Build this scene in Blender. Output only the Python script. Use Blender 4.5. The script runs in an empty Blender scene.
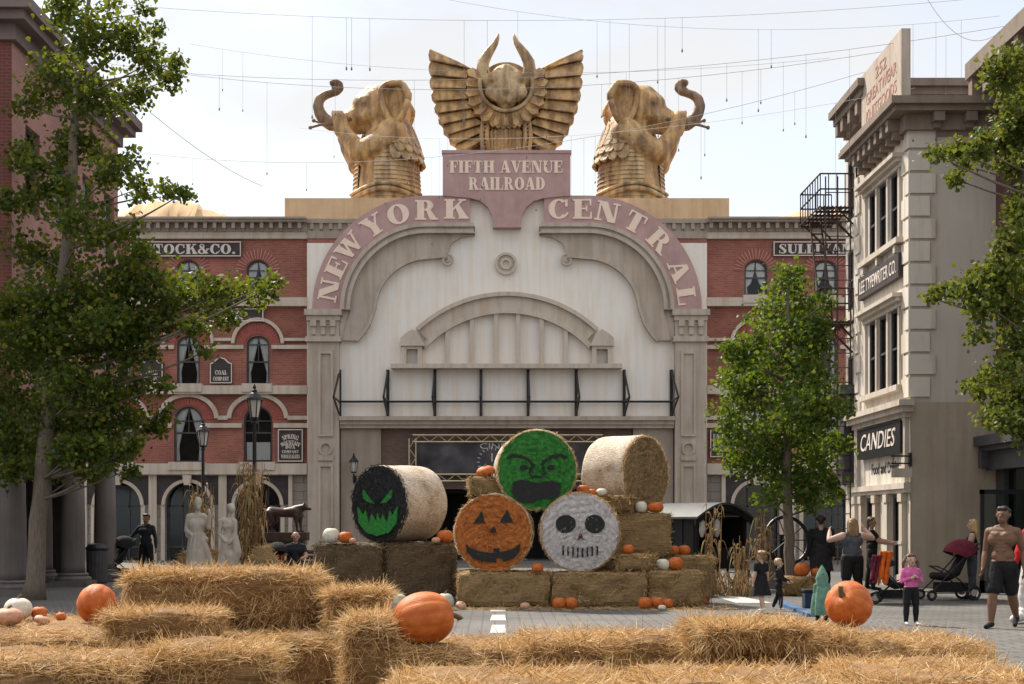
import bpy, math, random
import numpy as np
from mathutils import Matrix, Vector
random.seed(7); RNG = np.random.default_rng(11)
SC = bpy.context.scene; COL = SC.collection
F = 1422.22; CX = 495.0; CY = 522.0; EYE = 1.6; YF = 59.26
PI = math.pi
def W(px, py, Y): return ((px-CX)*Y/F, Y, EYE-(py-CY)*Y/F)
def G(px, py): Y = EYE*F/(py-CY); return ((px-CX)*Y/F, Y, 0.0)
def FX(px): return (px-CX)/24.0
def FZ(py): return (560.4-py)/24.0

# ------------------------------------------------------------------ materials
MATS = {}
def nodes_of(name):
    m = bpy.data.materials.new(name); m.use_nodes = True
    nt = m.node_tree; b = nt.nodes['Principled BSDF']
    return m, nt, b
def N(nt, typ, **kw):
    n = nt.nodes.new(typ)
    for k, v in kw.items():
        if k in n.inputs.keys(): n.inputs[k].default_value = v
        else: setattr(n, k, v)
    return n
def L(nt, a, b): nt.links.new(a, b)
def c4(c): return (c[0], c[1], c[2], 1)
def mul(c, k): return tuple(min(1, x*k) for x in c)
def ramp(nt, fac, stops):
    r = nt.nodes.new('ShaderNodeValToRGB'); e = r.color_ramp.elements
    e[0].position = stops[0][0]; e[0].color = c4(stops[0][1])
    e[1].position = stops[-1][0]; e[1].color = c4(stops[-1][1])
    for p, c in stops[1:-1]:
        q = e.new(p); q.color = c4(c)
    L(nt, fac, r.inputs[0]); return r
def coords(nt, axis=None, scale=(1, 1, 1)):
    tc = nt.nodes.new('ShaderNodeTexCoord'); out = tc.outputs['Object']
    if axis:
        s = nt.nodes.new('ShaderNodeSeparateXYZ'); L(nt, out, s.inputs[0])
        c = nt.nodes.new('ShaderNodeCombineXYZ')
        L(nt, s.outputs[axis[0]], c.inputs[0]); L(nt, s.outputs[axis[1]], c.inputs[1])
        out = c.outputs[0]
    mp = nt.nodes.new('ShaderNodeMapping'); mp.inputs['Scale'].default_value = scale
    L(nt, out, mp.inputs[0]); return mp.outputs[0]
def mixc(nt, fac, a, b, mode='MIX'):
    m = nt.nodes.new('ShaderNodeMix'); m.data_type = 'RGBA'; m.blend_type = mode
    if isinstance(fac, (int, float)): m.inputs[0].default_value = fac
    else: L(nt, fac, m.inputs[0])
    for i, v in ((6, a), (7, b)):
        if isinstance(v, (tuple, list)): m.inputs[i].default_value = c4(v)
        else: L(nt, v, m.inputs[i])
    return m.outputs[2]
def mat(name, base, var=.15, scale=3.0, rough=.8, bump=0.0, metal=0.0, streak=0.0, fine=40.0, spec=.3, stain=None):
    """weathered paint / plaster / stone: two noise scales, optional vertical rain streaks"""
    if name in MATS: return MATS[name]
    m, nt, b = nodes_of(name)
    v = coords(nt)
    n1 = N(nt, 'ShaderNodeTexNoise', Scale=scale, Detail=6.0, Roughness=.6); L(nt, v, n1.inputs['Vector'])
    n2 = N(nt, 'ShaderNodeTexNoise', Scale=fine, Detail=3.0); L(nt, v, n2.inputs['Vector'])
    r1 = ramp(nt, n1.outputs[0], [(.3, mul(base, 1-var)), (.7, mul(base, 1+var))])
    r2 = ramp(nt, n2.outputs[0], [(.3, (1-var*.6,)*3), (.7, (1, 1, 1))])
    col = mixc(nt, 1.0, r1.outputs[0], r2.outputs[0], 'MULTIPLY')
    if streak:
        vs = coords(nt, None, (2.2, 2.2, .16))
        n3 = N(nt, 'ShaderNodeTexNoise', Scale=1.6, Detail=5.0, Roughness=.65); L(nt, vs, n3.inputs['Vector'])
        r3 = ramp(nt, n3.outputs[0], [(.46, (1, 1, 1)), (.58, mul(stain or (.62, .56, .48), 1.25)), (.74, stain or (.62, .56, .48))])
        col = mixc(nt, streak, col, mixc(nt, 1.0, col, r3.outputs[0], 'MULTIPLY'))
    L(nt, col, b.inputs['Base Color'])
    b.inputs['Roughness'].default_value = rough; b.inputs['Metallic'].default_value = metal
    b.inputs['Specular IOR Level'].default_value = spec
    if bump:
        bp = N(nt, 'ShaderNodeBump', Strength=bump, Distance=.02); L(nt, n2.outputs[0], bp.inputs['Height'])
        L(nt, bp.outputs[0], b.inputs['Normal'])
    MATS[name] = m; return m
def brick_mat(name, c1, c2, mortar, axis, bw=.215, rh=.075, ms=.006, var=.3):
    if name in MATS: return MATS[name]
    m, nt, b = nodes_of(name)
    v = coords(nt, axis)
    br = N(nt, 'ShaderNodeTexBrick', Scale=1.0); L(nt, v, br.inputs['Vector'])
    br.inputs['Color1'].default_value = c4(c1); br.inputs['Color2'].default_value = c4(c2)
    br.inputs['Mortar'].default_value = c4(mortar); br.inputs['Brick Width'].default_value = bw
    br.inputs['Row Height'].default_value = rh; br.inputs['Mortar Size'].default_value = ms
    br.inputs['Bias'].default_value = -.2
    n = N(nt, 'ShaderNodeTexNoise', Scale=.7, Detail=6.0); L(nt, coords(nt), n.inputs['Vector'])
    r = ramp(nt, n.outputs[0], [(.3, (1-var*1.3,)*3), (.7, (1.05, 1.05, 1.05))])
    col = mixc(nt, 1.0, br.outputs[0], r.outputs[0], 'MULTIPLY')
    L(nt, col, b.inputs['Base Color']); b.inputs['Roughness'].default_value = .85
    bp = N(nt, 'ShaderNodeBump', Strength=.4, Distance=.01, invert=True); L(nt, br.outputs['Fac'], bp.inputs['Height'])
    L(nt, bp.outputs[0], b.inputs['Normal'])
    MATS[name] = m; return m
def island_mat(name, stops, rough=.6, trans=0.0, tcol=None, spec=.25):
    """colour varies per blade / per leaf"""
    m, nt, b = nodes_of(name)
    g = nt.nodes.new('ShaderNodeNewGeometry')
    r = ramp(nt, g.outputs['Random Per Island'], stops)
    L(nt, r.outputs[0], b.inputs['Base Color']); b.inputs['Roughness'].default_value = rough
    b.inputs['Specular IOR Level'].default_value = spec
    if trans:
        t = nt.nodes.new('ShaderNodeBsdfTranslucent')
        if tcol: L(nt, mixc(nt, .7, r.outputs[0], tcol), t.inputs[0])
        else: L(nt, r.outputs[0], t.inputs[0])
        mx = nt.nodes.new('ShaderNodeMixShader'); mx.inputs[0].default_value = trans
        L(nt, b.outputs[0], mx.inputs[1]); L(nt, t.outputs[0], mx.inputs[2])
        L(nt, mx.outputs[0], nt.nodes['Material Output'].inputs[0])
    MATS[name] = m; return m
def glass_mat(name, tint=(.92, .94, .94), mix=.02):
    m, nt, b = nodes_of(name)
    nt.nodes.remove(b)
    t = N(nt, 'ShaderNodeBsdfTransparent'); t.inputs[0].default_value = c4(tint)
    g = N(nt, 'ShaderNodeBsdfGlossy'); g.inputs['Roughness'].default_value = .06; g.inputs[0].default_value = c4((.45, .48, .52))
    fr = N(nt, 'ShaderNodeFresnel', IOR=1.5)
    ma = N(nt, 'ShaderNodeMath', operation='ADD'); L(nt, fr.outputs[0], ma.inputs[0]); ma.inputs[1].default_value = mix
    mx = nt.nodes.new('ShaderNodeMixShader'); L(nt, ma.outputs[0], mx.inputs[0])
    L(nt, t.outputs[0], mx.inputs[1]); L(nt, g.outputs[0], mx.inputs[2])
    L(nt, mx.outputs[0], nt.nodes['Material Output'].inputs[0])
    MATS[name] = m; return m

# ------------------------------------------------------------------ objects
def tag(o, label, cat, group=None, kind=None):
    o['label'] = label; o['category'] = cat
    if group: o['group'] = group
    if kind: o['kind'] = kind
    return o
def thing(name, label, cat, loc=(0, 0, 0), rz=0.0, group=None):
    o = bpy.data.objects.new(name, None); COL.objects.link(o)
    o.location = loc; o.rotation_euler = (0, 0, rz); o.empty_display_size = .2
    return tag(o, label, cat, group)
def copy_tree(o, parent=None):
    c = o.copy(); COL.objects.link(c); c.parent = parent
    for ch in list(o.children): copy_tree(ch, c)
    return c
class MB:
    """collects polygons; build() links them as one mesh object"""
    def __init__(s): s.v = []; s.f = []; s.m = []
    def add(s, vs, fs, mi=0):
        o = len(s.v); s.v.extend([tuple(p) for p in vs])
        for f in fs: s.f.append(tuple(i+o for i in f)); s.m.append(mi)
        return s
    def box(s, x0, y0, z0, x1, y1, z1, mi=0):
        x0, x1 = min(x0, x1), max(x0, x1); y0, y1 = min(y0, y1), max(y0, y1); z0, z1 = min(z0, z1), max(z0, z1)
        vs = [(x0,y0,z0),(x1,y0,z0),(x1,y1,z0),(x0,y1,z0),(x0,y0,z1),(x1,y0,z1),(x1,y1,z1),(x0,y1,z1)]
        return s.add(vs, [(0,3,2,1),(4,5,6,7),(0,1,5,4),(1,2,6,5),(2,3,7,6),(3,0,4,7)], mi)
    def prism(s, poly, y0, y1, mi=0):
        """polygon in x,z extruded from y0 (front) to y1"""
        n = len(poly)
        a = sum(poly[i][0]*poly[(i+1)%n][1]-poly[(i+1)%n][0]*poly[i][1] for i in range(n))
        if a < 0: poly = poly[::-1]
        vs = [(p[0], y0, p[1]) for p in poly]+[(p[0], y1, p[1]) for p in poly]
        fs = [tuple(range(n)), tuple(range(2*n-1, n-1, -1))]
        fs += [((i+1)%n, i, i+n, (i+1)%n+n) for i in range(n)]
        return s.add(vs, fs, mi)
    def strip(s, outer, inner, y0, y1, mi=0, closed=False):
        """band between two polylines in x,z, extruded y0..y1"""
        n = len(outer); vs = []
        for p, q in zip(outer, inner): vs += [(p[0], y0, p[1]), (q[0], y0, q[1]), (p[0], y1, p[1]), (q[0], y1, q[1])]
        fs = []
        rng = range(n if closed else n-1)
        for i in rng:
            a = 4*i; b = 4*((i+1) % n)
            fs += [(a, b, b+1, a+1), (a+2, a+3, b+3, b+2), (a, a+2, b+2, b), (a+1, b+1, b+3, a+3)]
        if not closed:
            fs += [(0, 1, 3, 2), (4*n-4, 4*n-2, 4*n-1, 4*n-3)]
        return s.add(vs, fs, mi)
    def tube(s, pts, r, n=8, mi=0, caps=True, sy=1.0):
        pts = [Vector(p) for p in pts]
        rs = r if isinstance(r, (list, tuple)) else [r]*len(pts)
        vs = []; fs = []; up = None
        for i, p in enumerate(pts):
            d = (pts[min(i+1, len(pts)-1)]-pts[max(i-1, 0)])
            if d.length < 1e-9: d = Vector((0, 0, 1))
            d.normalize()
            if up is None:
                up = Vector((0, 0, 1)) if abs(d.z) < .9 else Vector((1, 0, 0))
            a = d.cross(up)
            if a.length < 1e-6: a = d.orthogonal()
            a.normalize(); b = a.cross(d).normalized(); up = b
            for k in range(n):
                t = 2*PI*k/n; vs.append(p+a*(math.cos(t)*rs[i])+b*(math.sin(t)*rs[i]*sy))
        for i in range(len(pts)-1):
            for k in range(n):
                fs.append((i*n+k, i*n+(k+1)%n, (i+1)*n+(k+1)%n, (i+1)*n+k))
        if caps:
            fs.append(tuple(range(n-1, -1, -1))); fs.append(tuple(range((len(pts)-1)*n, len(pts)*n)))
        return s.add(vs, fs, mi)
    def lathe(s, prof, c=(0, 0, 0), n=20, mi=0, sx=1.0, sy=1.0):
        vs = []; fs = []
        for r, z in prof:
            for k in range(n):
                t = 2*PI*k/n; vs.append((c[0]+r*sx*math.cos(t), c[1]+r*sy*math.sin(t), c[2]+z))
        for i in range(len(prof)-1):
            for k in range(n):
                fs.append((i*n+k, i*n+(k+1)%n, (i+1)*n+(k+1)%n, (i+1)*n+k))
        fs.append(tuple(range(n-1, -1, -1))); fs.append(tuple(range((len(prof)-1)*n, len(prof)*n)))
        return s.add(vs, fs, mi)
    def ball(s, c, r, mi=0, n=12, m=8):
        rx, ry, rz = r if isinstance(r, (tuple, list)) else (r, r, r)
        vs = [(c[0], c[1], c[2]-rz)]; fs = []
        for i in range(1, m):
            a = -PI/2+PI*i/m
            for k in range(n):
                t = 2*PI*k/n; vs.append((c[0]+rx*math.cos(a)*math.cos(t), c[1]+ry*math.cos(a)*math.sin(t), c[2]+rz*math.sin(a)))
        vs.append((c[0], c[1], c[2]+rz))
        for k in range(n): fs.append((0, 1+(k+1)%n, 1+k))
        for i in range(m-2):
            for k in range(n): fs.append((1+i*n+k, 1+i*n+(k+1)%n, 1+(i+1)*n+(k+1)%n, 1+(i+1)*n+k))
        t = len(vs)-1
        for k in range(n): fs.append((t, 1+(m-2)*n+k, 1+(m-2)*n+(k+1)%n))
        return s.add(vs, fs, mi)
    def build(s, name, mats, parent=None, M=None, world=False, smooth=False, bevel=0.0, auto=None):
        me = bpy.data.meshes.new(name)
        v = s.v
        if M is not None:
            a = np.array(v, dtype=float); R = np.array(M)
            v = (a@R[:3, :3].T+R[:3, 3])
        if world and parent is not None:
            r = parent
            while r.parent: r = r.parent
            v = np.array(v, dtype=float)-np.array(r.location)
        if not isinstance(v, list): v = [tuple(map(float, p)) for p in v]
        me.from_pydata(v, [], s.f)
        for m in (mats if isinstance(mats, (list, tuple)) else [mats]): me.materials.append(m)
        if any(s.m): me.polygons.foreach_set('material_index', s.m)
        if smooth: me.polygons.foreach_set('use_smooth', [True]*len(s.f))
        me.update()
        o = bpy.data.objects.new(name, me); COL.objects.link(o)
        if parent is not None: o.parent = parent
        if bevel:
            b = o.modifiers.new('bevel', 'BEVEL'); b.width = bevel; b.segments = 2; b.limit_method = 'ANGLE'
        return o
def mesh_obj(name, me, mats, parent=None):
    for m in (mats if isinstance(mats, (list, tuple)) else [mats]): me.materials.append(m)
    o = bpy.data.objects.new(name, me); COL.objects.link(o)
    if parent is not None: o.parent = parent
    return o
def evaluated(ob):
    dg = bpy.context.evaluated_depsgraph_get()
    me = bpy.data.meshes.new_from_object(ob.evaluated_get(dg)); return me
def drop(ob):
    d = ob.data; bpy.data.objects.remove(ob)
    if d.users == 0: bpy.data.meshes.remove(d)
def arc(cx, cz, rx, rz, a0, a1, n=24):
    return [(cx+rx*math.cos(math.radians(a0+(a1-a0)*i/n)), cz+rz*math.sin(math.radians(a0+(a1-a0)*i/n))) for i in range(n+1)]

# ---- organic bodies: union of tapered limbs, remeshed to one skin, coloured by nearest limb
def limb(p, q, r0, r1, mi=0, squash=None): return (Vector(p), Vector(q), r0, r1, mi, squash)
def organic(name, limbs, mats, parent=None, voxel=.01, smooth=2, bands=None):
    mb = MB()
    for p, q, r0, r1, mi, sq in limbs:
        d = q-p; ln = d.length
        if ln < 1e-6: d = Vector((0, 0, 1)); ln = 0.0
        rot = d.normalized().to_track_quat('Z', 'Y').to_matrix() if ln > 0 else Matrix.Identity(3)
        n = 14; vs = []; fs = []; rows = []
        for i in range(1, 6):
            a = -PI/2+PI/2*i/5; rows.append((r0*math.cos(a), r0*math.sin(a)))
        for i in range(0, 5):
            a = PI/2*i/5; rows.append((r1*math.cos(a), ln+r1*math.sin(a)))
        vs.append(Vector((0, 0, -r0)))
        for r, z in rows:
            for k in range(n): vs.append(Vector((r*math.cos(2*PI*k/n), r*math.sin(2*PI*k/n), z)))
        vs.append(Vector((0, 0, ln+r1)))
        if sq:
            out = []
            for x in vs:
                y = rot@x; out.append(Vector((y.x*sq[0], y.y*sq[1], y.z*sq[2]))+p)
        else: out = [rot@x+p for x in vs]
        for k in range(n): fs.append((0, 1+(k+1)%n, 1+k))
        for i in range(len(rows)-1):
            for k in range(n): fs.append((1+i*n+k, 1+i*n+(k+1)%n, 1+(i+1)*n+(k+1)%n, 1+(i+1)*n+k))
        t = len(vs)-1
        for k in range(n): fs.append((t, 1+(len(rows)-1)*n+k, 1+(len(rows)-1)*n+(k+1)%n))
        mb.add(out, fs)
    o = mb.build('tmp', [])
    r = o.modifiers.new('r', 'REMESH'); r.mode = 'VOXEL'; r.voxel_size = voxel
    if smooth:
        s = o.modifiers.new('s', 'SMOOTH'); s.iterations = smooth; s.factor = .5
    me = evaluated(o); drop(o); me.name = name
    nv = len(me.vertices); co = np.empty(nv*3); me.vertices.foreach_get('co', co); co = co.reshape(-1, 3)
    if len(mats) > 1 or bands:
        best = np.full(nv, 1e9); idx = np.zeros(nv, int)
        for p, q, r0, r1, mi, sq in limbs:
            P = np.array(p); D = np.array(q)-P; dd = D@D
            X = co-P
            if sq:
                S = np.array(sq); X = X/S
            t = np.clip((X@D)/dd, 0, 1) if dd > 1e-12 else np.zeros(nv)
            dist = np.linalg.norm(X-t[:, None]*D, axis=1)-(r0+(r1-r0)*t)
            if sq: dist = dist*min(sq)
            k = dist < best; best[k] = dist[k]; idx[k] = mi
        if bands:
            idx = bands(co, idx)
        nf = len(me.polygons); ls = np.empty(nf, int); me.polygons.foreach_get('loop_start', ls)
        nl = len(me.loops); lv = np.empty(nl, int); me.loops.foreach_get('vertex_index', lv)
        fm = idx[lv[ls]]
    me.materials.clear()
    for m in mats: me.materials.append(m)
    if len(mats) > 1: me.polygons.foreach_set('material_index', fm.astype(np.int32))
    me.polygons.foreach_set('use_smooth', [True]*len(me.polygons))
    o = bpy.data.objects.new(name, me); COL.objects.link(o)
    if parent is not None: o.parent = parent
    return o

# ------------------------------------------------------------------ lettering
T, t_, sh = .27, .085, .085       # stem, thin, serif height of the fat slab letters
def R_(x0, z0, x1, z1): return ('p', [(x0, z0), (x1, z0), (x1, z1), (x0, z1)])
def Q_(*p): return ('p', list(p))
def ring(cx, cz, ro, so, ri, si, a0=0, a1=360, n=28): return ('r', arc(cx, cz, ro, so, a0, a1, n), arc(cx, cz, ri, si, a0, a1, n))
def stem(x, serif=(1, 1)):
    e = .075; o = [R_(x, sh*.9 if serif[0] else 0, x+T, 1-sh*.9 if serif[1] else 1)]
    if serif[0]: o.append(R_(x-e, 0, x+T+e, sh))
    if serif[1]: o.append(R_(x-e, 1-sh, x+T+e, 1))
    return o
def thinstem(x):
    e = .11; return [R_(x, sh*.9, x+t_, 1-sh*.9), R_(x-e, 0, x+t_+e, sh), R_(x-e, 1-sh, x+t_+e, 1)]
def serif(x, w, top): return R_(x-w/2, 1-sh if top else 0, x+w/2, 1 if top else sh)
GL = {
 'A': (.92, [Q_((.12,.04),(.12+t_,.04),(.47,.97),(.38,1)), Q_((.56,.04),(.86,.04),(.58,1),(.36,1)), R_(.2,.27,.68,.27+t_), serif(.15,.27,0), serif(.71,.42,0)]),
 'B': (.8, stem(.1)+[('r', arc(.42,.74,.27,.26,-90,90,16), arc(.42,.74,.06,.17,-90,90,16)), ('r', arc(.44,.26,.32,.27,-90,90,16), arc(.44,.26,.08,.18,-90,90,16)), R_(.36,.92,.43,1), R_(.36,.47,.43,.55), R_(.36,0,.45,.08)]),
 'C': (.85, [ring(.45,.5,.4,.51,.16,.42,48,318), R_(.68,.62,.78,.98), Q_((.62,.12),(.7,.08),(.82,.3),(.77,.34))]),
 'D': (.88, stem(.1)+[('r', arc(.4,.5,.44,.5,-90,90,22), arc(.4,.5,.17,.41,-90,90,22)), R_(.36,.915,.41,1), R_(.36,0,.41,.085)]),
 'E': (.8, stem(.1)+[R_(.36,.92,.74,1), R_(.36,0,.76,.08), R_(.36,.47,.55,.55), Q_((.66,.93),(.74,.93),(.74,.66),(.69,.66)), Q_((.68,.07),(.76,.07),(.76,.36),(.71,.36)), R_(.53,.37,.59,.65)]),
 'F': (.76, stem(.1)+[R_(.36,.92,.72,1), R_(.36,.47,.53,.55), Q_((.64,.93),(.72,.93),(.72,.64),(.67,.64)), R_(.51,.36,.57,.66)]),
 'G': (.9, [ring(.45,.5,.4,.51,.16,.42,48,330), R_(.68,.62,.78,.98), R_(.58,.0,.82,.42), R_(.5,.36,.9,.44)]),
 'H': (.98, stem(.1)+stem(.6)+[R_(.36,.46,.62,.55)]),
 'I': (.47, stem(.1)),
 'K': (.95, stem(.1)+[Q_((.36,.4),(.36,.54),(.68,.95),(.78,.95)), Q_((.46,.56),(.6,.72),(.94,.05),(.62,.05)), serif(.72,.3,1), serif(.77,.4,0)]),
 'L': (.76, stem(.1)+[R_(.36,0,.72,.08), Q_((.64,.07),(.72,.07),(.72,.4),(.67,.4))]),
 'M': (1.16, [R_(.12,.04,.12+t_,.96), Q_((.2,1),(.48,1),(.66,.1),(.52,.0)), Q_((.54,.0),(.64,.0),(.84,.98),(.76,1)), R_(.76,.04,1.03,.96), serif(.16,.28,0), serif(.16,.24,1), serif(.895,.42,0), serif(.93,.36,1)]),
 'N': (.95, [R_(.12,.04,.12+t_,.96), Q_((.12,1),(.42,1),(.84,.0),(.56,.0)), R_(.75,.0,.84,.96), serif(.16,.28,0), serif(.2,.32,1), serif(.795,.28,1)]),
 'O': (.9, [ring(.45,.5,.42,.51,.16,.42)]),
 'P': (.8, stem(.1)+[('r', arc(.42,.71,.32,.29,-90,90,16), arc(.42,.71,.08,.2,-90,90,16)), R_(.36,.92,.43,1), R_(.36,.42,.43,.5)]),
 'R': (.93, stem(.1)+[('r', arc(.42,.73,.3,.27,-90,90,16), arc(.42,.73,.07,.18,-90,90,16)), R_(.36,.92,.43,1), R_(.36,.46,.43,.54), Q_((.44,.48),(.62,.5),(.82,.1),(.58,.06)), Q_((.58,.0),(.92,.0),(.9,.09),(.6,.1))]),
 'S': (.74, [('r', arc(.37,.73,.3,.28,40,262,18), arc(.37,.76,.1,.17,40,262,18)), ('r', arc(.37,.27,.32,.28,-140,82,18), arc(.37,.25,.1,.17,-140,82,18)), Q_((.16,.6),(.3,.75),(.62,.42),(.44,.26)), R_(.56,.66,.64,.98), R_(.06,.02,.14,.34)]),
 'T': (.84, stem(.28,(1,0))+[R_(.06,.92,.78,1), Q_((.06,.93),(.14,.93),(.11,.64),(.06,.64)), Q_((.7,.93),(.78,.93),(.78,.64),(.73,.64))]),
 'U': (.92, [R_(.12,.3,.12+T,.96), serif(.255,.42,1), R_(.72,.3,.8,.96), serif(.76,.28,1), ('r', arc(.46,.32,.34,.33,180,360,18), arc(.555,.32,.165,.22,180,360,18))]),
 'V': (.9, [Q_((.08,.97),(.38,.97),(.56,.0),(.42,.0)), Q_((.42,.0),(.52,.0),(.8,.97),(.71,.97)), serif(.23,.42,1), serif(.755,.28,1)]),
 'W': (1.25, [Q_((.08,.97),(.37,.97),(.5,.0),(.36,.0)), Q_((.36,.0),(.46,.0),(.66,.97),(.57,.97)), Q_((.5,.97),(.76,.97),(.9,.0),(.76,.0)), Q_((.76,.0),(.86,.0),(1.12,.97),(1.03,.97)), serif(.22,.4,1), serif(.62,.3,1), serif(1.07,.27,1)]),
 'X': (.92, [Q_((.1,.97),(.4,.97),(.84,.03),(.54,.03)), Q_((.14,.03),(.23,.03),(.78,.97),(.69,.97)), serif(.25,.4,1), serif(.72,.26,1), serif(.2,.26,0), serif(.68,.42,0)]),
 'Y': (.9, [R_(.34,.05,.6,.5), serif(.47,.42,0), Q_((.08,.97),(.38,.97),(.6,.45),(.34,.45)), Q_((.5,.48),(.6,.48),(.8,.97),(.71,.97)), serif(.23,.42,1), serif(.755,.28,1)]),
 '&': (.98, [ring(.38,.76,.2,.25,.1,.17), ring(.36,.26,.31,.27,.13,.18), Q_((.2,.72),(.38,.78),(.9,.04),(.62,.02)), Q_((.6,.16),(.68,.1),(.9,.48),(.82,.52)), R_(.72,.46,.98,.54)]),
 '.': (.4, [ring(.18,.11,.12,.12,.001,.001)]), ' ': (.4, []),
}
def glyph(mb, ch, xf, depth, y=0.0, mi=0):
    """add one letter; xf maps unit (x, z) to the sign plane; pieces get hair-thin depth steps"""
    for k, pc in enumerate(GL[ch][1]):
        d = y-depth-k*.0008
        if pc[0] == 'p': mb.prism([xf(*p) for p in pc[1]], d, y, mi)
        else:
            cl = abs(pc[1][0][0]-pc[1][-1][0]) < 1e-6 and abs(pc[1][0][1]-pc[1][-1][1]) < 1e-6
            o = [xf(*p) for p in pc[1]]; i = [xf(*p) for p in pc[2]]
            if cl: mb.strip(o[:-1], i[:-1], d, y, mi, True)
            else: mb.strip(o, i, d, y, mi)
def slab_text(mb, txt, x0, x1, z0, z1, y, depth=.02, mi=0, squeeze=None):
    w = sum(GL[c][0] for c in txt); h = z1-z0; k = (x1-x0)/w; cx = x0
    for c in txt:
        glyph(mb, c, lambda a, b, cx=cx: (cx+a*k, z0+b*h), depth, y, mi); cx += GL[c][0]*k
def sans_text(name, txt, m, parent, M, x0, x1, z0, z1, y, depth=.012, shear=0.0):
    cu = bpy.data.curves.new('tmp_text', 'FONT'); cu.body = txt; cu.extrude = .5; cu.shear = shear; cu.resolution_u = 3
    o = bpy.data.objects.new('tmp', cu); COL.objects.link(o)
    me = evaluated(o); bpy.data.objects.remove(o); bpy.data.curves.remove(cu)
    co = np.array([v.co for v in me.vertices])
    lo, hi = co.min(0), co.max(0); u = (co-lo)/(hi-lo)
    P = np.stack([x0+u[:, 0]*(x1-x0), y-depth*u[:, 2], z0+u[:, 1]*(z1-z0)], 1)
    R = np.array(M); P = P@R[:3, :3].T+R[:3, 3]
    me.vertices.foreach_set('co', P.ravel()); me.materials.clear(); me.update(); me.name = name
    return mesh_obj(name, me, m, parent)
# ------------------------------------------------------------------ palette
m_white = mat('white_plaster', (.80, .755, .70), .05, .5, .85, .1, streak=.34, fine=25, stain=(.74, .62, .48))
m_grey = mat('grey_stone', (.48, .41, .345), .1, 1.2, .85, .15, streak=.5)
m_greyd = mat('grey_stone_deep', (.36, .30, .25), .1, 1.2, .85, .15, streak=.4)
m_cream = mat('cream_stone', (.56, .48, .40), .1, 1.0, .85, .15, streak=.5)
m_mauve = mat('mauve_paint', (.46, .30, .28), .13, 1.5, .8, .1, streak=.5, stain=(.72, .7, .74))
m_letter = mat('cream_letters', (.82, .65, .53), .06, 3, .8)
m_tan = mat('tan_stucco', (.66, .46, .28), .1, 1.2, .9, .2, streak=.4)
m_black = mat('black_iron', (.018, .018, .02), .2, 8, .45)
m_sign = mat('dark_signboard', (.055, .045, .045), .25, 3, .7)
m_signlet = mat('sign_letters', (.66, .58, .52), .08, 3, .8)
m_frame = mat('dark_window_frame', (.07, .065, .07), .2, 5, .55)
m_curtain = mat('white_curtain', (.88, .87, .84), .04, 4, .9)
m_dark = mat('dark_interior', (.012, .011, .011), .3, 2, .9)
m_dim = mat('dim_interior', (.05, .045, .04), .4, 1.5, .9)
m_glass = glass_mat('window_glass')
m_shopglass = glass_mat('shop_glass', (.4, .47, .46), .05)
m_brick = brick_mat('red_brick', (.37, .118, .08), (.26, .08, .055), (.35, .23, .19), 'XZ')
m_brickd = brick_mat('brown_brick', (.19, .115, .09), (.13, .08, .065), (.2, .16, .14), 'XZ')
m_vous = mat('arch_brick', (.37, .11, .09), .2, 6, .85)
m_vousl = mat('arch_joint', (.47, .25, .20), .1, 6, .85)

# ------------------------------------------------------------------ world, sun, camera
w = bpy.data.worlds.new('World'); SC.world = w; w.use_nodes = True
nt = w.node_tree; bg = nt.nodes['Background']
SUN_EL, SUN_AZ = 50.0, -38.0        # azimuth from +Y (behind the station) towards -X
sky = nt.nodes.new('ShaderNodeTexSky'); sky.sky_type = 'NISHITA'; sky.sun_disc = False
sky.sun_elevation = math.radians(SUN_EL); sky.sun_rotation = math.radians(SUN_AZ)
sky.air_density = 1.0; sky.dust_density = 2.0
tc = nt.nodes.new('ShaderNodeTexCoord'); mp = nt.nodes.new('ShaderNodeMapping'); mp.inputs['Scale'].default_value = (1, 1, 2.2)
nt.links.new(tc.outputs['Generated'], mp.inputs[0])
nz = N(nt, 'ShaderNodeTexNoise', Scale=2.6, Detail=7.0, Roughness=.55); nt.links.new(mp.outputs[0], nz.inputs['Vector'])
rp = ramp(nt, nz.outputs[0], [(.40, (.45,)*3), (.60, (.97,)*3)])
sx = nt.nodes.new('ShaderNodeSeparateXYZ'); nt.links.new(tc.outputs['Generated'], sx.inputs[0])
cl = ramp(nt, sx.outputs[2], [(.20, (.40, .395, .385)), (.36, (.345, .35, .36)), (.55, (.55, .535, .51)), (.95, (.72, .69, .645))])   # overcast veil, brighter overhead
cv = nt.nodes.new('ShaderNodeVectorMath'); cv.operation = 'SCALE'; cv.inputs['Scale'].default_value = 10.0; nt.links.new(cl.outputs[0], cv.inputs[0])
cm = mixc(nt, rp.outputs[0], sky.outputs[0], cv.outputs[0])
nt.links.new(cm, bg.inputs[0]); bg.inputs[1].default_value = .1
sd = bpy.data.lights.new('sun', 'SUN'); sd.energy = 2.8; sd.angle = math.radians(3); sd.color = (1, .93, .82)
so = bpy.data.objects.new('sun', sd); COL.objects.link(so)
e, a = math.radians(SUN_EL), math.radians(SUN_AZ)
SUND = Vector((math.sin(a)*math.cos(e), math.cos(a)*math.cos(e), math.sin(e)))
so.rotation_euler = SUND.to_track_quat('Z', 'Y').to_euler(); so.location = (-20, 30, 40)
cd = bpy.data.cameras.new('camera'); cam = bpy.data.objects.new('camera', cd); COL.objects.link(cam)
cam.location = (0, 0, EYE); cam.rotation_euler = (PI/2, 0, 0)
cd.lens = 50; cd.sensor_width = 36; cd.clip_end = 2000; cd.clip_start = .1
cd.shift_x = (512-CX)/1024; cd.shift_y = (CY-342)/1024
SC.camera = cam
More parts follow.
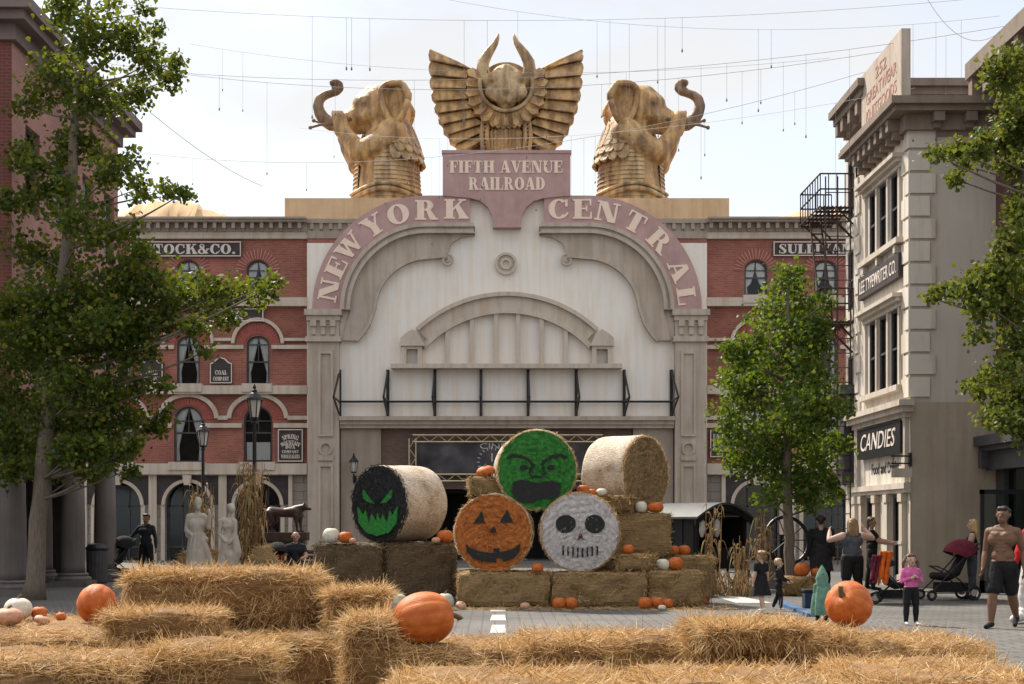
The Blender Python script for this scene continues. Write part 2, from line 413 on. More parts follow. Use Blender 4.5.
vs = SC.view_settings; vs.view_transform = 'Standard'; vs.look = 'None'; vs.gamma = 1; vs.use_curve_mapping = False
vs.exposure = 1.3

# ------------------------------------------------------------------ ground
def ground():
    m, nt, b = nodes_of('plaza_paving')
    v = coords(nt, 'XY')
    br = N(nt, 'ShaderNodeTexBrick', Scale=1.0); L(nt, v, br.inputs['Vector'])
    br.inputs['Color1'].default_value = c4((.14, .13, .12)); br.inputs['Color2'].default_value = c4((.11, .102, .094))
    br.inputs['Mortar'].default_value = c4((.035, .033, .03)); br.inputs['Brick Width'].default_value = .4
    br.inputs['Row Height'].default_value = .2; br.inputs['Mortar Size'].default_value = .015
    n = N(nt, 'ShaderNodeTexNoise', Scale=.35, Detail=8.0, Roughness=.65); L(nt, coords(nt), n.inputs['Vector'])
    r = ramp(nt, n.outputs[0], [(.3, (.5, .48, .46)), (.52, (.95, .95, .95)), (.7, (1.2, 1.2, 1.2))])
    L(nt, mixc(nt, 1.0, br.outputs[0], r.outputs[0], 'MULTIPLY'), b.inputs['Base Color'])
    b.inputs['Roughness'].default_value = .8
    bp = N(nt, 'ShaderNodeBump', Strength=.3, Distance=.01, invert=True); L(nt, br.outputs['Fac'], bp.inputs['Height']); L(nt, bp.outputs[0], b.inputs['Normal'])
    mb = MB(); mb.add([(-400, -60, 0), (400, -60, 0), (400, 900, 0), (-400, 900, 0)], [(0, 1, 2, 3)])
    g = mb.build('ground', m); g['kind'] = 'structure'
    mw = mat('white_road_paint', (.5, .48, .45), .2, 5, .8)
    mb = MB()
    for py0, py1 in ((607.5, 611.5), (615, 620.5), (625, 633), (638, 648)):
        a0 = G(490, py1); a1 = G(506, py1); b0 = G(492, py0); b1 = G(505, py0)
        mb.add([(p[0], p[1], .004) for p in (a0, a1, b1, b0)], [(0, 1, 2, 3)])
    for x0, x1, y0, y1 in ((716, 765, 597, 603),):
        a0 = G(x0+20, y1); a1 = G(x1+8, y1); b0 = G(x0, y0); b1 = G(x1-22, y0)
        mb.add([(p[0], p[1], .004) for p in (a0, a1, b1, b0)], [(0, 1, 2, 3)])
    o = mb.build('road_marking', mw); o['kind'] = 'structure'
    mb = MB(); mbl = mat('blue_kerb_paint', (.06, .13, .25), .2, 6, .6)
    p, q = Vector(G(778, 603)), Vector(G(812, 617)); d = (q-p).normalized(); nn = Vector((-d.y, d.x, 0))*.09
    vs_ = [p-nn, q-nn, q+nn, p+nn]
    mb.add([(x.x, x.y, 0) for x in vs_]+[(x.x, x.y, .06) for x in vs_], [(0,1,5,4),(1,2,6,5),(2,3,7,6),(3,0,4,7),(4,5,6,7)])
    o = mb.build('kerb', mbl); o['kind'] = 'structure'
ground()
def hill(name, pts, Y):
    """tan rockwork ridge with real depth"""
    q = random.Random(8); pts = [((1-u)*a[0]+u*b[0], (1-u)*a[1]+u*b[1]+q.uniform(-1.2, 1.2)) for a, b in zip(pts[:-1], pts[1:]) for u in (0, .33, .66)]+[pts[-1]]
    mb = MB(); n = len(pts); rows = 9; rr = random.Random(5)
    for j in range(rows):
        t = j/(rows-1); k = math.sin(PI*(.15+.7*t))**.5
        for x, y in pts:
            p = W(x, y, Y); mb.v.append((p[0]+rr.uniform(-.3, .3), Y+(t-.3)*14+rr.uniform(-.5, .5), max(0, p[2]*k)+rr.uniform(-.3, .2) if 0 < j < rows-1 else (p[2]*k if j else 0)))
    for j in range(rows-1):
        for i in range(n-1):
            a = j*n+i; mb.f.append((a, a+1, a+n+1, a+n)); mb.m.append(0)
    o = mb.build(name, smooth=True, mats=mat('tan_rock', (.62, .43, .25), .16, .5, .95, .5, fine=6)); o['kind'] = 'structure'
hill('hill', [(90, 222), (118, 200), (140, 196), (165, 189), (182, 191), (200, 200), (222, 206), (240, 214), (262, 222)], 72)
hill('hill', [(748, 224), (770, 213), (786, 206), (804, 203), (826, 205), (850, 200), (880, 214)], 72)

# ------------------------------------------------------------------ walls with openings, windows
def arch_top(xa, xb, zb, rise, n=14):
    c = (xa+xb)/2; return [(c-(xb-xa)/2*math.cos(PI*i/n), zb-rise+rise*math.sin(PI*i/n)) for i in range(n+1)]
def wall_open(mb, x0, x1, z0, z1, y, ops, dep, mi=0):
    xs = sorted({x0, x1, *[o[0] for o in ops], *[o[1] for o in ops]}); zs = sorted({z0, z1, *[o[2] for o in ops], *[o[3] for o in ops]})
    for i in range(len(xs)-1):
        for j in range(len(zs)-1):
            cx, cz = (xs[i]+xs[i+1])/2, (zs[j]+zs[j+1])/2
            if cx < x0 or cx > x1 or cz < z0 or cz > z1: continue
            if any(o[0] < cx < o[1] and o[2] < cz < o[3] for o in ops): continue
            mb.add([(xs[i], y, zs[j]), (xs[i+1], y, zs[j]), (xs[i+1], y, zs[j+1]), (xs[i], y, zs[j+1])], [(0, 1, 2, 3)], mi)
    for o in ops:
        xa, xb, za, zb = o[:4]; rise = o[4] if len(o) > 4 else 0
        if rise:
            at = arch_top(xa, xb, zb, rise)
            path = [(xa, za)]+at+[(xb, za)]
            h = len(at)//2
            for seg, cor in ((at[:h+1], (xa, zb)), (at[h:], (xb, zb))):
                for p, q in zip(seg[:-1], seg[1:]):
                    mb.add([(p[0], y, p[1]), (q[0], y, q[1]), (cor[0], y, cor[1])], [(0, 1, 2)], mi)
        else: path = [(xa, za), (xa, zb), (xb, zb), (xb, za)]
        for p, q in zip(path, path[1:]+path[:1]):
            mb.add([(p[0], y, p[1]), (q[0], y, q[1]), (q[0], y+dep, q[1]), (p[0], y+dep, p[1])], [(0, 1, 2, 3)], mi)
def window(parent, o, y, M=None, curtain=True, lights=2, sash=True, fr=.07, world=False, blind=False, rail=.5, full=.8):
    """part 'window' = frame; children pane, curtain"""
    xa, xb, za, zb = o[:4]; rise = o[4] if len(o) > 4 else 0
    mb = MB(); d = .09; yf = y+.06
    if rise: outer = [(xa, za)]+arch_top(xa, xb, zb, rise)+[(xb, za)]; inner = [(xa+fr, za+fr)]+arch_top(xa+fr, xb-fr, zb-fr, max(.02, rise-fr*.5))+[(xb-fr, za+fr)]
    else: outer = [(xa, za), (xa, zb), (xb, zb), (xb, za)]; inner = [(xa+fr, za+fr), (xa+fr, zb-fr), (xb-fr, zb-fr), (xb-fr, za+fr)]
    mb.strip(outer, inner, yf, yf+d, 0, True)
    zm = za+(zb-za)*rail
    if sash: mb.box(xa+fr*.9, yf+.012, zm-.03, xb-fr*.9, yf+d-.01, zm+.03)
    for k in range(1, lights):
        x = xa+(xb-xa)*k/lights; mb.box(x-.018, yf+.02, (zm if sash else za), x+.018, yf+d-.02, zb-fr*.9)
    if sash and rise: mb.box(xa+fr, yf+.022, zb-rise-.02, xb-fr, yf+d-.022, zb-rise+.02)
    w_ = mb.build('window', m_frame, parent, M, world)
    p = MB(); py = yf+d*.6
    p.add([(q[0], py, q[1]) for q in outer], [tuple(range(len(outer)))[::-1]]); p.build('pane', m_glass, w_, M, world)
    if curtain or blind:
        c = MB(); yc = py+.05; n = 12; K = 10
        if blind: c.box(xa, yc, zm+.02, xb, yc+.02, zb)
        else:
            for sgn in (-1, 1):
                g = []
                for j in range(n+1):
                    t = j/n; z = zb-(zb-za)*t
                    wd = (xb-xa)/2*(1.0 if t < .05 else max(.3, 1-.95*t**full) if t < .72 else .3+.25*(t-.72))
                    for i in range(K+1):
                        u = i/K; x = (xa if sgn < 0 else xb)-sgn*wd*u; g.append((x, yc+.03*math.sin(u*K*1.9+j*.2), z))
                c.add(g, [(j*(K+1)+i, j*(K+1)+i+1, (j+1)*(K+1)+i+1, (j+1)*(K+1)+i) for j in range(n) for i in range(K)])
        c.build('curtain', m_curtain, w_, M, world, smooth=not blind)
    return w_

# ------------------------------------------------------------------ central station front
def px(pts): return [(FX(x), FZ(y)) for x, y in pts]
def mir(pts): return [(1014-x, y) for x, y in pts]
def station():
    t = thing('station_building', 'white plaster railway station front with a broad scrolled arch and lettered archway', 'building', (0, YF, 0))
    B = lambda mb, n, m, par=t, **k: mb.build(n, m, par, **k)
    A = lambda r, a0, a1, n=24: [(427+r*math.cos(math.radians(q)), 311-r*math.sin(math.radians(q))) for q in [a0+(a1-a0)*i/n for i in range(n+1)]]
    # wall: rectangle shoulders plus arch top, open below the ledge
    mb = MB()
    top = [(307, 428), (307, 243), (337, 243)]+[p for p in A(112, 142, 90)]+[(470, 199), (507, 199)]
    poly = top+[(1014-x, y) for x, y in top[::-1]]
    mb.prism(px(poly), 0, 1.0); B(mb, 'wall', m_white)
    mb = MB(); mb.box(FX(307), 1.0, 0, FX(420), 9, FZ(200)); mb.box(FX(600), 1.0, 0, FX(707), 9, FZ(200)); mb.box(FX(420), 1.0, FZ(489), FX(600), 9, FZ(200)); mb.box(FX(420), 5, 0, FX(600), 9, FZ(489))
    B(mb, 'body', m_dim)
    # sign bands with letters
    for side in (0, 1):
        f = mir if side else (lambda p: p)
        out = A(114, 180, 90)+[(470, 197)]; inn = A(86, 180, 90)+[(470, 224)]
        mb = MB(); mb.strip(px(f(out)), px(f(inn)), -.28, .02); band = B(mb, 'arch_sign', m_mauve)
        mb = MB()
        seq = ([('N', 20, .95), ('E', 44, .95), ('W', 69, .95), ('Y', 100, 1), ('O', 128, 1), ('R', 157, 1), ('K', 186, 1)] if not side else
               [('C', 186, 1), ('E', 162, 1), ('N', 137, 1), ('T', 107, 1), ('R', 76, 1), ('A', 41, .95), ('L', 14, .95)])
        for ch, s_, k in seq:
            if s_ <= 157:
                ang = 180-s_/157*90; rr = 99.5
                cx_, cy_ = 427+rr*math.cos(math.radians(ang)), 311-rr*math.sin(math.radians(ang)); rot = math.radians(ang-90)
            else: cx_, cy_, rot = 427+s_-157, 210.5, 0
            if side: cx_ = 1014-cx_; rot = -rot
            gw = GL[ch][0]; H = 19.5*k; Wd = 26*k
            def xf(a_, b_):
                u = (a_-gw/2)*Wd; v = (b_-.5)*H
                return (FX(cx_)+(u*math.cos(rot)-v*math.sin(rot))/24, FZ(cy_)+(u*math.sin(rot)+v*math.cos(rot))/24)
            glyph(mb, ch, xf, .035, -.28)
        B(mb, 'lettering', m_letter, band)
        # archivolt mouldings, stepped, and the scrolled flat band under them
        mb = MB()
        for r0, r1, dp in ((86, 82, -.52), (82, 79.5, -.40), (79.5, 76, -.46)):
            mb.strip(px(f(A(r0, 180, 90)+[(473, 311-r0+ (86-r0)*0)])), px(f(A(r1, 180, 90)+[(475, 311-r1)])), dp, .02)
        B(mb, 'archivolt', m_grey)
        mb = MB()
        o_ = A(76, 180, 90)+[(455, 235)]; i_ = [(356, 341), (362, 334), (368, 325), (372, 314)]+A(53, 176, 90, 18)+[(447, 256)]
        # resample inner to outer's count
        def resample(p, n):
            p = [Vector(q) for q in p]; d = [0]
            for a_, b_ in zip(p[:-1], p[1:]): d.append(d[-1]+(b_-a_).length)
            r = []
            for i in range(n):
                s_ = d[-1]*i/(n-1); j = max(k for k in range(len(d)-1) if d[k] <= s_+1e-9); q = p[j].lerp(p[j+1], (s_-d[j])/max(1e-9, d[j+1]-d[j])); r.append((q.x, q.y))
            return r
        o2 = [(343, 341)]+o_
        mb.strip(px(f(resample(o2, 40))), px(f(resample(i_, 40))), -.2, .02)
        ii = resample(i_, 40)
        edge = [(x+ (2.2 if k < 30 else 1.4), y+(1.4 if k < 6 else 2.2)) for k, (x, y) in enumerate(ii)]
        mb.strip(px(f(ii)), px(f(edge)), -.3, .02)
        sc = [(447+ (1+5.5*(1-k/30))*math.cos(-PI/2+k*.32), 261.5+(1+5.5*(1-k/30))*math.sin(-PI/2+k*.32)) for k in range(31)]
        mb.tube([(x, -.24, z) for x, z in px(f(sc))], .055, 6)
        mb.strip(px(f([(453, 234.5), (449, 240), (444, 245), (440, 250), (439, 257)])), px(f([(475, 236), (462, 238), (453, 243), (448, 249), (447, 256.4)])), -.212, .02)
        B(mb, 'scroll_band', m_grey)
        # pilaster
        mb = MB(); f2 = (lambda x: 1014-x) if side else (lambda x: x)
        mb.box(FX(f2(309)), -.42, 0, FX(f2(340)), .03, FZ(341)); mb.box(FX(f2(305)), -.52, 0, FX(f2(343)), .03, FZ(545))
        pil = B(mb, 'pilaster', m_grey)
        mb = MB()
        mb.box(FX(f2(306)), -.62, FZ(317), FX(f2(343)), .02, FZ(311)); mb.box(FX(f2(308)), -.52, FZ(322), FX(f2(341)), .02, FZ(317)); mb.box(FX(f2(307)), -.55, FZ(343), FX(f2(342)), .02, FZ(338))
        mb.box(FX(f2(309)), -.45, FZ(338), FX(f2(340)), .02, FZ(322))
        for x in (315, 324.5, 334):
            mb.box(FX(f2(x-2.8)), -.6, FZ(328), FX(f2(x+2.8)), -.44, FZ(322)); mb.box(FX(f2(x-2.2)), -.53, FZ(336), FX(f2(x+2.2)), -.44, FZ(328)); 
        B(mb, 'capital', m_grey, pil)
        mb = MB()
        for ya, yb in ((352, 437), (464, 541)):
            fr = px([(f2(319.5), ya), (f2(334.5), ya), (f2(334.5), yb), (f2(319.5), yb)]); fi = px([(f2(322), ya+3), (f2(332), ya+3), (f2(332), yb-2), (f2(322), yb-2)])
            mb.strip(fr, fi, -.5, -.41, 0, True)
        mb.box(FX(f2(319.5)), -.5, FZ(461), FX(f2(334.5)), -.41, FZ(455.5))
        c = (FX(f2(327)), FZ(449)); mb.strip(arc(*c, .29, .29, 0, 351, 28), arc(*c, .2, .2, 0, 351, 28), -.51, -.41, 0, True)
        B(mb, 'panel_moulding', m_cream if False else m_grey, pil)
        mb = MB(); mb.box(FX(f2(341)), -.06, 0, FX(f2(381)), .9, FZ(428)); mb.box(FX(f2(307)), -.02, 0, FX(f2(310)), .9, FZ(428.3)); B(mb, 'side_panel', m_greyd)
    # keystone plaque
    mb = MB()
    body = [(443, 153.5), (571-1.5, 153.5), (569.5, 197), (543, 197)]
    right = [(543, 200), (534, 202.5), (526, 209), (522, 217), (520, 227)]
    poly = [(443, 153.5), (570, 153.5), (570, 197.5)]+right+[(1014-x, y) for x, y in right[::-1]]+[(443, 197.5)]
    mb.prism(px(poly), -.36, .05); mb.box(FX(442), -.40, FZ(155.5), FX(571), .06, FZ(152.5)); mb.box(FX(493), -.42, FZ(229.5), FX(521), .05, FZ(226.5))
    key = B(mb, 'plaque', m_mauve)
    mb = MB(); slab_text(mb, 'FIFTH AVENUE', FX(449.5), FX(562.5), FZ(175), FZ(163), -.36, .03); slab_text(mb, 'RAILROAD', FX(468.5), FX(545), FZ(192), FZ(179.5), -.36, .03)
    B(mb, 'lettering', m_letter, key)
    mb = MB(); c = (FX(506), FZ(264))
    for r0, r1, dp in ((.46, .36, -.14), (.24, .14, -.12)): mb.strip(arc(*c, r0, r0, 0, 354, 40), arc(*c, r1, r1, 0, 354, 40), dp, .01, 0, True)
    mb.prism(arc(*c, .38, .38, 0, 354, 40), -.05, .01); B(mb, 'medallion', m_cream)
    # blind fanlight
    C = lambda r, a0, a1: [(507+r*math.sin(math.radians(q)), 426-r*math.cos(math.radians(q))) for q in [a0+(a1-a0)*i/30 for i in range(31)]]
    mb = MB(); mb.strip(px(C(133, -43, 43)), px(C(129, -43, 43)), -.36, .01); mb.strip(px(C(129, -43, 43)), px(C(117, -43, 43)), -.2, .01); mb.strip(px(C(117, -46, 46)), px(C(112, -47, 47)), -.28, .01)
    for s_ in (0, 1):
        f = mir if s_ else (lambda p: p)
        mb.prism(px(f([(401, 347), (401, 339), (407, 334), (413, 330.5), (419, 335), (425, 347)])), -.45, .01)
        fr = f([(402.5, 347), (422.5, 347), (422.5, 365), (402.5, 365)]); fi = f([(407, 350), (418, 350), (418, 365), (407, 365)])
        mb.strip(px(fr), px(fi), -.36, .01, 0, True)
    for x in (447.5, 472, 496, 518, 541.5, 565.5):
        top = 426-math.sqrt(114**2-(x-507)**2); mb.box(FX(x-2.1), -.22, FZ(365), FX(x+2.1), .01, FZ(top))
    mb.box(FX(392), -.55, FZ(369.5), FX(621), .01, FZ(365)); B(mb, 'fanlight', m_cream)
    # ledge over the entrance, brick infill, entrance
    mb = MB(); mb.box(FX(340.5), -.5, FZ(421), FX(673.5), .02, FZ(417)); mb.box(FX(340.5), -.36, FZ(425), FX(673.5), .02, FZ(421)); mb.box(FX(340.5), -.26, FZ(428.5), FX(673.5), .02, FZ(425)); B(mb, 'ledge', m_grey)
    mb = MB(); wall_open(mb, FX(381), FX(632), 0, FZ(428), .12, [(FX(420), FX(600), 0, FZ(489))], .8)
    B(mb, 'entrance_wall', m_brickd)
    mb = MB(); mb.box(FX(420), 3.0, 0, FX(600), 3.2, FZ(489))
    for x in (420, 450, 480, 510, 540, 570, 598): mb.box(FX(x), 2.9, 0, FX(x+2), 3.0, FZ(489))
    mb.box(FX(420), .5, FZ(493), FX(600), 2.9, FZ(489)); B(mb, 'entrance', m_dark)
    for s_ in (0, 1):
        f2 = (lambda x: 1014-x) if s_ else (lambda x: x)
        mb = MB(); mb.box(FX(f2(307)), -.02, FZ(223), FX(f2(372)), .9, FZ(218.7)); mb.box(FX(f2(307)), .1, FZ(231), FX(f2(362)), .9, FZ(223)); mb.box(FX(f2(307)), .05, FZ(238), FX(f2(353)), .9, FZ(231))
        for k in range(5): mb.box(FX(f2(310+k*9.4)), -.0, FZ(229), FX(f2(313.4+k*9.4)), .099, FZ(223))
        B(mb, 'cornice', m_greyd); mb = MB(); mb.box(FX(f2(307)), .08, FZ(243.2), FX(f2(349)), .9, FZ(238)); B(mb, 'brick_course', m_brick)
    # plinth
    for s_ in (0, 1):
        f2 = (lambda x: 1014-x) if s_ else (lambda x: x)
        mb = MB(); mb.box(FX(f2(284)), .2, FZ(219), FX(f2(443.5)), 4.2, FZ(197)); B(mb, 'plinth', m_tan)
    mb = MB(); mb.box(FX(443.5), .3, FZ(199), FX(570.5), 4.2, FZ(155)); B(mb, 'plinth', m_tan)
    return t
station()

def wing(label, xs, xl, xr, skip=()):
    t = thing('brick_building', label, 'building', (0, YF+.25, 0))
    B = lambda mb, n, m, par=t, **k: mb.build(n, m, par, **k)
    ops = []
    for c in xs:
        ops += [(FX(c-11.5), FX(c+11.5), FZ(294), FZ(259), .42), (FX(c-11.5), FX(c+11.5), FZ(384), FZ(335), .36), (FX(c-14.5), FX(c+14.5), FZ(462), FZ(406), .6)]
    mb = MB(); wall_open(mb, FX(xl), FX(xr), FZ(474), FZ(236), 0, ops, .3); B(mb, 'wall', m_brick)
    for k, o in enumerate(ops):
        bare_ = (k == len(ops)-1 and len(ops) == 9 and xl < 200)
        window(t, o, .03, full=(2.2 if o[3] > 11.5 else .9)*(1, .8, 1.3, .9, 1.15)[k % 5], curtain=not bare_, rail=(.5, .47, .53)[k % 3])
        if bare_: mb = MB(); mb.box(o[0]+.1, .2, o[2]+.1, o[1]-.12, .22, o[2]+.85); B(mb, 'half_blind', m_curtain)
    mb = MB(); mb.box(FX(xl), 1.0, 0, FX(xr), 8, FZ(220)); B(mb, 'body', m_dim)
    # voussoirs
    st = MB()
    for c in xs:
        for (cy, r0x, r0z, r1x, r1z, n) in ((270, 13, 12, 22, 22, 35), (344, 13, 11, 22, 22, 21), (419, 16, 14.5, 26, 21, 23)):
            vo = MB()
            for k in range(n):
                a0 = 180*k/n+.8; a1 = 180*(k+1)/n-.8
                f = lambda r, q, a: (c+r*math.cos(math.radians(a)), cy-q*math.sin(math.radians(a)))
                vo.prism(px([f(r0x, r0z, a0), f(r1x, r1z, a0), f(r1x, r1z, a1), f(r0x, r0z, a1)]), -.035, .01, k % 2 if cy == 270 else 0)
            B(vo, 'brick_arch', [m_vous, m_vousl])
        for cy, ro, rz, ri, riz in ((343, 26.5, 26, 23.2, 22.6), (418, 31, 25.5, 26.6, 21.4)):
            o_ = [(c+ro*math.cos(math.radians(q)), cy-rz*math.sin(math.radians(q))) for q in range(0, 181, 9)]; i_ = [(c+ri*math.cos(math.radians(q)), cy-riz*math.sin(math.radians(q))) for q in range(0, 181, 9)]
            hm = MB(); hm.strip(px(o_), px(i_), -.16, .01); B(hm, 'hood_moulding', m_cream)
    ed = [xl]+[c for c in xs]+[xr]
    for k in range(len(ed)-1):
        a_ = ed[k]+(0 if k == 0 else 26.5); b_ = ed[k+1]-(0 if k == len(ed)-2 else 26.5)
        if b_-a_ > 2: st.box(FX(a_), -.15, FZ(340.5), FX(b_), .01, FZ(337.5))
        a2 = ed[k]+(0 if k == 0 else 14); b2 = ed[k+1]-(0 if k == len(ed)-2 else 14)
        st.box(FX(a2), -.14, FZ(348.5), FX(b2), .01, FZ(344.5))
        a2 = ed[k]+(0 if k == 0 else 16); b2 = ed[k+1]-(0 if k == len(ed)-2 else 16)
        st.box(FX(a2), -.14, FZ(427.5), FX(b2), .01, FZ(423))
        a_ = ed[k]+(0 if k == 0 else 30); b_ = ed[k+1]-(0 if k == len(ed)-2 else 30)
        if b_-a_ > 2: st.box(FX(a_), -.15, FZ(419.5), FX(b_), .01, FZ(415.5))
    B(st, 'string_course', m_cream)
    sl = MB(); e = .12
    sl.box(FX(xl), -.3, FZ(306), FX(xr), .012, FZ(297.5)); sl.box(FX(xl), -.3, FZ(394), FX(xr), .012, FZ(385.5)); sl.box(FX(xl), -.32, FZ(474.5), FX(xr), .012, FZ(463.5))
    for c in xs:
        sl.box(FX(c-15), -.36, FZ(392), FX(c+15), .01, FZ(383.6)); sl.box(FX(c-18), -.38, FZ(470), FX(c+18), .01, FZ(462)); sl.box(FX(c-14), -.34, FZ(303), FX(c+14), .01, FZ(295))
    B(sl, 'sill_band', m_cream)
    # cornice
    cn = MB()
    fz = MB(); fz.box(FX(xl), -.14, FZ(238), FX(xr), .013, FZ(231)); B(fz, 'frieze', m_cream); cn.box(FX(xl), -.55, FZ(223), FX(xr), .012, FZ(220.5)); cn.box(FX(xl), -.65, FZ(220.5), FX(xr), 2, FZ(218.5)); cn.box(FX(xl), -.2, FZ(231), FX(xr), .012, FZ(223))
    k = xl+2
    while k < xr-3:
        cn.box(FX(k), -.46, FZ(229), FX(k+3.4), -.19, FZ(223)); cn.box(FX(k+.6), -.32, FZ(231), FX(k+2.8), -.19, FZ(229)); k += 9.4
    B(cn, 'cornice', m_greyd)
    # ground floor
    g = MB(); gops = [(FX(c-23), FX(c+23), 0, FZ(482), .95) for c in xs]
    wall_open(g, FX(xl), FX(xr), 0, FZ(474.5), -.05, gops, .5)
    B(g, 'ground_floor', brick_mat('stone_blocks', (.32, .275, .245), (.28, .24, .21), (.15, .13, .115), 'XZ', 1.0, .36, .012, .2))
    sp = MB(); gl = MB(); tr = MB()
    for c in xs:
        sp.prism(px([(c-31, 476), (c+31, 476), (c+31, 504)]+[(c+24.5*math.cos(math.radians(q)), 505-24.5*math.sin(math.radians(q))) for q in range(0, 181, 10)]+[(c-31, 504)]), -.09, -.045)
        o_ = [(c+26*math.cos(math.radians(q)), 505-26*math.sin(math.radians(q))) for q in range(0, 181, 9)]; i_ = [(c+22.7*math.cos(math.radians(q)), 505-22.7*math.sin(math.radians(q))) for q in range(0, 181, 9)]
        tr.strip(px(o_), px(i_), -.2, -.04); tr.prism(px([(c-4.5, 475), (c+4.5, 475), (c+3, 485), (c-3, 485)]), -.3, -.04)
        for sx in (-1, 1):
            tr.box(FX(c+sx*31), -.16, 0, FX(c+sx*34.97), -.04, FZ(474.4)); tr.box(FX(c+sx*23), -.13, 0, FX(c+sx*27), -.04, FZ(505))
        fr = MB(); yy = .3
        for x in (-22, -8, 8, 20): fr.box(FX(c+x), yy, 0, FX(c+x+1.6), yy+.08, FZ(488))
        fr.box(FX(c-23), yy, FZ(507), FX(c+23), yy+.085, FZ(505)); fr.box(FX(c-23), yy+.003, FZ(548), FX(c+23), yy+.08, FZ(546))
        d_ = B(fr, 'shop_door', m_frame); gl = MB(); gl.prism(px([(c-23, 560), (c+23, 560), (c+23, 505), (c+16, 489), (c, 482), (c-16, 489), (c-23, 505)]), yy+.05, yy+.055); B(gl, 'pane', m_shopglass, d_)
    B(sp, 'spandrel_panel', m_sign); B(tr, 'stone_trim', m_cream)
    return t
wing('long red brick wing west of the white station with curtained arched windows and three bays', [117, 187, 257], 80, 307)
wing('short red brick wing mostly hidden by the round green tree and the iron fire escape', [757, 827, 897], 707, 935)

# ---- signs on the wings
def flat_sign(name, label, x0, x1, y0, y1, lines, yoff=.14, shape=None, group=None, border=1.0):
    t = thing(name, label, 'sign', (FX((x0+x1)/2), YF+.25-yoff, FZ(y1)), 0, group)
    ox, oz = FX((x0+x1)/2), FZ(y1)
    P = lambda pts: [(FX(x)-ox, FZ(y)-oz) for x, y in pts]
    poly = shape or [(x0, y0), (x1, y0), (x1, y1), (x0, y1)]
    mb = MB(); mb.prism(P(poly), 0, yoff-.004); mb.build('board', m_sign, t)
    cx, cy = (x0+x1)/2, (y0+y1)/2; b = border
    inn = [(x+(b if x < cx else -b), y+(b if y < cy else -b)) for x, y in poly]
    mb = MB(); mb.strip(P(poly), P(inn), -.03, .0, 0, True); mb.build('border', m_signlet, t)
    mb = MB()
    for ln in lines:
        txt, a, b_, c, d = ln[:5]
        if len(ln) > 5:   # bowed line: radius in px, text centred
            r = ln[5]; n = sum(GL[q][0] for q in txt); wd = b_-a; cur = -wd/2; cc = (a+b_)/2; h = d-c
            for ch in txt:
                g = GL[ch][0]/n*wd; an = (cur+g/2)/r; cur += g
                X, Z = cc+r*math.sin(an), (c+d)/2+r-r*math.cos(an); gw = GL[ch][0]
                def xf(u, v): 
                    uu = (u-gw/2)/n*wd; vv = (v-.5)*h
                    return (FX(X)-ox+(uu*math.cos(an)+vv*math.sin(an))/24, FZ(Z)-oz+(-uu*math.sin(an)+vv*math.cos(an))/24)
                glyph(mb, ch, xf, .015, 0)
        else: slab_text(mb, txt, FX(a)-ox, FX(b_)-ox, FZ(d)-oz, FZ(c)-oz, 0, .015)
    mb.build('lettering', m_signlet, t); return t
flat_sign('wall_sign', 'long dark wall sign reading STOCK&CO. high on the brick wing', 130, 240.5, 241, 256, [('STOCK&CO.', 143, 236, 243.5, 253.5)])
flat_sign('wall_sign', 'dark wall sign with pale letters SULLIVAN behind the iron fire escape', 774, 860, 241, 255.5, [('SULLIVAN', 779, 853, 243.5, 253)])
flat_sign('wall_sign', 'small dark wall sign reading DER behind tree leaves above the third floor window', 205, 263, 308, 321, [('DER', 217, 243, 311, 319)])
for k, cx in enumerate((220.5, 151)):
    sh_ = [(cx-11, 383), (cx-11, 363), (cx-8, 362), (cx-4, 358), (cx, 357), (cx+4, 358), (cx+8, 362), (cx+11, 363), (cx+11, 383)]
    flat_sign('wall_sign', ('dark shouldered sign reading COAL COMPANY between the two third floor windows', 'dark shouldered sign reading COAL COMPANY half hidden by the ginkgo leaves')[k], cx-11, cx+11, 357, 383,
              [('COAL', cx-6, cx+6, 370, 374.5), ('COMPANY', cx-8, cx+8, 376.5, 380.5)], shape=sh_, border=.9)
flat_sign('wall_sign', 'tall dark framed sign reading SPRING MOUNTAIN BOX COMPANY beside the pilaster', 277.5, 302.5, 429, 461.5,
          [('SPRING', 281.5, 298.5, 434, 438.5, 16), ('MOUNTAIN', 279.8, 300.2, 440, 444, 15), ('BOX', 285, 295, 444, 448.5), ('COMPANY', 281.5, 298.5, 450, 453), ('WHOLESALERS', 280.5, 299.5, 454.5, 458.3)])
flat_sign('wall_sign', 'dark framed sign reading EASTERN RAILWAY COMPANY beside the round green tree', 710.5, 736, 430, 457,
          [('EASTERN', 713.5, 733, 434, 438.5), ('RAILWAY', 713.5, 733, 440.5, 445), ('COMPANY', 713.5, 733, 447, 451.5)])

# ---- iron bracket rail across the white wall
def bracket_rail():
    t = thing('bracket_rail', 'black iron rail with triangular brackets across the white station wall', 'railing', (FX(507), YF, FZ(402)))
    for x in (340, 388, 435, 481, 528, 576, 624, 671):
        mb = MB(); X = FX(x)-FX(507)
        mb.box(X-.06, -.16, FZ(417)-FZ(402), X+.06, -.005, FZ(370)-FZ(402))
        for z in (FZ(416)-FZ(402), FZ(371)-FZ(402)): mb.tube([(X, -.1, z), (X, -2.4, 0)], .045, 6)
        mb.tube([(X, -.05, 0), (X, -2.4, 0)], .04, 6)
        mb.build('bracket', m_black, t)
    mb = MB(); mb.tube([(FX(340)-FX(507), -.2, 0), (FX(671)-FX(507), -.2, 0)], .05, 6); mb.build('rail', m_black, t)
bracket_rail()

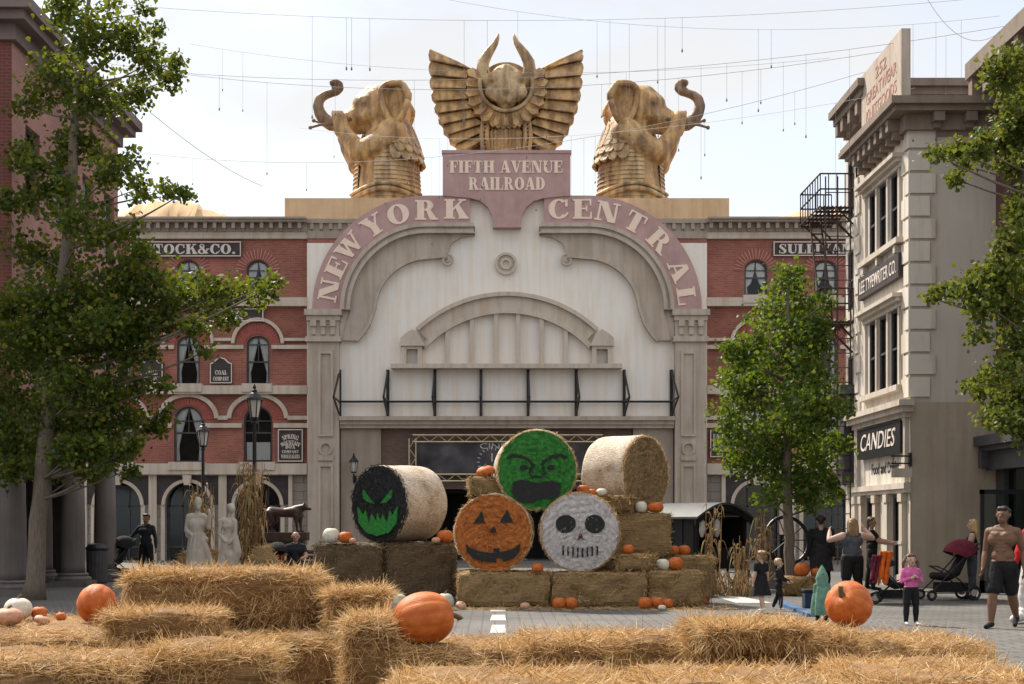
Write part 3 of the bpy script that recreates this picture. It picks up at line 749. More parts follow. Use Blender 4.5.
# ---- screen over the entrance
def screen():
    t = thing('cinema_banner', 'wide dark banner in a metal truss frame above the station entrance', 'banner', (0, YF-.1, 0))
    m_tr = mat('truss_metal', (.58, .5, .33), .2, 6, .4, metal=.5)
    mb = MB()
    def truss(ax, az, bx, bz):
        n = max(2, int(math.hypot(bx-ax, bz-az)/.35)); d = Vector((bx-ax, 0, bz-az)); nn = Vector((-d.z, 0, d.x)).normalized()*.14
        a, b = Vector((ax, 0, az)), Vector((bx, 0, bz))
        for s_ in (-1, 1):
            for yy in (-.3, -.02): mb.tube([a+nn*s_+Vector((0, yy, 0)), b+nn*s_+Vector((0, yy, 0))], .03, 5)
        for k in range(n):
            p, q = a.lerp(b, k/n), a.lerp(b, (k+1)/n); s_ = 1 if k % 2 else -1
            mb.tube([p+nn*s_+Vector((0, -.3, 0)), q-nn*s_+Vector((0, -.3, 0))], .018, 4); mb.tube([p+nn*s_+Vector((0, -.3, 0)), p+nn*s_+Vector((0, -.02, 0))], .018, 4)
    x0, x1, z0, z1 = FX(413), FX(602), FZ(478), FZ(439)
    truss(x0, z1, x1, z1); truss(x0, z0, x1, z0); truss(x0, z0, x0, z1); truss(x1, z0, x1, z1)
    mb.build('truss_frame', m_tr, t)
    m, nt, b = nodes_of('stormy_print'); n = N(nt, 'ShaderNodeTexNoise', Scale=.8, Detail=5.0); L(nt, coords(nt), n.inputs['Vector'])
    r = ramp(nt, n.outputs[0], [(.38, (.006, .006, .008)), (.55, (.05, .045, .05)), (.72, (.14, .11, .12))]); L(nt, r.outputs[0], b.inputs['Base Color']); b.inputs['Roughness'].default_value = .5
    mb = MB(); mb.box(x0+.16, -.08, z0+.16, x1-.16, -.05, z1-.16); pr = mb.build('print', m, t)
    ml = mat('banner_letters', (.6, .56, .58), .1, 4, .6)
    sans_text('lettering', 'CINE', ml, pr, Matrix.Identity(4), FX(480), FX(506), FZ(449), FZ(443.5), -.082)
    mb = MB(); c = (FX(492), FZ(462))
    for a in range(200, 0, -18):
        p = lambda r: (c[0]+r*math.cos(math.radians(a)), -.1, c[1]+r*math.sin(math.radians(a)))
        mb.tube([p(.5), p(.62)], .02, 4)
    mb.tube([(c[0], -.1, c[1]), (c[0], -.1, c[1]+.35)], .03, 5); mb.build('clock_mark', ml, pr)
screen()
# ------------------------------------------------------------------ right-hand buildings
YA = 39.8; XA = 10.1
MA = Matrix.Translation((XA, YA, 0)) @ Matrix.Rotation(-PI/2, 4, 'Z')     # local x runs towards the camera, -y faces the plaza
def aY(px): return XA*F/(px-CX)
def AX(px): return YA-aY(px)
def AZ(px, py): return EYE-(py-CY)*aY(px)/F
m_pale = mat('pale_plaster', (.62, .57, .50), .07, .8, .85, .12, streak=.6, stain=(.6, .53, .45))
m_pale2 = mat('pale_stone', (.54, .48, .41), .08, .8, .85, .12, streak=.6)
m_stuc = mat('grey_stucco', (.53, .48, .42), .08, .6, .9, .1, streak=.4, stain=(.72, .66, .58))
m_stucl = mat('brown_stucco', (.43, .36, .285), .12, .7, .9, .1, streak=.35, stain=(.62, .52, .42))
m_corn = mat('brown_cornice', (.24, .19, .155), .15, 1.5, .85, .15, streak=.4)
m_rust = mat('rusty_iron', (.05, .03, .024), .3, 8, .6)
def wallmat_inv(o): pass
def candy_shop():
    t = thing('corner_building', 'pale three storey corner building with quoins above the candy shop', 'building', (XA, 37, 0))
    B = lambda mb, n, m, par=t, M=MA, **k: mb.build(n, m, par, M=Matrix.Translation((-XA, -37, 0)) @ M if M is not None else Matrix.Translation((-XA, -37, 0)), **k)
    MW = Matrix.Translation((-XA, -37, 0)) @ MA
    x0, x1 = 0.0, YA-34.588
    tri = lambda z0, z1: [(AX(869.5), AX(877.5), z0, z1), (AX(879.5), AX(888.5), z0, z1), (AX(891), AX(900), z0, z1)]
    ops = tri(8.65, 10.4)+tri(5.0, 6.95)
    shop = [(AX(866), AX(875), 0, 2.25), (AX(892.5), AX(902), 0, 2.3)]
    mb = MB(); wall_open(mb, x0, x1, 2.45, 11.2, 0, ops, .3); B(mb, 'wall', m_pale)
    mb = MB(); wall_open(mb, x0, x1, 0, 2.45, 0, shop, .35); B(mb, 'shop_front', m_pale2)
    for o in ops: window(t, o, -.058, MW, curtain=False, lights=1)
    for o in shop:
        fr = MB(); fr.strip([(o[0], o[2]), (o[0], o[3]), (o[1], o[3]), (o[1], o[2])], [(o[0]+.1, .25), (o[0]+.1, o[3]-.1), (o[1]-.1, o[3]-.1), (o[1]-.1, .25)], .02, .1, 0, True); fr.box(o[0]+.1, .03, 1.05, o[1]-.1, .09, 1.12)
        d_ = B(fr, 'shop_door', m_frame); g = MB(); g.add([(o[0], .06, 0), (o[1], .06, 0), (o[1], .06, o[3]), (o[0], .06, o[3])], [(0, 1, 2, 3)]); B(g, 'pane', m_shopglass, d_)
    # front wall facing the camera (world coordinates), two finishes
    mb = MB(); mb.box(XA+.015, 34.6, 4.52, 15.5, 34.9, 11.2); B(mb, 'stucco_wall', m_stuc, M=None)
    mb = MB(); mb.box(XA+.015, 34.59, 0, 15.5, 34.9, 4.52); B(mb, 'lower_wall', m_stucl, M=None)
    mb = MB(); mb.box(XA+.95, 34.9, 0, 15.4, YA, 11.1); B(mb, 'body', m_dark, M=None)
    # quoins
    mb = MB(); m2 = MB(); z = 4.62; k = 0
    while z < 11.0:
        lx, fx_ = ((.62, .46), (.42, .6))[k % 2]
        mb.box(XA-.06, 34.54, z+.025, XA+fx_, 34.54+lx, z+.5); m2.box(XA-.05, YA-lx*.9, z+.025, XA+.2, YA-.01, z+.5); z += .55; k += 1
    B(mb, 'quoin', m_pale, M=None); B(m2, 'quoin', m_pale, M=None)
    # window surrounds, mouldings
    mb = MB()
    for z0, z1 in ((8.65, 10.4), (5.0, 6.95)):
        a, b = AX(866), AX(903)
        for xx in (a, AX(877.5), AX(888.5), AX(900)): mb.box(xx+.02, -.07, z0, xx+.16, .0, z1)
        mb.box(a-.05, -.09, z1, b+.05, .0, z1+.12); mb.box(a-.12, -.3, z1+.22, b+.12, .01, z1+.32); mb.box(a-.08, -.2, z1+.12, b+.08, .012, z1+.22)
        mb.box(a-.1, -.2, z0-.14, b+.1, .0, z0)
    for xx in (AX(868), AX(882), AX(900)): mb.box(xx-.08, -.16, 8.3, xx+.08, .0, 8.5)
    mb.box(x0, -.36, 4.42, x1+.3, .01, 4.56); mb.box(x0, -.26, 4.28, x1+.2, .013, 4.42); mb.box(x0, -.12, 4.16, x1, .011, 4.28)
    mb.box(x0+.1, -.16, 2.42, x1, .01, 2.56); mb.box(x0+.1, -.1, 2.32, x1, .012, 2.42)
    for xx in (AX(858), AX(864), AX(878), AX(890), AX(905)):
        mb.box(xx-.13, -.12, 0, xx+.13, .0, 2.3); mb.box(xx-.17, -.15, 2.1, xx+.17, .0, 2.3); mb.box(xx-.17, -.16, 0, xx+.17, .0, .3); mb.box(xx-.15, -.14, 1.05, xx+.15, 0, 1.13)
    for xx in (AX(859), AX(907)): mb.box(xx-.14, -.1, 2.56, xx+.14, .0, 4.16)
    B(mb, 'moulding', m_pale2)
    # roof cornice: left run, front run, brackets
    mb = MB()
    for e, z0, z1 in ((.62, 11.62, 11.8), (.5, 11.48, 11.62), (.18, 11.1, 11.48)):
        mb.box(XA-e, 34.6-e, z0, 15.6, 34.6+.3, z1); mb.box(XA-e, 34.6+.3, z0, XA+.4, 38.9+e*.3, z1)
    y = 34.9
    while y < 38.7: mb.box(XA-.46, y, 11.2, XA-.17, y+.22, 11.478); mb.box(XA-.32, y+.03, 11.02, XA-.01, y+.19, 11.2); y += .55
    x = XA+.45
    while x < 15: mb.box(x, 34.14, 11.25, x+.26, 34.43, 11.478); mb.box(x+.04, 34.3, 11.12, x+.22, 34.43, 11.25); x += .78
    mb.box(XA-.05, 34.55, 10.98, 15.5, 34.6, 11.1)
    B(mb, 'cornice', m_corn, M=None)
    mb = MB(); mb.box(XA, 34.7, 11.5, 15.5, YA, 11.7); B(mb, 'roof', m_corn, M=None)
    # building signs
    s = thing('roof_billboard', 'faded billboard slab with red lettering 252 GREATWEAR standing on the corner roof', 'billboard', (9.75, 36, 11.8))
    MS = Matrix.Translation((-9.75, -36, -11.8)) @ Matrix.Translation((9.75, 37.75, 0)) @ Matrix.Rotation(-PI/2, 4, 'Z')
    mb = MB(); mb.box(0, -.02, 11.8, 3.7, .2, 13.42); mb.build('board', mat('faded_board', (.47, .40, .34), .1, 1.2, .85, .1, streak=.6), s, M=MS)
    mr = mat('faded_red_letters', (.42, .2, .15), .2, 5, .85)
    sans_text('lettering', '252', mr, s, MS, 1.4, 2.4, 12.92, 13.22, -.02, .01); sans_text('lettering', 'GREATWEAR', mr, s, MS, .5, 3.3, 12.48, 12.8, -.02, .01); sans_text('lettering', 'KNITGOODS', mr, s, MS, .5, 3.3, 12.04, 12.34, -.02, .01)
    s = thing('wall_sign', 'black wall sign reading LEE TYPEWRITER CO. between the two rows of windows', 'sign', (XA, 37, 7.66))
    MS = Matrix.Translation((-XA, -37, -7.66)) @ MA
    mb = MB(); mb.box(AX(863), -.14, 7.66, AX(904), -.003, 8.26); mb.build('board', m_sign, s, M=MS)
    sans_text('lettering', 'LEE TYPEWRITER CO.', m_signlet, s, MS, AX(863)+.22, AX(904)-.2, 7.79, 8.13, -.14, .015)
    s = thing('shop_sign', 'large black shop sign reading CANDIES in slanted pale letters', 'sign', (XA, 37, 3.3))
    MS = Matrix.Translation((-XA, -37, -3.3)) @ MA
    mb = MB(); mb.box(AX(863), -.16, 3.3, AX(906.5), -.002, 4.1); mb.build('board', mat('black_board', (.012, .013, .012), .3, 4, .5), s, M=MS)
    sans_text('lettering', 'CANDIES', m_signlet, s, MS, AX(867), AX(902), 3.5, 3.95, -.16, .015, .25)
    s = thing('wall_lettering', 'dark painted words Food and Drinks below the black candy sign', 'sign', (XA, 37, 2.9))
    MS = Matrix.Translation((-XA, -37, -2.9)) @ MA
    sans_text('lettering', 'Food and Drinks', mat('dark_letters', (.04, .035, .03), .1, 5, .7), s, MS, AX(872), AX(899), 2.86, 3.14, -.002, .012)
    s = thing('hanging_sign', 'small pale board hanging from two black arms at the corner building', 'sign', (XA, 34.9, 2.7))
    mb = MB(); mb.box(-.5, -.45, -.02, .0, -.4, .2); mb.build('board', m_pale2, s)
    mb = MB(); mb.tube([(0, -.42, .5), (-.5, -.42, .5)], .022, 6); mb.tube([(0, -.42, .32), (-.5, -.42, .32)], .022, 6); mb.tube([(-.45, -.42, .5), (-.45, -.42, .2)], .012, 5); mb.tube([(-.05, -.42, .5), (-.05, -.42, .2)], .012, 5); mb.box(-.06, -.45, .25, .0, -.3, .58); mb.build('bracket', m_black, s)
candy_shop()

def back_block():
    t = thing('tall_building', 'taller pale building behind the candy shop with brown bracketed cornice', 'building', (XA, 41.5, 0))
    O = Matrix.Translation((-XA, -41.5, 0)); MB_ = O @ Matrix.Translation((XA, 40.95, 0)) @ Matrix.Rotation(-PI/2, 4, 'Z')
    mb = MB(); ops = [(.25, .9, z, z+1.7) for z in (4.6, 7.6, 10.2)]
    wall_open(mb, 0, 1.13, 0, 12.6, 0, ops, .3); mb.build('wall', m_pale, t, M=MB_)
    for o in ops: window(t, o, -.055, MB_, curtain=False, lights=1)
    mb = MB(); mb.box(XA+.9, 39.9, 0, 16, 40.9, 12.6); mb.box(XA+.01, 38.0, 11.85, 16, 39.8, 12.6); mb.build('body', m_pale2, t, M=O)
    mb = MB()
    for e, z0, z1 in ((.55, 13.1, 13.3), (.42, 12.9, 13.1), (.15, 12.5, 12.9)): mb.box(XA-e, 38.0-e, z0, 16, 40.6+e*.3, z1)
    for y in (38.1, 38.9, 39.7, 40.3): mb.box(XA-.4, y, 12.55, XA-.14, y+.25, 12.898)
    mb.box(XA-.3, 39.0, 11.95, XA+.009, 40.6, 12.1)
    mb.build('cornice', m_corn, t, M=O)
    mb = MB(); mb.box(XA-.3, 39.95, 3.0, XA-.01, 40.9, 5.2); mb.box(XA-.42, 39.86, 5.2, XA-.01, 41.0, 5.45); mb.box(XA-.36, 39.9, 2.7, XA-.01, 40.95, 3.0); mb.build('dark_bay', m_frame, t, M=O)
back_block()
def fire_escape():
    t = thing('fire_escape', 'rusty iron fire escape with three railed platforms and ladders', 'fire escape', (9.7, 41, 0))
    O = Matrix.Translation((-9.7, -41, 0))
    for z in (10.5, 7.28, 4.1):
        mb = MB(); x0, x1, y0, y1 = 9.15, 10.08, 40.0, 42.6; h = .9
        for k in range(9): x = x0+(x1-x0)*k/8; mb.box(x-.02, y0, z-.03, x+.02, y1, z)
        for k in range(6): y = y0+(y1-y0)*k/5; mb.box(x0, y-.03, z-.09, x1, y+.03, z-.032)
        mb.build('platform', m_rust, t, M=O)
        mb = MB()
        for hh in (h, h*.52): mb.tube([(x1, y0, z+hh), (x0, y0, z+hh), (x0, y1, z+hh), (x1, y1, z+hh)], .025, 5)
        for k in range(5): x = x0+(x1-x0)*k/4; mb.tube([(x, y0, z), (x, y0, z+h)], .016, 4); mb.tube([(x, y1, z), (x, y1, z+h)], .016, 4)
        for k in range(9): y = y0+(y1-y0)*k/8; mb.tube([(x0, y, z), (x0, y, z+h)], .016, 4)
        mb.build('railing', m_rust, t, M=O)
        mb = MB()
        for y in (y0+.1, y1-.1): mb.tube([(x0+.1, y, z-.06), (x1, y, z-.9)], .035, 5); mb.tube([(x1-.4, y, z-.06), (x1, y, z-.5)], .03, 5)
        mb.build('bracket', m_rust, t, M=O)
    mb = MB()
    for x in (9.28, 9.62, 9.98): mb.tube([(x, 39.92, .4), (x, 39.92, 11.3)], .022, 5)
    for k in range(26): mb.tube([(9.28, 39.92, .6+k*.41), (9.98, 39.92, .6+k*.41)], .015, 4)
    mb.build('ladder', m_rust, t, M=O)
    for z0, z1, ya, yb in ((7.28, 10.5, 40.5, 42.0), (4.1, 7.28, 42.0, 40.5)):
        mb = MB(); n = 11
        for x in (9.3, 9.62): mb.tube([(x, ya, z0), (x, yb, z1+.5 if ya == yb else z1)], .03, 5)
        for k in range(n): u = (k+.5)/n; y = ya+(yb-ya)*u; z = z0+(z1-z0)*u; mb.box(9.3, y-.06, z-.012, 9.62, y+.06, z+.012)
        mb.build('ladder', m_rust, t, M=O)
fire_escape()
def right_shop():
    t = thing('dark_building', 'dark brick building with black shop cornice behind the shirtless man', 'building', (12.2, 30, 0))
    O = Matrix.Translation((-12.2, -30, 0)); X = 12.15; Y1 = 34.5
    MC = O @ Matrix.Translation((X, Y1, 0)) @ Matrix.Rotation(-PI/2, 4, 'Z')
    ops = [(a, a+1.2, z, z+2.2) for a in (.9, 3.2, 5.5) for z in (4.9, 8.4)]
    mb = MB(); wall_open(mb, 0, 9, 4.0, 12, 0, ops, .3); mb.build('wall', brick_mat('dark_red_brick', (.14, .05, .042), (.10, .038, .033), (.14, .1, .09), 'YZ'), t, M=MC)
    for o in ops: window(t, o, -.04, MC, curtain=False, lights=2)
    for a in (.9, 3.2, 5.5):
        for z in (4.9, 8.4):
            mb = MB(); mb.box(a-.15, -.25, z-.2, a+1.35, 0, z); mb.build('sill', m_corn, t, M=MC)
            mb = MB(); mb.box(a-.15, -.2, z+2.2, a+1.35, 0, z+2.45); mb.build('lintel', m_corn, t, M=MC)
    mb = MB(); mb.box(0, 0, 0, .35, .3, 4); mb.box(0, .9, 0, 9, 1.1, 4); mb.box(.35, 0, 0, 9, .25, .5); 
    for a in (.35, 1.9, 3.6, 5.4, 7.2): mb.box(a, 0, 0, a+.18, .3, 3)
    mb.box(-.0, -.55, 3.42, 9, .1, 3.66); mb.box(0, -.42, 3.3, 9, .1, 3.42); mb.box(0, -.25, 2.85, 9, .1, 3.3); mb.box(.05, -.45, 2.9, .3, -.251, 3.3); mb.build('shop_front', m_frame, t, M=MC)
    mb = MB()
    for a, b in ((.53, 1.9), (2.08, 3.6), (3.78, 5.4), (5.58, 7.2)): mb.add([(a, .12, .5), (b, .12, .5), (b, .12, 2.85), (a, .12, 2.85)], [(0, 1, 2, 3)])
    mb.build('shop_window', m_shopglass, t, M=MC)
    mb = MB(); mb.box(1.1, 1.1, 0, 9, 5, 12); mb.build('body', m_dark, t, M=MC)
    mb = MB(); mb.box(0, -.75, 12.3, 9, .5, 12.7); mb.box(0, -.5, 12.0, 9, .5, 12.3)
    for k in range(9): mb.box(k+.1, -.7, 11.7, k+.35, 0, 12.299)
    mb.build('cornice', m_corn, t, M=MC)
    d = MB(); x0, x1, y = 10.75, 12.1, 31.5
    d.box(x0, y, .02, x0+.09, y+.06, 2.32); d.box(x1-.09, y, .02, x1, y+.06, 2.32); d.box(x0, y, 2.22, x1, y+.06, 2.32); d.box(x0, y, .02, x1, y+.06, .3)
    dd = d.build('open_door', m_black, t, M=O); g = MB(); g.add([(x0+.05, y+.03, .2), (x1-.05, y+.03, .2), (x1-.05, y+.03, 2.3), (x0+.05, y+.03, 2.3)], [(0, 1, 2, 3)]); g.build('pane', m_shopglass, dd, M=O)
right_shop()

# ------------------------------------------------------------------ left building with columned porch
def porch_building():
    XL, Y0, Y1 = -10.5, 30.9, 39.6
    t = thing('porch_building', 'brick building carried on grey columns behind the tall ginkgo tree', 'building', (XL, 35, 0))
    O = Matrix.Translation((-XL, -35, 0)); ML = O @ Matrix.Translation((XL, Y0, 0)) @ Matrix.Rotation(PI/2, 4, 'Z')
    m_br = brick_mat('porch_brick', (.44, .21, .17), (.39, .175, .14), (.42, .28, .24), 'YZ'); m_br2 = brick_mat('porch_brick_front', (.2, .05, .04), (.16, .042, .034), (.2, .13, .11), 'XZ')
    ops = [(a, a+1.0, z, z+1.9) for a in (.9, 3.1, 5.3, 7.3) for z in (5.0, 8.6)]
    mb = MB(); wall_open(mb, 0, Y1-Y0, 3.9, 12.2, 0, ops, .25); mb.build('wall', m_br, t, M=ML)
    for o in ops: window(t, o, .06, ML, curtain=(o[0] > 2), lights=2)
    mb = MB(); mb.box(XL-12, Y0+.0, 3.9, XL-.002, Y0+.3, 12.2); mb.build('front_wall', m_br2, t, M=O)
    mb = MB(); mb.box(XL-12, Y0+.31, 3.92, XL-.95, Y1, 12.1); mb.build('body', m_dim, t, M=O)
    mb = MB()
    for e, z0, z1 in ((.55, 12.6, 12.85), (.4, 12.4, 12.6), (.12, 12.05, 12.4)): mb.box(XL-12, Y0-e, z0, XL+e, Y1+e, z1)
    mb.build('cornice', mat('mauve_cornice', (.2, .15, .14), .15, 1.5, .8, .1), t, M=O)
    m_col = mat('column_stone', (.14, .122, .115), .12, 1.2, .7, .1, streak=.5)
    mb = MB(); mb.box(XL-12, Y0-.15, 3.55, XL+.16, Y1+.1, 3.9); mb.box(XL-12, Y0-.25, 3.84, XL+.27, Y1+.2, 3.96); mb.build('entablature', m_col, t, M=O)
    mb = MB(); mb.box(XL-4.2, Y0, 0, XL-4.0, Y1+.3, 3.55); mb.box(XL-4.0, Y1, 0, XL-1.2, Y1+.2, 3.55)
    mb.build('porch_wall', m_dim, t, M=O)
    mb = MB()
    for a in (1.0, 4.0, 6.8): mb.box(XL-4.0, Y0+a, 0, XL-3.9, Y0+a+1.3, 2.6)
    mb.build('porch_door', m_frame, t, M=O)
    for x, y in ((XL, 30.95), (XL, 35.4), (XL, 38.3), (XL-1.5, 37.6), (XL-1.5, 33.5), (XL-3.5, 30.95)):
        r = .3
        mb = MB(); mb.lathe([(r*1.02, .32), (r, .5), (r*.97, 1.6), (r*.86, 3.12)], (x, y, 0), 24); c = mb.build('column', m_col, t, M=O, smooth=True)
        mb = MB(); mb.box(x-.46, y-.46, 0, x+.46, y+.46, .14); mb.lathe([(.44, .14), (.45, .19), (.42, .24), (.36, .26), (.38, .3), (.34, .34)], (x, y, 0), 24); mb.build('column_base', m_col, c, M=O)
        mb = MB(); mb.lathe([(.27, 3.08), (.31, 3.1), (.31, 3.14), (.27, 3.16), (.29, 3.3), (.38, 3.44)], (x, y, 0), 24); mb.box(x-.4, y-.4, 3.43, x+.4, y+.4, 3.548); mb.build('capital', m_col, c, M=O)
porch_building()
# ------------------------------------------------------------------ rooftop sculptures
def gold_mat(name, a, b, c, dark):
    m, nt, bs = nodes_of(name)
    n1 = N(nt, 'ShaderNodeTexNoise', Scale=1.1, Detail=7.0, Roughness=.65); L(nt, coords(nt), n1.inputs['Vector'])
    r = ramp(nt, n1.outputs[0], [(.3, dark), (.44, a), (.56, b), (.7, c)])
    n2 = N(nt, 'ShaderNodeTexNoise', Scale=1.4, Detail=5.0); L(nt, coords(nt, None, (2.5, 2.5, .5)), n2.inputs['Vector'])
    r2 = ramp(nt, n2.outputs[0], [(.40, (1, 1, 1)), (.62, (.52, .46, .42))])
    L(nt, mixc(nt, 1.0, r.outputs[0], r2.outputs[0], 'MULTIPLY'), bs.inputs['Base Color'])
    bs.inputs['Roughness'].default_value = .55; bs.inputs['Specular IOR Level'].default_value = .4
    n3 = N(nt, 'ShaderNodeTexNoise', Scale=9.0, Detail=5.0); L(nt, coords(nt), n3.inputs['Vector'])
    bp = N(nt, 'ShaderNodeBump', Strength=.5, Distance=.06); L(nt, n3.outputs[0], bp.inputs['Height']); L(nt, bp.outputs[0], bs.inputs['Normal'])
    MATS[name] = m; return m
m_gold = gold_mat('weathered_gold', (.46, .29, .14), (.62, .38, .15), (.56, .41, .25), (.22, .13, .07))
m_gold2 = gold_mat('carved_gold', (.44, .31, .17), (.60, .42, .21), (.56, .45, .31), (.24, .155, .09))
m_trunk = gold_mat('worn_trunk', (.27, .17, .10), (.36, .24, .14), (.30, .23, .17), (.17, .11, .07))
m_goldd = mat('grey_bronze', (.2, .14, .1), .25, 2, .6, .3)
def elephant(label, cx, s):
    Y = 61.4; k = F/Y; x0 = (cx-CX)/k
    t = thing('elephant_statue', label, 'statue', (x0, Y, FZ(197)), 0, 'golden elephant statues on the roof')
    P = lambda x, y, d=0: Vector((s*(x-388)/k, -d/k, (208-y)/k))
    def Lm(x0, y0, d0, r0, x1, y1, d1, r1, mi=0, sq=None): return limb(P(x0, y0, d0), P(x1, y1, d1), r0/k, r1/k, mi, sq)
    ls = [Lm(387, 206, 0, 34.5, 389, 158, 0, 31), Lm(389, 158, 0, 31, 390, 150, 0, 29), Lm(390, 150, 0, 28, 393, 132, 0, 20), Lm(392, 140, 16, 15, 392, 138, -16, 15),
          Lm(383, 112, 0, 21, 380, 104, 0, 19), Lm(373, 110, 0, 16, 366, 106, 0, 14), Lm(372, 96, 0, 11, 366, 99, 0, 9), Lm(366, 100, 8, 5, 374, 98, 10, 4), Lm(372, 118, 12, 6, 362, 120, 9, 5), Lm(378, 96, 0, 9, 372, 101, 0, 10),
          Lm(370, 112, 0, 15, 352, 119, 0, 10.5), Lm(352, 119, 0, 10.5, 340, 124, 0, 8.8)]
    tr = [(340, 124, 8.8), (331, 123.5, 8.2), (324, 119, 7.6), (320, 113, 7), (318, 106, 6.4), (319.5, 99, 5.8), (325, 94.8, 5.3), (331, 93, 4.9), (337, 91.5, 4.5), (340.5, 88, 4.2), (340, 84, 3.9), (336, 81.6, 3.8), (332.5, 82.5, 4.2)]
    for a, b in zip(tr[:-1], tr[1:]): ls.append(Lm(a[0], a[1], 0, a[2]*.86, b[0], b[1], 0, b[2]*.86, 1))
    ls += [Lm(371, 124, 0, 8, 356, 130, 0, 5), Lm(382, 124, 10, 8, 378, 128, 10, 6)]
    # arms: shoulder, elbow, raised fist
    for d, dx, dy in ((20, 0, 0), (-14, -4, 4)):
        ls += [Lm(394, 138, d, 15, 378+dx, 152, d+4, 13), Lm(378+dx, 152, d+4, 13, 362+dx, 158+dy, d+2, 11.5), Lm(362+dx, 158+dy, d+2, 10.5, 351+dx, 144, d-2, 8.5), Lm(351+dx, 144, d-2, 8.5, 344, 133, d-5, 7.5), Lm(344, 134, d-5, 8.5, 341, 123, d-5, 7.5)]
        ls += [Lm(336+j*3, 121, d-5+(4 if d > 0 else -4), 2.4, 334.5+j*3, 116, d-5, 2) for j in range(4)]
    ls += [Lm(366, 106.5, 13.5, 2.6, 365.5, 106.5, 13.5, 2.4, 1), Lm(364, 103, 11, 4.5, 373, 102, 13, 4)]
    organic('body', ls, [m_gold, m_trunk], t, .075, 1)
    # ears: thick curved fans with a raised rim
    for sd_ in (1, -1):
        mb = MB(); n = 26; rim = []
        for i in range(n):
            a = 2*PI*i/n; r = 1+.1*math.sin(3*a)
            rim.append((397+13*r*math.cos(a)+(5 if math.sin(a) > .3 else 0)*-.4, 108-19.5*r*math.sin(a)))
        rimv = [P(x, y, sd_*(21+6*((x-380)/28)+(2 if x > 400 else 0))) for x, y in rim]
        mb.tube(rimv+rimv[:1], 3.4/k, 8)
        c = P(397, 108, sd_*17)
        for off, rv in ((0, rimv), (sd_*4/k, rimv)):
            ring2 = [c.lerp(v, .55) for v in rv]
            vs = [v+Vector((0, off, 0)) for v in rv]+[v+Vector((0, off+sd_*1.5/k, 0)) for v in ring2]+[c+Vector((0, off+sd_*2/k, 0))]
            fs = [(i, (i+1) % n, n+(i+1) % n, n+i) for i in range(n)]+[(n+i, n+(i+1) % n, 2*n) for i in range(n)]
            mb.add(vs, fs)
        mb.build('ear', m_gold, t, smooth=True)
        mb = MB(); dd = 12*sd_
        mb.tube([P(352, 121, dd*.7), P(338, 127 if sd_ > 0 else 122, dd), P(322, 128 if sd_ > 0 else 120, dd*1.1), P(312, 131 if sd_ > 0 else 116.5, dd*1.1)], [2.4/k, 2/k, 1.5/k, 1.1/k], 8); mb.ball(P(312, 131 if sd_ > 0 else 116.5, dd*1.1), 2/k)
        mb.build('tusk', m_goldd, t, smooth=True)
    # pleated robe of stepped bands, open at the chest; shoulder cape of feather tiers
    mb = MB(); n = 40
    for j in range(15):
        za, zb = 207-j*4.3, 207-(j+1)*4.3
        for i in range(n):
            a0, a1 = 2*PI*i/n, 2*PI*(i+1)/n; am = (a0+a1)/2
            q = (math.degrees(am)) % 360
            if 212 < q < 250: continue
            R0 = 35.4-j*.25; R1 = R0-1.4
            f = lambda R, a: (387+R*math.cos(a)*(1.0), R*.98*math.sin(a))
            p = [f(R0, a0), f(R0, a1), f(R1, a1), f(R1, a0)]
            i0 = f(R0-5, a0), f(R0-5, a1)
            vs = [P(p[0][0], za, -p[0][1]), P(p[1][0], za, -p[1][1]), P(p[2][0], zb, -p[2][1]), P(p[3][0], zb, -p[3][1]), P(i0[0][0], za, -i0[0][1]), P(i0[1][0], za, -i0[1][1])]
            mb.add(vs, [(0, 1, 2, 3), (4, 5, 1, 0)])
    mb.build('robe', m_gold2, t)
    mb = MB()
    for tier, (yb, R, ln) in enumerate(((166, 37, 24), (158, 35.5, 22), (150, 33, 20), (143, 29, 16))):
        for i in range(15):
            a = math.radians(-75+i*17+(8 if tier % 2 else 0)); a += 0
            cx_, cd_ = 389+R*math.cos(a), R*math.sin(a); tx, td = -math.sin(a), math.cos(a); w_ = 5.6
            pts = []
            for u, v in ((-w_, -ln), (w_, -ln), (w_, -4), (w_*.6, 0), (0, 1.8), (-w_*.6, 0), (-w_, -4)):
                rr = 1-.012*abs(v)
                pts.append((389+R*rr*math.cos(a)+tx*u, yb+v, -(R*rr*math.sin(a)+td*u)))
            o = len(pts); inn = [(389+(x-389)*.93, y, d*.93) for x, y, d in pts]
            mb.add([P(*q) for q in pts]+[P(*q) for q in inn], [tuple(range(o))]+[(i_, (i_+1) % o, o+(i_+1) % o, o+i_) for i_ in range(o)])
    mb.build('cape', m_gold2, t)
    # chest cloth: faceted panels and hem roll
    mb = MB(); hem = [P(352+i*5, 203-7*math.sin(PI*i/14), 36*math.sin(PI*(i+2)/18)) for i in range(15)]
    mb.tube(hem, 2.6/k, 6); mb.tube([p+Vector((0, -.02, .22)) for p in hem], 1.8/k, 6); mb.build('hem', m_gold2, t, smooth=True)
elephant('golden elephant statue facing left with trunk raised beside the winged emblem', 388, 1)
elephant('golden elephant statue facing right with trunk raised beside the winged emblem', 630, -1)

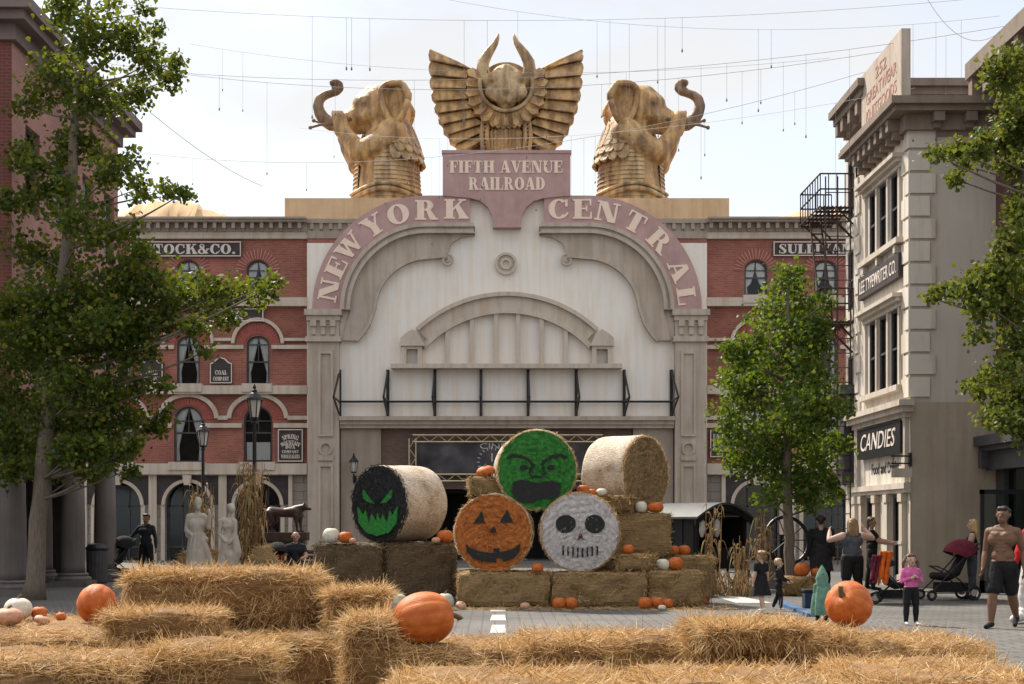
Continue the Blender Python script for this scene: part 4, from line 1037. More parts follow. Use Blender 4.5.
def emblem():
    Y = 60.2; k = F/Y; x0 = (506-CX)/k
    t = thing('winged_statue', 'golden winged horned bull statue above the railroad plaque', 'statue', (x0, Y, FZ(153.5)))
    zb = CY-(FZ(152.5)-EYE)*k
    P = lambda x, y, d=0: Vector(((x-506)/k, -d/k, (zb-y)/k))
    tips = [(430.5, 51.5), (430, 63), (431, 78), (432, 91), (434.5, 104), (438, 116), (442.5, 127), (448, 137.5), (455, 147), (463, 154)]
    for s in (1, -1):
        S = lambda x: 506+s*(x-506)
        mb = MB(); n = len(tips)-1
        roots = [(506+40*math.cos(math.radians(a)), 90-44*math.sin(math.radians(a))) for a in [142+i*(262-142)/n for i in range(n+1)]]
        roots[0] = (478, 76)
        for i in range(n):
            a, b = tips[i], tips[i+1]; ra, rb = roots[i], roots[i+1]
            pts = []
            def lp(p, q, u): return (p[0]+(q[0]-p[0])*u, p[1]+(q[1]-p[1])*u)
            top = [lp(ra, a, u) for u in (0, .3, .6, .93)]; bot = [lp(rb, b, u) for u in (.985, .6, .3, 0)]
            tipm = lp(a, b, .5); out = (tipm[0]-1.5, tipm[1]+1)
            pts = top+[lp(a, b, .12), out, lp(a, b, .8)]+bot
            o = len(pts); d0, d1 = 4, 9
            mx_, my_ = sum(p[0] for p in pts)/o, sum(p[1] for p in pts)/o; L0 = math.hypot(a[0]-ra[0], a[1]-ra[1]); nx_, ny_ = -(a[1]-ra[1])/L0, (a[0]-ra[0])/L0; sg = 1 if (nx_*(mx_-a[0])+ny_*(my_-a[1])) > 0 else -1
            pts = [(x+sg*nx_*(.45 if j < 5 else -.45), y+sg*ny_*(.45 if j < 5 else -.45)) for j, (x, y) in enumerate(pts)]
            front = [P(S(x), y, d1+(.5 if j < 5 else 4.5)) for j, (x, y) in enumerate(pts)]; back = [P(S(x), y, -4) for x, y in pts]
            fs = [tuple(range(o)), tuple(range(2*o-1, o-1, -1))]+[(j, (j+1) % o, o+(j+1) % o, o+j) for j in range(o)]
            if s < 0: fs = [f[::-1] for f in fs]
            mb.add(front+back, fs)
        # leading edge bar and inner row of short scales
        mb.tube([P(S(430), 51.5, 5), P(S(455), 63.5, 8), P(S(480), 76.5, 9)], 1.9/k, 8)
        for i in range(9):
            a0, a1 = math.radians(150+i*15.5), math.radians(150+(i+1)*15.5); am = (a0+a1)/2
            f = lambda r, a: (506+r*math.cos(a), 91-r*1.02*math.sin(a))
            pts = [f(26, a0), f(38, a0), f(41.5, am), f(38, a1), f(26, a1)]; o = len(pts)
            front = [P(S(x), y, 17+(5 if j == 3 else (2 if j == 2 else (-1 if j == 1 else 0)))) for j, (x, y) in enumerate(pts)]; back = [P(S(x), y, 2) for x, y in pts]
            mb.add(front+back, [tuple(range(o)), tuple(range(2*o-1, o-1, -1))]+[(j, (j+1) % o, o+(j+1) % o, o+j) for j in range(o)])
        wg = mb.build('wing', m_gold, t)
        mb = MB(); bp_ = [(tips[0][0]+3, tips[0][1]+3)]+[(x+3, y-1) for x, y in tips[1:]]+[(500, 152), (500, 100), (480, 80)]; mb.prism([(P(S(x), y).x, P(S(x), y).z) for x, y in bp_], .0/k, 3/k); mb.build('wing_back', m_goldd, wg)  # darker backing colour stands in for shade in the feather gaps
        hp = [(490, 92, 6), (486, 84, 7), (482.5, 74, 6.6), (483.5, 65, 5.9), (487.5, 57.5, 5), (492, 51, 4), (495.5, 46, 3), (497.5, 41, 2), (498.3, 37, .9)]
        mb = MB(); mb.tube([P(S(x), y, 12) for x, y, r in hp], [r/k for x, y, r in hp], 12); mb.build('horn', m_goldd if False else m_gold2, t, smooth=True)
    # collar roll, head, scarab body
    mb = MB(); mb.tube([P(506+26*math.cos(math.radians(a)), 89-26*math.sin(math.radians(a)), 19) for a in range(168, 373, 6)], 2.1/k, 8); mb.build('collar', m_gold2, t, smooth=True)
    mb = MB(); cc_ = P(506, 92); mb.prism([(cc_.x+29/k*math.cos(2*PI*i/40), cc_.z+29/k*math.sin(2*PI*i/40)) for i in range(40)], -6/k, 2/k); mb.build('neck_disc', m_gold, t)
    def Lm(a, r0, b, r1, sq=None): return limb(P(*a), P(*b), r0/k, r1/k, 0, sq)
    ls = [Lm((506, 88, 8), 19, (506, 84, 8), 17.5), Lm((506, 76, 12), 7.5, (506, 74, 10), 6), Lm((497, 83, 16), 9, (515, 83, 16), 9), Lm((495, 96, 14), 10, (517, 96, 14), 10), Lm((506, 104, 15), 10, (506, 99, 17), 10), Lm((506, 98, 26), 5, (506, 74, 24), 3.2), Lm((491, 98, 22), 6, (502, 105, 24), 5), Lm((521, 98, 22), 6, (510, 105, 24), 5), Lm((489, 92, 22), 2.2, (523, 92, 22), 2.2), Lm((494, 101, 22), 4, (518, 101, 22), 4), Lm((490, 90, 12), 6, (484, 93, 10), 4), Lm((522, 90, 12), 6, (528, 93, 10), 4)]
    organic('head', ls, [m_gold2], t, .05, 1)
    mb = MB()
    for j in range(9):
        x = 506-14+j*3.5; h = 118+3.0*abs(j-4)**1.1*.7
        mb.tube([P(x, 156, 15-abs(j-4)), P(x, 135, 17-abs(j-4)), P(x+(506-x)*.12, h+2, 13-abs(j-4))], [2.1/k, 2.2/k, 1.4/k], 8)
    for s in (1, -1):
        for dx in (0, 5.5):
            mb.tube([P(506+s*(17+dx), 156, 14), P(506+s*(19+dx), 140, 15), P(506+s*(18+dx), 126, 13), P(506+s*(12+dx), 117, 11)], [2/k, 2.2/k, 2/k, 1.5/k], 8)
        for j in range(9): mb.tube([P(506+s*17, 154-j*4, 14), P(506+s*25, 153-j*4, 13.4)], 1.2/k, 6)
    mb.add([P(480, 156, 6), P(532, 156, 6), P(528, 116, 6), P(484, 116, 6), P(480, 156, -4), P(532, 156, -4), P(528, 116, -4), P(484, 116, -4)], [(0,1,2,3),(1,5,6,2),(4,0,3,7),(3,2,6,7),(5,4,7,6)])
    mb.build('chest', m_gold, t, smooth=False)
emblem()

# ------------------------------------------------------------------ garden statues, wolf, lamps
m_marble = mat('white_marble', (.54, .48, .41), .14, 3, .6, .1, streak=.35)
m_bronze = mat('dark_bronze', (.055, .028, .02), .3, 6, .45)
def L2(a, r0, b, r1, mi=0, sq=None): return limb(a, b, r0, r1, mi, sq)
def pedestal(t, h, r, m):
    mb = MB(); mb.box(-r, -r, 0, r, r, h*.25); mb.box(-r*.85, -r*.85, h*.25, r*.85, r*.85, h*.85); mb.box(-r, -r, h*.85, r, r, h); mb.build('pedestal', m, t)
def statue_draped_man():
    x, y, z = W(197, 560, 33); t = thing('marble_statue', 'white marble statue of a bearded man with raised arm and draped robe', 'statue', (x, y, 0), 0)
    h = .35; pedestal(t, h, .42, m_marble); H = lambda v: v+h
    V = lambda x, y, z: (x, y, z+h)
    ls = [L2(V(0,0,0),.33,V(0,0,.5),.28), L2(V(0,0,.5),.27,V(0,0,.85),.2), L2(V(0,0,.85),.2,V(0,0,1.15),.2,0,None), L2(V(-.1,0,1.2),.17,V(.1,0,1.2),.17), L2(V(-.17,0,1.36),.1,V(.17,0,1.36),.1), L2(V(0,0,1.4),.075,V(.03,-.02,1.58),.07),
          L2(V(.03,-.02,1.68),.115,V(.03,0,1.72),.115), L2(V(.05,-.07,1.58),.07,V(.04,-.05,1.63),.08),
          L2(V(-.24,0,1.36),.085,V(-.3,-.02,1.05),.065), L2(V(-.3,-.02,1.05),.06,V(-.12,-.17,.95),.05), L2(V(.24,0,1.34),.08,V(.36,-.1,1.12),.065), L2(V(.36,-.1,1.12),.06,V(.38,-.12,1.44),.05), L2(V(.38,-.12,1.44),.055,V(.36,-.13,1.52),.045)]
    for k in range(9):
        a = math.radians(150+k*30); ls.append(L2(V(.3*math.cos(a), .26*math.sin(a), 0), .07, V(.2*math.cos(a+.5), .18*math.sin(a+.5), .95), .05))
    ls += [L2(V(.2,-.1,.8),.09,V(.5,-.05,.12),.08), L2(V(-.25,-.05,.95),.07,V(.28,-.1,.85),.07)]
    organic('figure', ls, [m_marble], t, .018, 1); t.scale = (.82, .85, 1)
def statue_woman():
    x, y, z = W(228, 560, 33); t = thing('marble_statue', 'white marble statue of a standing woman with bowed head and robe at hips', 'statue', (x, y, 0), 0)
    h = .3; pedestal(t, h, .36, m_marble); V = lambda x, y, z: (x, y, z+h)
    ls = [L2(V(-.05,0,0),.23,V(-.08,0,.45),.2), L2(V(.08,-.06,0),.16,V(.06,-.1,.5),.16), L2(V(-.06,0,.45),.2,V(-.03,0,.8),.19), L2(V(-.02,0,.85),.15,V(.0,0,1.05),.13), L2(V(0,0,1.05),.13,V(.02,0,1.25),.15), L2(V(-.12,0,1.32),.085,V(.14,0,1.32),.085), L2(V(.05,-.09,1.2),.07,V(-.06,-.09,1.2),.07),
          L2(V(.02,0,1.38),.06,V(.08,-.03,1.52),.055), L2(V(.11,-.05,1.6),.1,V(.09,0,1.64),.1), L2(V(.02,.06,1.66),.07,V(.05,.05,1.62),.07),
          L2(V(-.19,0,1.3),.065,V(-.23,-.03,1.02),.055), L2(V(-.23,-.03,1.02),.05,V(-.05,-.19,.86),.042), L2(V(.2,-.02,1.3),.065,V(.22,-.1,1.03),.055), L2(V(.22,-.1,1.03),.05,V(.08,-.2,.82),.042), L2(V(.2,-.08,.95),.1,V(.26,-.08,.6),.13), L2(V(.26,-.08,.6),.13,V(.16,-.08,.3),.12)]
    for k in range(7):
        a = math.radians(170+k*35); ls.append(L2(V(.2*math.cos(a), .18*math.sin(a), 0), .055, V(.14*math.cos(a+.4), .13*math.sin(a+.4), .8), .045))
    organic('figure', ls, [m_marble], t, .016, 1); t.scale = (.84, .86, 1)
statue_draped_man(); statue_woman()
def wolf():
    x, y, z = W(286, 532, 38.5); t = thing('wolf_statue', 'dark bronze wolf statue standing on a tall plinth beside the station', 'statue', (x, y, 0)); t.scale = (1.08, 1.08, 1.0)
    mb = MB(); pz = 1.32; mb.box(-.62, -.3, pz-.22, .55, .3, pz); mb.box(-.5, -.24, .2, .45, .24, pz-.22); mb.box(-.6, -.32, 0, .55, .32, .2); mb.build('pedestal', m_bronze, t)
    V = lambda x, y, z: (x*1.02, y, z+pz)
    ls = [L2(V(-.36,0,.55),.15,V(-.05,0,.53),.13), L2(V(-.05,0,.53),.13,V(.25,0,.55),.17), L2(V(.25,0,.6),.14,V(.4,-.02,.66),.11), L2(V(.4,-.02,.66),.1,V(.47,-.05,.68),.095), L2(V(.48,-.06,.67),.075,V(.6,-.12,.63),.045), L2(V(.44,.03,.75),.035,V(.43,.04,.81),.012), L2(V(.47,-.1,.75),.035,V(.46,-.11,.81),.012)]
    for s, dx in ((-.09, 0), (.09, .07)):
        ls += [L2(V(-.4+dx,s,.52),.11,V(-.34+dx,s,.33),.07), L2(V(-.34+dx,s,.33),.06,V(-.45+dx,s,.17),.035), L2(V(-.45+dx,s,.17),.034,V(-.42+dx,s,.03),.03), L2(V(-.42+dx,s,.03),.032,V(-.36+dx,s,.025),.026),
               L2(V(.26+dx,s,.46),.09,V(.27+dx,s,.26),.045), L2(V(.27+dx,s,.26),.042,V(.29+dx,s,.04),.03), L2(V(.29+dx,s,.03),.032,V(.35+dx,s,.025),.026)]
    ls += [L2(V(-.5,0,.58),.04,V(-.56,0,.35),.04), L2(V(-.56,0,.35),.04,V(-.54,0,.15),.025)]
    organic('figure', ls, [m_bronze], t, .018, 2)
wolf()
m_lampglass = mat('milky_lamp_glass', (.55, .52, .47), .05, 3, .25)
def lantern(mb_f, mb_g, c, s):
    x, y, z = c
    mb_g.lathe([(.10*s, 0), (.17*s, .42*s)], (x, y, z), 6)
    for k in range(6):
        a = 2*PI*k/6; ca, sa = math.cos(a), math.sin(a); mb_f.tube([(x+.105*s*ca, y+.105*s*sa, z), (x+.18*s*ca, y+.18*s*sa, z+.43*s)], .014*s, 5)
    mb_f.lathe([(.115*s, -.05*s), (.125*s, 0), (.1*s, .004*s)], (x, y, z), 6); mb_f.lathe([(.22*s, .42*s), (.2*s, .47*s), (.12*s, .58*s), (.06*s, .62*s), (.07*s, .66*s), (.03*s, .7*s), (.045*s, .74*s), (.01*s, .82*s)], (x, y, z), 12)
def street_lamp(label, pxx, pyt, Y):
    x, y, zt = W(pxx, pyt, Y); t = thing('street_lamp', label, 'street lamp', (x, y, 0)); H = zt-.86
    mb = MB(); mb.lathe([(.2, 0), (.2, .12), (.15, .16), (.14, .5), (.1, .56), (.09, .75), (.06, .8), (.048, H-.5), (.04, H-.12), (.08, H-.1), (.06, H-.06), (.05, H)], (0, 0, 0), 14); mb.build('post', m_black, t, smooth=False)
    f, g = MB(), MB(); lantern(f, g, (0, 0, H+.04), 1.0); f.build('lantern_frame', m_black, t); g.build('lantern_glass', m_lampglass, t)
street_lamp('tall black street lamp with six sided lantern rising behind the corn stalks', 254.5, 384, 35)
street_lamp('smaller black street lamp farther back near the bearded statue', 203, 419, 44)
def wall_lantern(label, pxx, pyt):
    x, z = FX(pxx), FZ(pyt); t = thing('wall_lantern', label, 'wall lamp', (x, YF-.1, z-1.0))
    f, g = MB(), MB(); lantern(f, g, (0, -.42, .2), .95); f.tube([(0, .04, -.1), (0, -.3, -.14), (0, -.42, .12)], .03, 6); f.box(-.07, 0, -.25, .07, .05, .05)
    f.build('lantern_frame', m_black, t); g.build('lantern_glass', m_lampglass, t)
wall_lantern('black wall lantern on the grey panel between pilaster and brick entrance', 355, 453)

# ------------------------------------------------------------------ overhead wires with hanging lights
m_wire = mat('grey_wire', (.3, .3, .31), .1, 5, .6)
def span(label, a, b, sag, r):
    A_, B_ = Vector(W(*a)), Vector(W(*b)); t = [A_.lerp(B_, i/24)-Vector((0, 0, sag*4*(i/24)*(1-i/24))) for i in range(25)]
    mb = MB(); mb.tube([p-A_ for p in t], r, 5); o = mb.build('overhead_wire', m_wire); o.location = A_; tag(o, label, 'wire')
    return t
spans = [span('long overhead wire highest across the sky from left building to far right', (110, 4, 32), (1040, -8, 32), .5, .004),
         span('overhead wire crossing in front of the winged statue horns', (60, 62, 40), (1030, 22, 34), .9, .006),
         span('overhead wire sagging behind the elephant trunks toward the roof billboard', (100, 62, 46), (905, 48, 38), 1.0, .007),
         span('lower overhead wire passing across the elephants chests toward the corner roof', (120, 150, 52), (865, 72, 40), 1.3, .007),
         span('slack overhead wire slanting down from upper left tree to station roof', (150, 112, 40), (262, 186, 58), .2, .010),
         span('overhead wire slanting down at upper right beside the roof billboard', (925, -5, 30), (1000, 32, 30), .5, .005),
         span('faint overhead wire rising from the brick wing roof to the billboard corner', (300, 128, 55), (915, 88, 36), .8, .005),
         span('faint overhead wire crossing just under the top edge of the sky', (420, -6, 38), (1000, 16, 34), .6, .004),
         span('faint overhead wire in front of the left elephant ear and the bull horns', (190, 44, 50), (830, 58, 42), .7, .005)]
rr = random.Random(3); mbw = MB(); drops = None
mbc = MB(); mbc.tube([(0, 0, 0), (0, 0, -1)], .006, 4)
m_bulb = mat('dark_bulb', (.14, .13, .13), .1, 5, .4)
n_drop = 0
for si, sp in enumerate(spans[:4]+spans[6:]):
    for k in range(9):
        i = rr.uniform(1, 23); p = sp[int(i)].lerp(sp[int(i)+1], i-int(i)); ln = rr.choice((.9, 1.4, 2.0, 2.8))*(1 if si else .8)
        t = thing('hanging_light', 'small dark bulb hanging on a thin cord below an overhead wire', 'hanging light', p, 0, 'bulbs hanging from the overhead wires')
        mb = MB(); mb.tube([(0, 0, 0), (0, 0, -ln)], .0035, 4); mb.build('cord', m_wire, t)
        mb = MB(); mb.lathe([(.01, -ln+.02), (.014, -ln), (.021, -ln-.03), (.015, -ln-.055), (.004, -ln-.065)], (0, 0, 0), 8); mb.build('bulb', m_bulb, t)
# ------------------------------------------------------------------ straw
def straw_body(name, a, b, stretch=(2, 2, 14)):
    m, nt, bs = nodes_of(name)
    n = N(nt, 'ShaderNodeTexNoise', Scale=4.0, Detail=9.0, Roughness=.75); L(nt, coords(nt, None, stretch), n.inputs['Vector'])
    r = ramp(nt, n.outputs[0], [(.32, a), (.5, mul(b, .75)), (.66, b)]); L(nt, r.outputs[0], bs.inputs['Base Color']); bs.inputs['Roughness'].default_value = .9
    bp = N(nt, 'ShaderNodeBump', Strength=.9, Distance=.03); L(nt, n.outputs[0], bp.inputs['Height']); L(nt, bp.outputs[0], bs.inputs['Normal'])
    MATS[name] = m; return m
m_strawb = straw_body('straw_bale_core', (.08, .038, .012), (.32, .17, .06))  # core darker than the blades: shade between straws put into its colour
m_straw = island_mat('straw_blades', [(0, (.16, .08, .024)), (.22, (.40, .22, .072)), (.55, (.62, .39, .155)), (.82, (.74, .52, .26)), (1, (.84, .67, .43))], .55, .22)
m_hayb = straw_body('hay_bale_core', (.10, .06, .022), (.33, .21, .09))
m_hay = island_mat('hay_blades', [(0, (.10, .055, .018)), (.4, (.29, .18, .068)), (.8, (.46, .31, .135)), (1, (.62, .45, .24))], .7, .15)
m_hayb2 = straw_body('shaded_hay_core', (.04, .025, .012), (.14, .09, .045))  # darker hay copy: weathered brown plus shade painted into the left bales' colour
m_hay2 = island_mat('shaded_hay_blades', [(0, (.04, .025, .012)), (.5, (.12, .078, .036)), (1, (.3, .21, .11))], .8, .1)
m_huskb = island_mat('corn_husk', [(0, (.15, .085, .035)), (.4, (.30, .19, .085)), (.75, (.42, .29, .145)), (.9, (.25, .21, .09)), (1, (.52, .40, .25))], .7, .25)
def blades(p, d, up, ln, wd, bend):
    """n bent ribbons: root p, direction d, bend direction up -> verts (6n,3), quads"""
    n = len(p); d = d/np.linalg.norm(d, axis=1)[:, None]
    s = np.cross(d, RNG.normal(size=(n, 3))); s /= np.linalg.norm(s, axis=1)[:, None]
    V = np.empty((n, 6, 3))
    for i, (u, k) in enumerate(((0, 1), (.55, .9), (1, .45))):
        c = p+d*(ln*u)[:, None]+up*(bend*u*u)[:, None]
        V[:, 2*i] = c-s*(wd*k/2)[:, None]; V[:, 2*i+1] = c+s*(wd*k/2)[:, None]
    q = np.array([[0, 1, 3, 2], [2, 3, 5, 4]]); Fq = (np.arange(n)[:, None, None]*6+q[None]).reshape(-1, 4)
    return V.reshape(-1, 3), Fq
def add_blades(mb, V, Fq, mi): 
    o = len(mb.v); mb.v.extend(map(tuple, V.tolist())); mb.f.extend(map(tuple, (Fq+o).tolist())); mb.m.extend([mi]*len(Fq))
def rounded_box(mb, sx, sy, sz, rnd, amp, mi=0, seed=0, seg=(14, 8, 6)):
    g = np.random.default_rng(seed); ph = g.uniform(0, 6.28, (3, 6)); fr = g.uniform(2.0, 7.0, (3, 6))
    def disp(x, y, z): return sum(math.sin(fr[0][i]*x*2+ph[0][i])*math.sin(fr[1][i]*y*2+ph[1][i])*math.sin(fr[2][i]*z*3+ph[2][i]) for i in range(6))/3
    idx = {}
    def vert(i, j, k):
        key = (i, j, k)
        if key in idx: return idx[key]
        x = (i/seg[0]*2-1); y = (j/seg[1]*2-1); z = (k/seg[2]*2-1)
        P = Vector((x*sx/2, y*sy/2, z*sz/2)); Q = Vector((max(-sx/2+rnd, min(sx/2-rnd, P.x)), max(-sy/2+rnd, min(sy/2-rnd, P.y)), max(-sz/2+rnd, min(sz/2-rnd, P.z))))
        dl = P-Q
        if dl.length > 1e-6: P = Q+dl.normalized()*rnd
        nrm = dl.normalized() if dl.length > 1e-6 else Vector((0, 0, 0))
        P = P+nrm*amp*disp(P.x, P.y, P.z)
        P.z = max(P.z, -sz/2+.0); mb.v.append(tuple(P)); idx[key] = len(mb.v)-1; return idx[key]
    A, Bq, Cq = seg
    for i in range(A):
        for j in range(Bq): mb.f += [(vert(i, j, 0), vert(i, j+1, 0), vert(i+1, j+1, 0), vert(i+1, j, 0)), (vert(i, j, Cq), vert(i+1, j, Cq), vert(i+1, j+1, Cq), vert(i, j+1, Cq))]; mb.m += [mi, mi]
    for i in range(A):
        for k in range(Cq): mb.f += [(vert(i, 0, k), vert(i+1, 0, k), vert(i+1, 0, k+1), vert(i, 0, k+1)), (vert(i, Bq, k), vert(i, Bq, k+1), vert(i+1, Bq, k+1), vert(i+1, Bq, k))]; mb.m += [mi, mi]
    for j in range(Bq):
        for k in range(Cq): mb.f += [(vert(0, j, k), vert(0, j, k+1), vert(0, j+1, k+1), vert(0, j+1, k)), (vert(A, j, k), vert(A, j+1, k), vert(A, j+1, k+1), vert(A, j, k+1))]; mb.m += [mi, mi]
    return disp
bale_n = 0
def bale(label, x0, x1, y0, y1, z0, z1, n=4200, rz=0.0, kind='straw', ln=(.05, .16), wd=.0034, wild=.3, group='square straw bales', rnd=None, lean=0.0, dark=False):
    global bale_n; bale_n += 1
    sx, sy, sz = x1-x0, y1-y0, z1-z0; mb = MB(); rnd = rnd or min(.16, sz*.32)
    rounded_box(mb, sx-.03, sy-.03, sz-.02, rnd, .05, 0, bale_n)
    # ribbons over top, front, sides, back
    faces = [((0, 0, 1), sx*sy*1.5), ((0, -1, 0), sx*sz*1.25), ((-1, 0, 0), sy*sz*.8), ((1, 0, 0), sy*sz*.8), ((0, 1, 0), sx*sz*.4)]
    tot = sum(a for _, a in faces); n = int(n*1.45) if kind == 'straw' else n
    for nr, a in faces:
        m = int(n*a/tot)
        if m < 3: continue
        u = RNG.uniform(-.5, .5, (m, 3)); p = u*np.array([sx, sy, sz]); nr = np.array(nr, float)
        ax = int(np.argmax(np.abs(nr))); h = np.array([sx, sy, sz])[ax]/2
        p[:, ax] = nr[ax]*(h-.022)
        # pull in near rounded edges
        for q in range(3):
            if q == ax: continue
            hs = np.array([sx, sy, sz])[q]/2; over = np.clip(np.abs(p[:, q])-(hs-rnd), 0, None)/rnd; p[:, ax] -= nr[ax]*rnd*.45*over**2
        d = RNG.normal(size=(m, 3))*np.array([1.0, .55, .55]); 
        if ax == 1: d = RNG.normal(size=(m, 3))*np.array([.75, .5, .8])
        d -= (d@nr)[:, None]*nr; d /= np.linalg.norm(d, axis=1)[:, None]+1e-9
        k = np.abs(RNG.normal(0, wild, m)); k[RNG.uniform(size=m) < .08] += 1.1
        d = d+nr*k[:, None]
        l = RNG.uniform(*ln, m); up = np.tile([0, 0, -1.0], (m, 1))
        V, Fq = blades(p-d*(l*.3)[:, None]*.6, d, up, l, RNG.uniform(.6, 1.4, m)*wd, l*RNG.uniform(-.1, .35, m))
        add_blades(mb, V, Fq, 1)
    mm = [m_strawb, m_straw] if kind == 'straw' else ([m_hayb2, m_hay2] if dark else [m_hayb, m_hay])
    mb.v = [(x, y, z+sz/2) for x, y, z in mb.v]
    o = mb.build('straw_bale' if kind == 'straw' else 'hay_bale', mm)
    o.location = ((x0+x1)/2, (y0+y1)/2, z0); o.rotation_euler = (lean, 0, rz)
    return tag(o, label, 'straw bale' if kind == 'straw' else 'hay bale', group)
def fx(p, Y): return (p-CX)*Y/F
# foreground wall of straw
def fb(label, p0, p1, Y, d, z0, z1, **k): return bale(label, fx(p0, Y), fx(p1, Y), Y, Y+d, z0, z1, **k)
fb('long straw bale on top of the low row with two statues rising behind it', 120, 317, 9.85, .62, .855, 1.27, n=9000)
fb('short straw bale with shaggy top between the long upper bale and the dark hay stack', 321, 387, 9.6, .6, .855, 1.15, n=4200, rz=.08)
fb('flattened straw bale lying below the front of the long upper bale', 103, 207, 8.95, .6, .84, 1.03, n=4600, rz=-.06, wild=.42)
fb('upright straw bale with a tousled rounded top left of the lying pumpkin', 335, 396, 8.55, .62, 0, 1.04, n=6000, rz=.1, wild=.4)
fb('low straw bale at the far left edge under the small gourds', -70, 192, 9.5, 2.2, 0, .85, n=11000)
fb('low straw bale in shadow beneath the long upper bale', 188, 338, 9.3, 1.6, 0, .86, n=8000)
fb('nearest straw bale in the lower left corner of the wall', -70, 132, 7.5, .8, 0, .88, n=9000)
fb('near straw bale with a bright ragged right end in the lower left', 136, 274, 7.8, .65, 0, .915, n=8000, rz=.03)
fb('straw bale that carries the lying orange pumpkin with the brown stem', 384, 520, 8.5, 1.0, 0, .85, n=8000, rz=.03)
fb('middle straw bale below the white road marks with a dark front hollow', 514, 692, 8.6, .85, 0, .90, n=9500, wild=.42)
fb('raised straw bale that carries the upright pumpkin on the right', 688, 874, 8.3, .9, 0, .965, n=11000, rz=-.04, wild=.45)
fb('loosened heap of straw slumping over the raised bale left of the upright pumpkin', 700, 808, 8.0, .6, .9, 1.02, n=4500, rz=.1, wild=.6)
fb('straw bale at the right end of the row below the shirtless man', 866, 1003, 8.4, 1.1, 0, .88, n=8000, wild=.45)
fb('front straw bale at the bottom middle below the lying pumpkin', 376, 642, 6.4, 1.15, 0, .85, n=12000, wild=.4)
fb('front straw bale at the bottom right of the middle', 638, 862, 6.4, 1.1, 0, .86, n=11000, wild=.45)
fb('front straw bale in the lower right corner', 858, 1075, 6.5, 1.2, 0, .88, n=10000, wild=.4)
# loose straw swept around the wall and the stack
def litter():
    mb = MB()
    n = 5000; p = np.stack([RNG.uniform(-5.5, 5.5, n), RNG.uniform(9.5, 13, n), np.full(n, .01)], 1)
    n2 = 3500; c = np.stack([RNG.uniform(-4, 4.4, n2), 26.3+RNG.normal(0, .35, n2), np.full(n2, .012)], 1); p = np.concatenate([p, c]); n += n2
    d = RNG.normal(size=(n, 3))*np.array([1, 1, .12]); l = RNG.uniform(.05, .2, n)
    V, Fq = blades(p, d, np.tile([0, 0, 1.0], (n, 1)), l, RNG.uniform(.004, .008, n), l*.1); V[:, 2] = np.clip(V[:, 2], .006, None); add_blades(mb, V, Fq, 0)
    o = mb.build('loose_straw', m_straw); tag(o, 'loose straw scattered on the paving around the bales', 'straw', kind='stuff')
litter()

# ------------------------------------------------------------------ hay stack in the middle of the plaza
hk = dict(kind='hay', ln=(.05, .17), wd=.008, wild=.2, group='big hay bales of the display stack')
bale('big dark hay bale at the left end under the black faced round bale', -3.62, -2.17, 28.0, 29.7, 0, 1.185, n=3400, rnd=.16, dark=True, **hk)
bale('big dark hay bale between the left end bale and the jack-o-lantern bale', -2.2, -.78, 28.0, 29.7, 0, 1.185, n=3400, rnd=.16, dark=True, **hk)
bale('low hay bale directly under the orange jack-o-lantern bale', -.73, 1.055, 26.46, 28.2, 0, .668, n=2600, rnd=.12, **hk)
bale('low hay bale directly under the white skull bale', 1.03, 2.86, 26.46, 27.4, 0, .665, n=2600, rnd=.12, **hk)
bale('low hay bale at the right front corner of the stack with three pumpkins before it', 2.83, 3.92, 26.5, 27.4, 0, .69, n=2200, rnd=.13, **hk)
bale('short hay bale lying on the low row beside the white skull bale', 2.25, 3.02, 26.6, 27.15, .665, 1.0, n=1700, rnd=.13, **hk)
bale('large hay block under the grey brown block in the stack', 1.75, 3.44, 27.5, 29.4, 0, .9, n=1500, rnd=.1, **hk)
bale('large grey brown hay block right of the skull bale below the plain round bale', 1.75, 3.44, 27.5, 29.4, .9, 1.785, n=2600, rnd=.1, **hk)
bale('small tilted hay bale tucked before the plain round bale', 1.98, 2.72, 27.5, 27.95, 1.78, 2.12, n=1500, rz=-.25, rnd=.1, **hk)
bale('small tan hay bale lying on top of the jack-o-lantern bale', -.52, .12, 26.85, 27.4, 2.1, 2.46, n=1400, rz=.1, rnd=.1, **hk)
bale('small hay bale right of the grey brown block topped with two pumpkins', 3.5, 4.25, 27.7, 28.4, 0, .95, n=1400, rnd=.16, **hk)
bale('small hay bale in front of the black wagon', 4.3, 4.72, 30.2, 30.8, 0, .88, n=1300, rnd=.16, **hk)
bale('hay bale at the foot of the round green tree', 6.15, 7.0, 30.6, 31.2, 0, .42, n=1500, rnd=.13, **hk)
m_wrap = None
def netwrap():
    m, nt, b = nodes_of('net_wrap')
    n = N(nt, 'ShaderNodeTexNoise', Scale=2.2, Detail=8.0, Roughness=.7); L(nt, coords(nt), n.inputs['Vector'])
    r = ramp(nt, n.outputs[0], [(.32, (.36, .26, .16)), (.5, (.57, .475, .375)), (.7, (.68, .60, .50))])
    n2 = N(nt, 'ShaderNodeTexNoise', Scale=60.0, Detail=3.0); L(nt, coords(nt, None, (1, .25, 1)), n2.inputs['Vector'])
    r2 = ramp(nt, n2.outputs[0], [(.35, (.6, .55, .48)), (.6, (1, 1, 1))])
    L(nt, mixc(nt, 1.0, r.outputs[0], r2.outputs[0], 'MULTIPLY'), b.inputs['Base Color']); b.inputs['Roughness'].default_value = .75
    bp = N(nt, 'ShaderNodeBump', Strength=.5, Distance=.02); L(nt, n2.outputs[0], bp.inputs['Height']); L(nt, bp.outputs[0], b.inputs['Normal'])
    return m
m_wrap = netwrap()
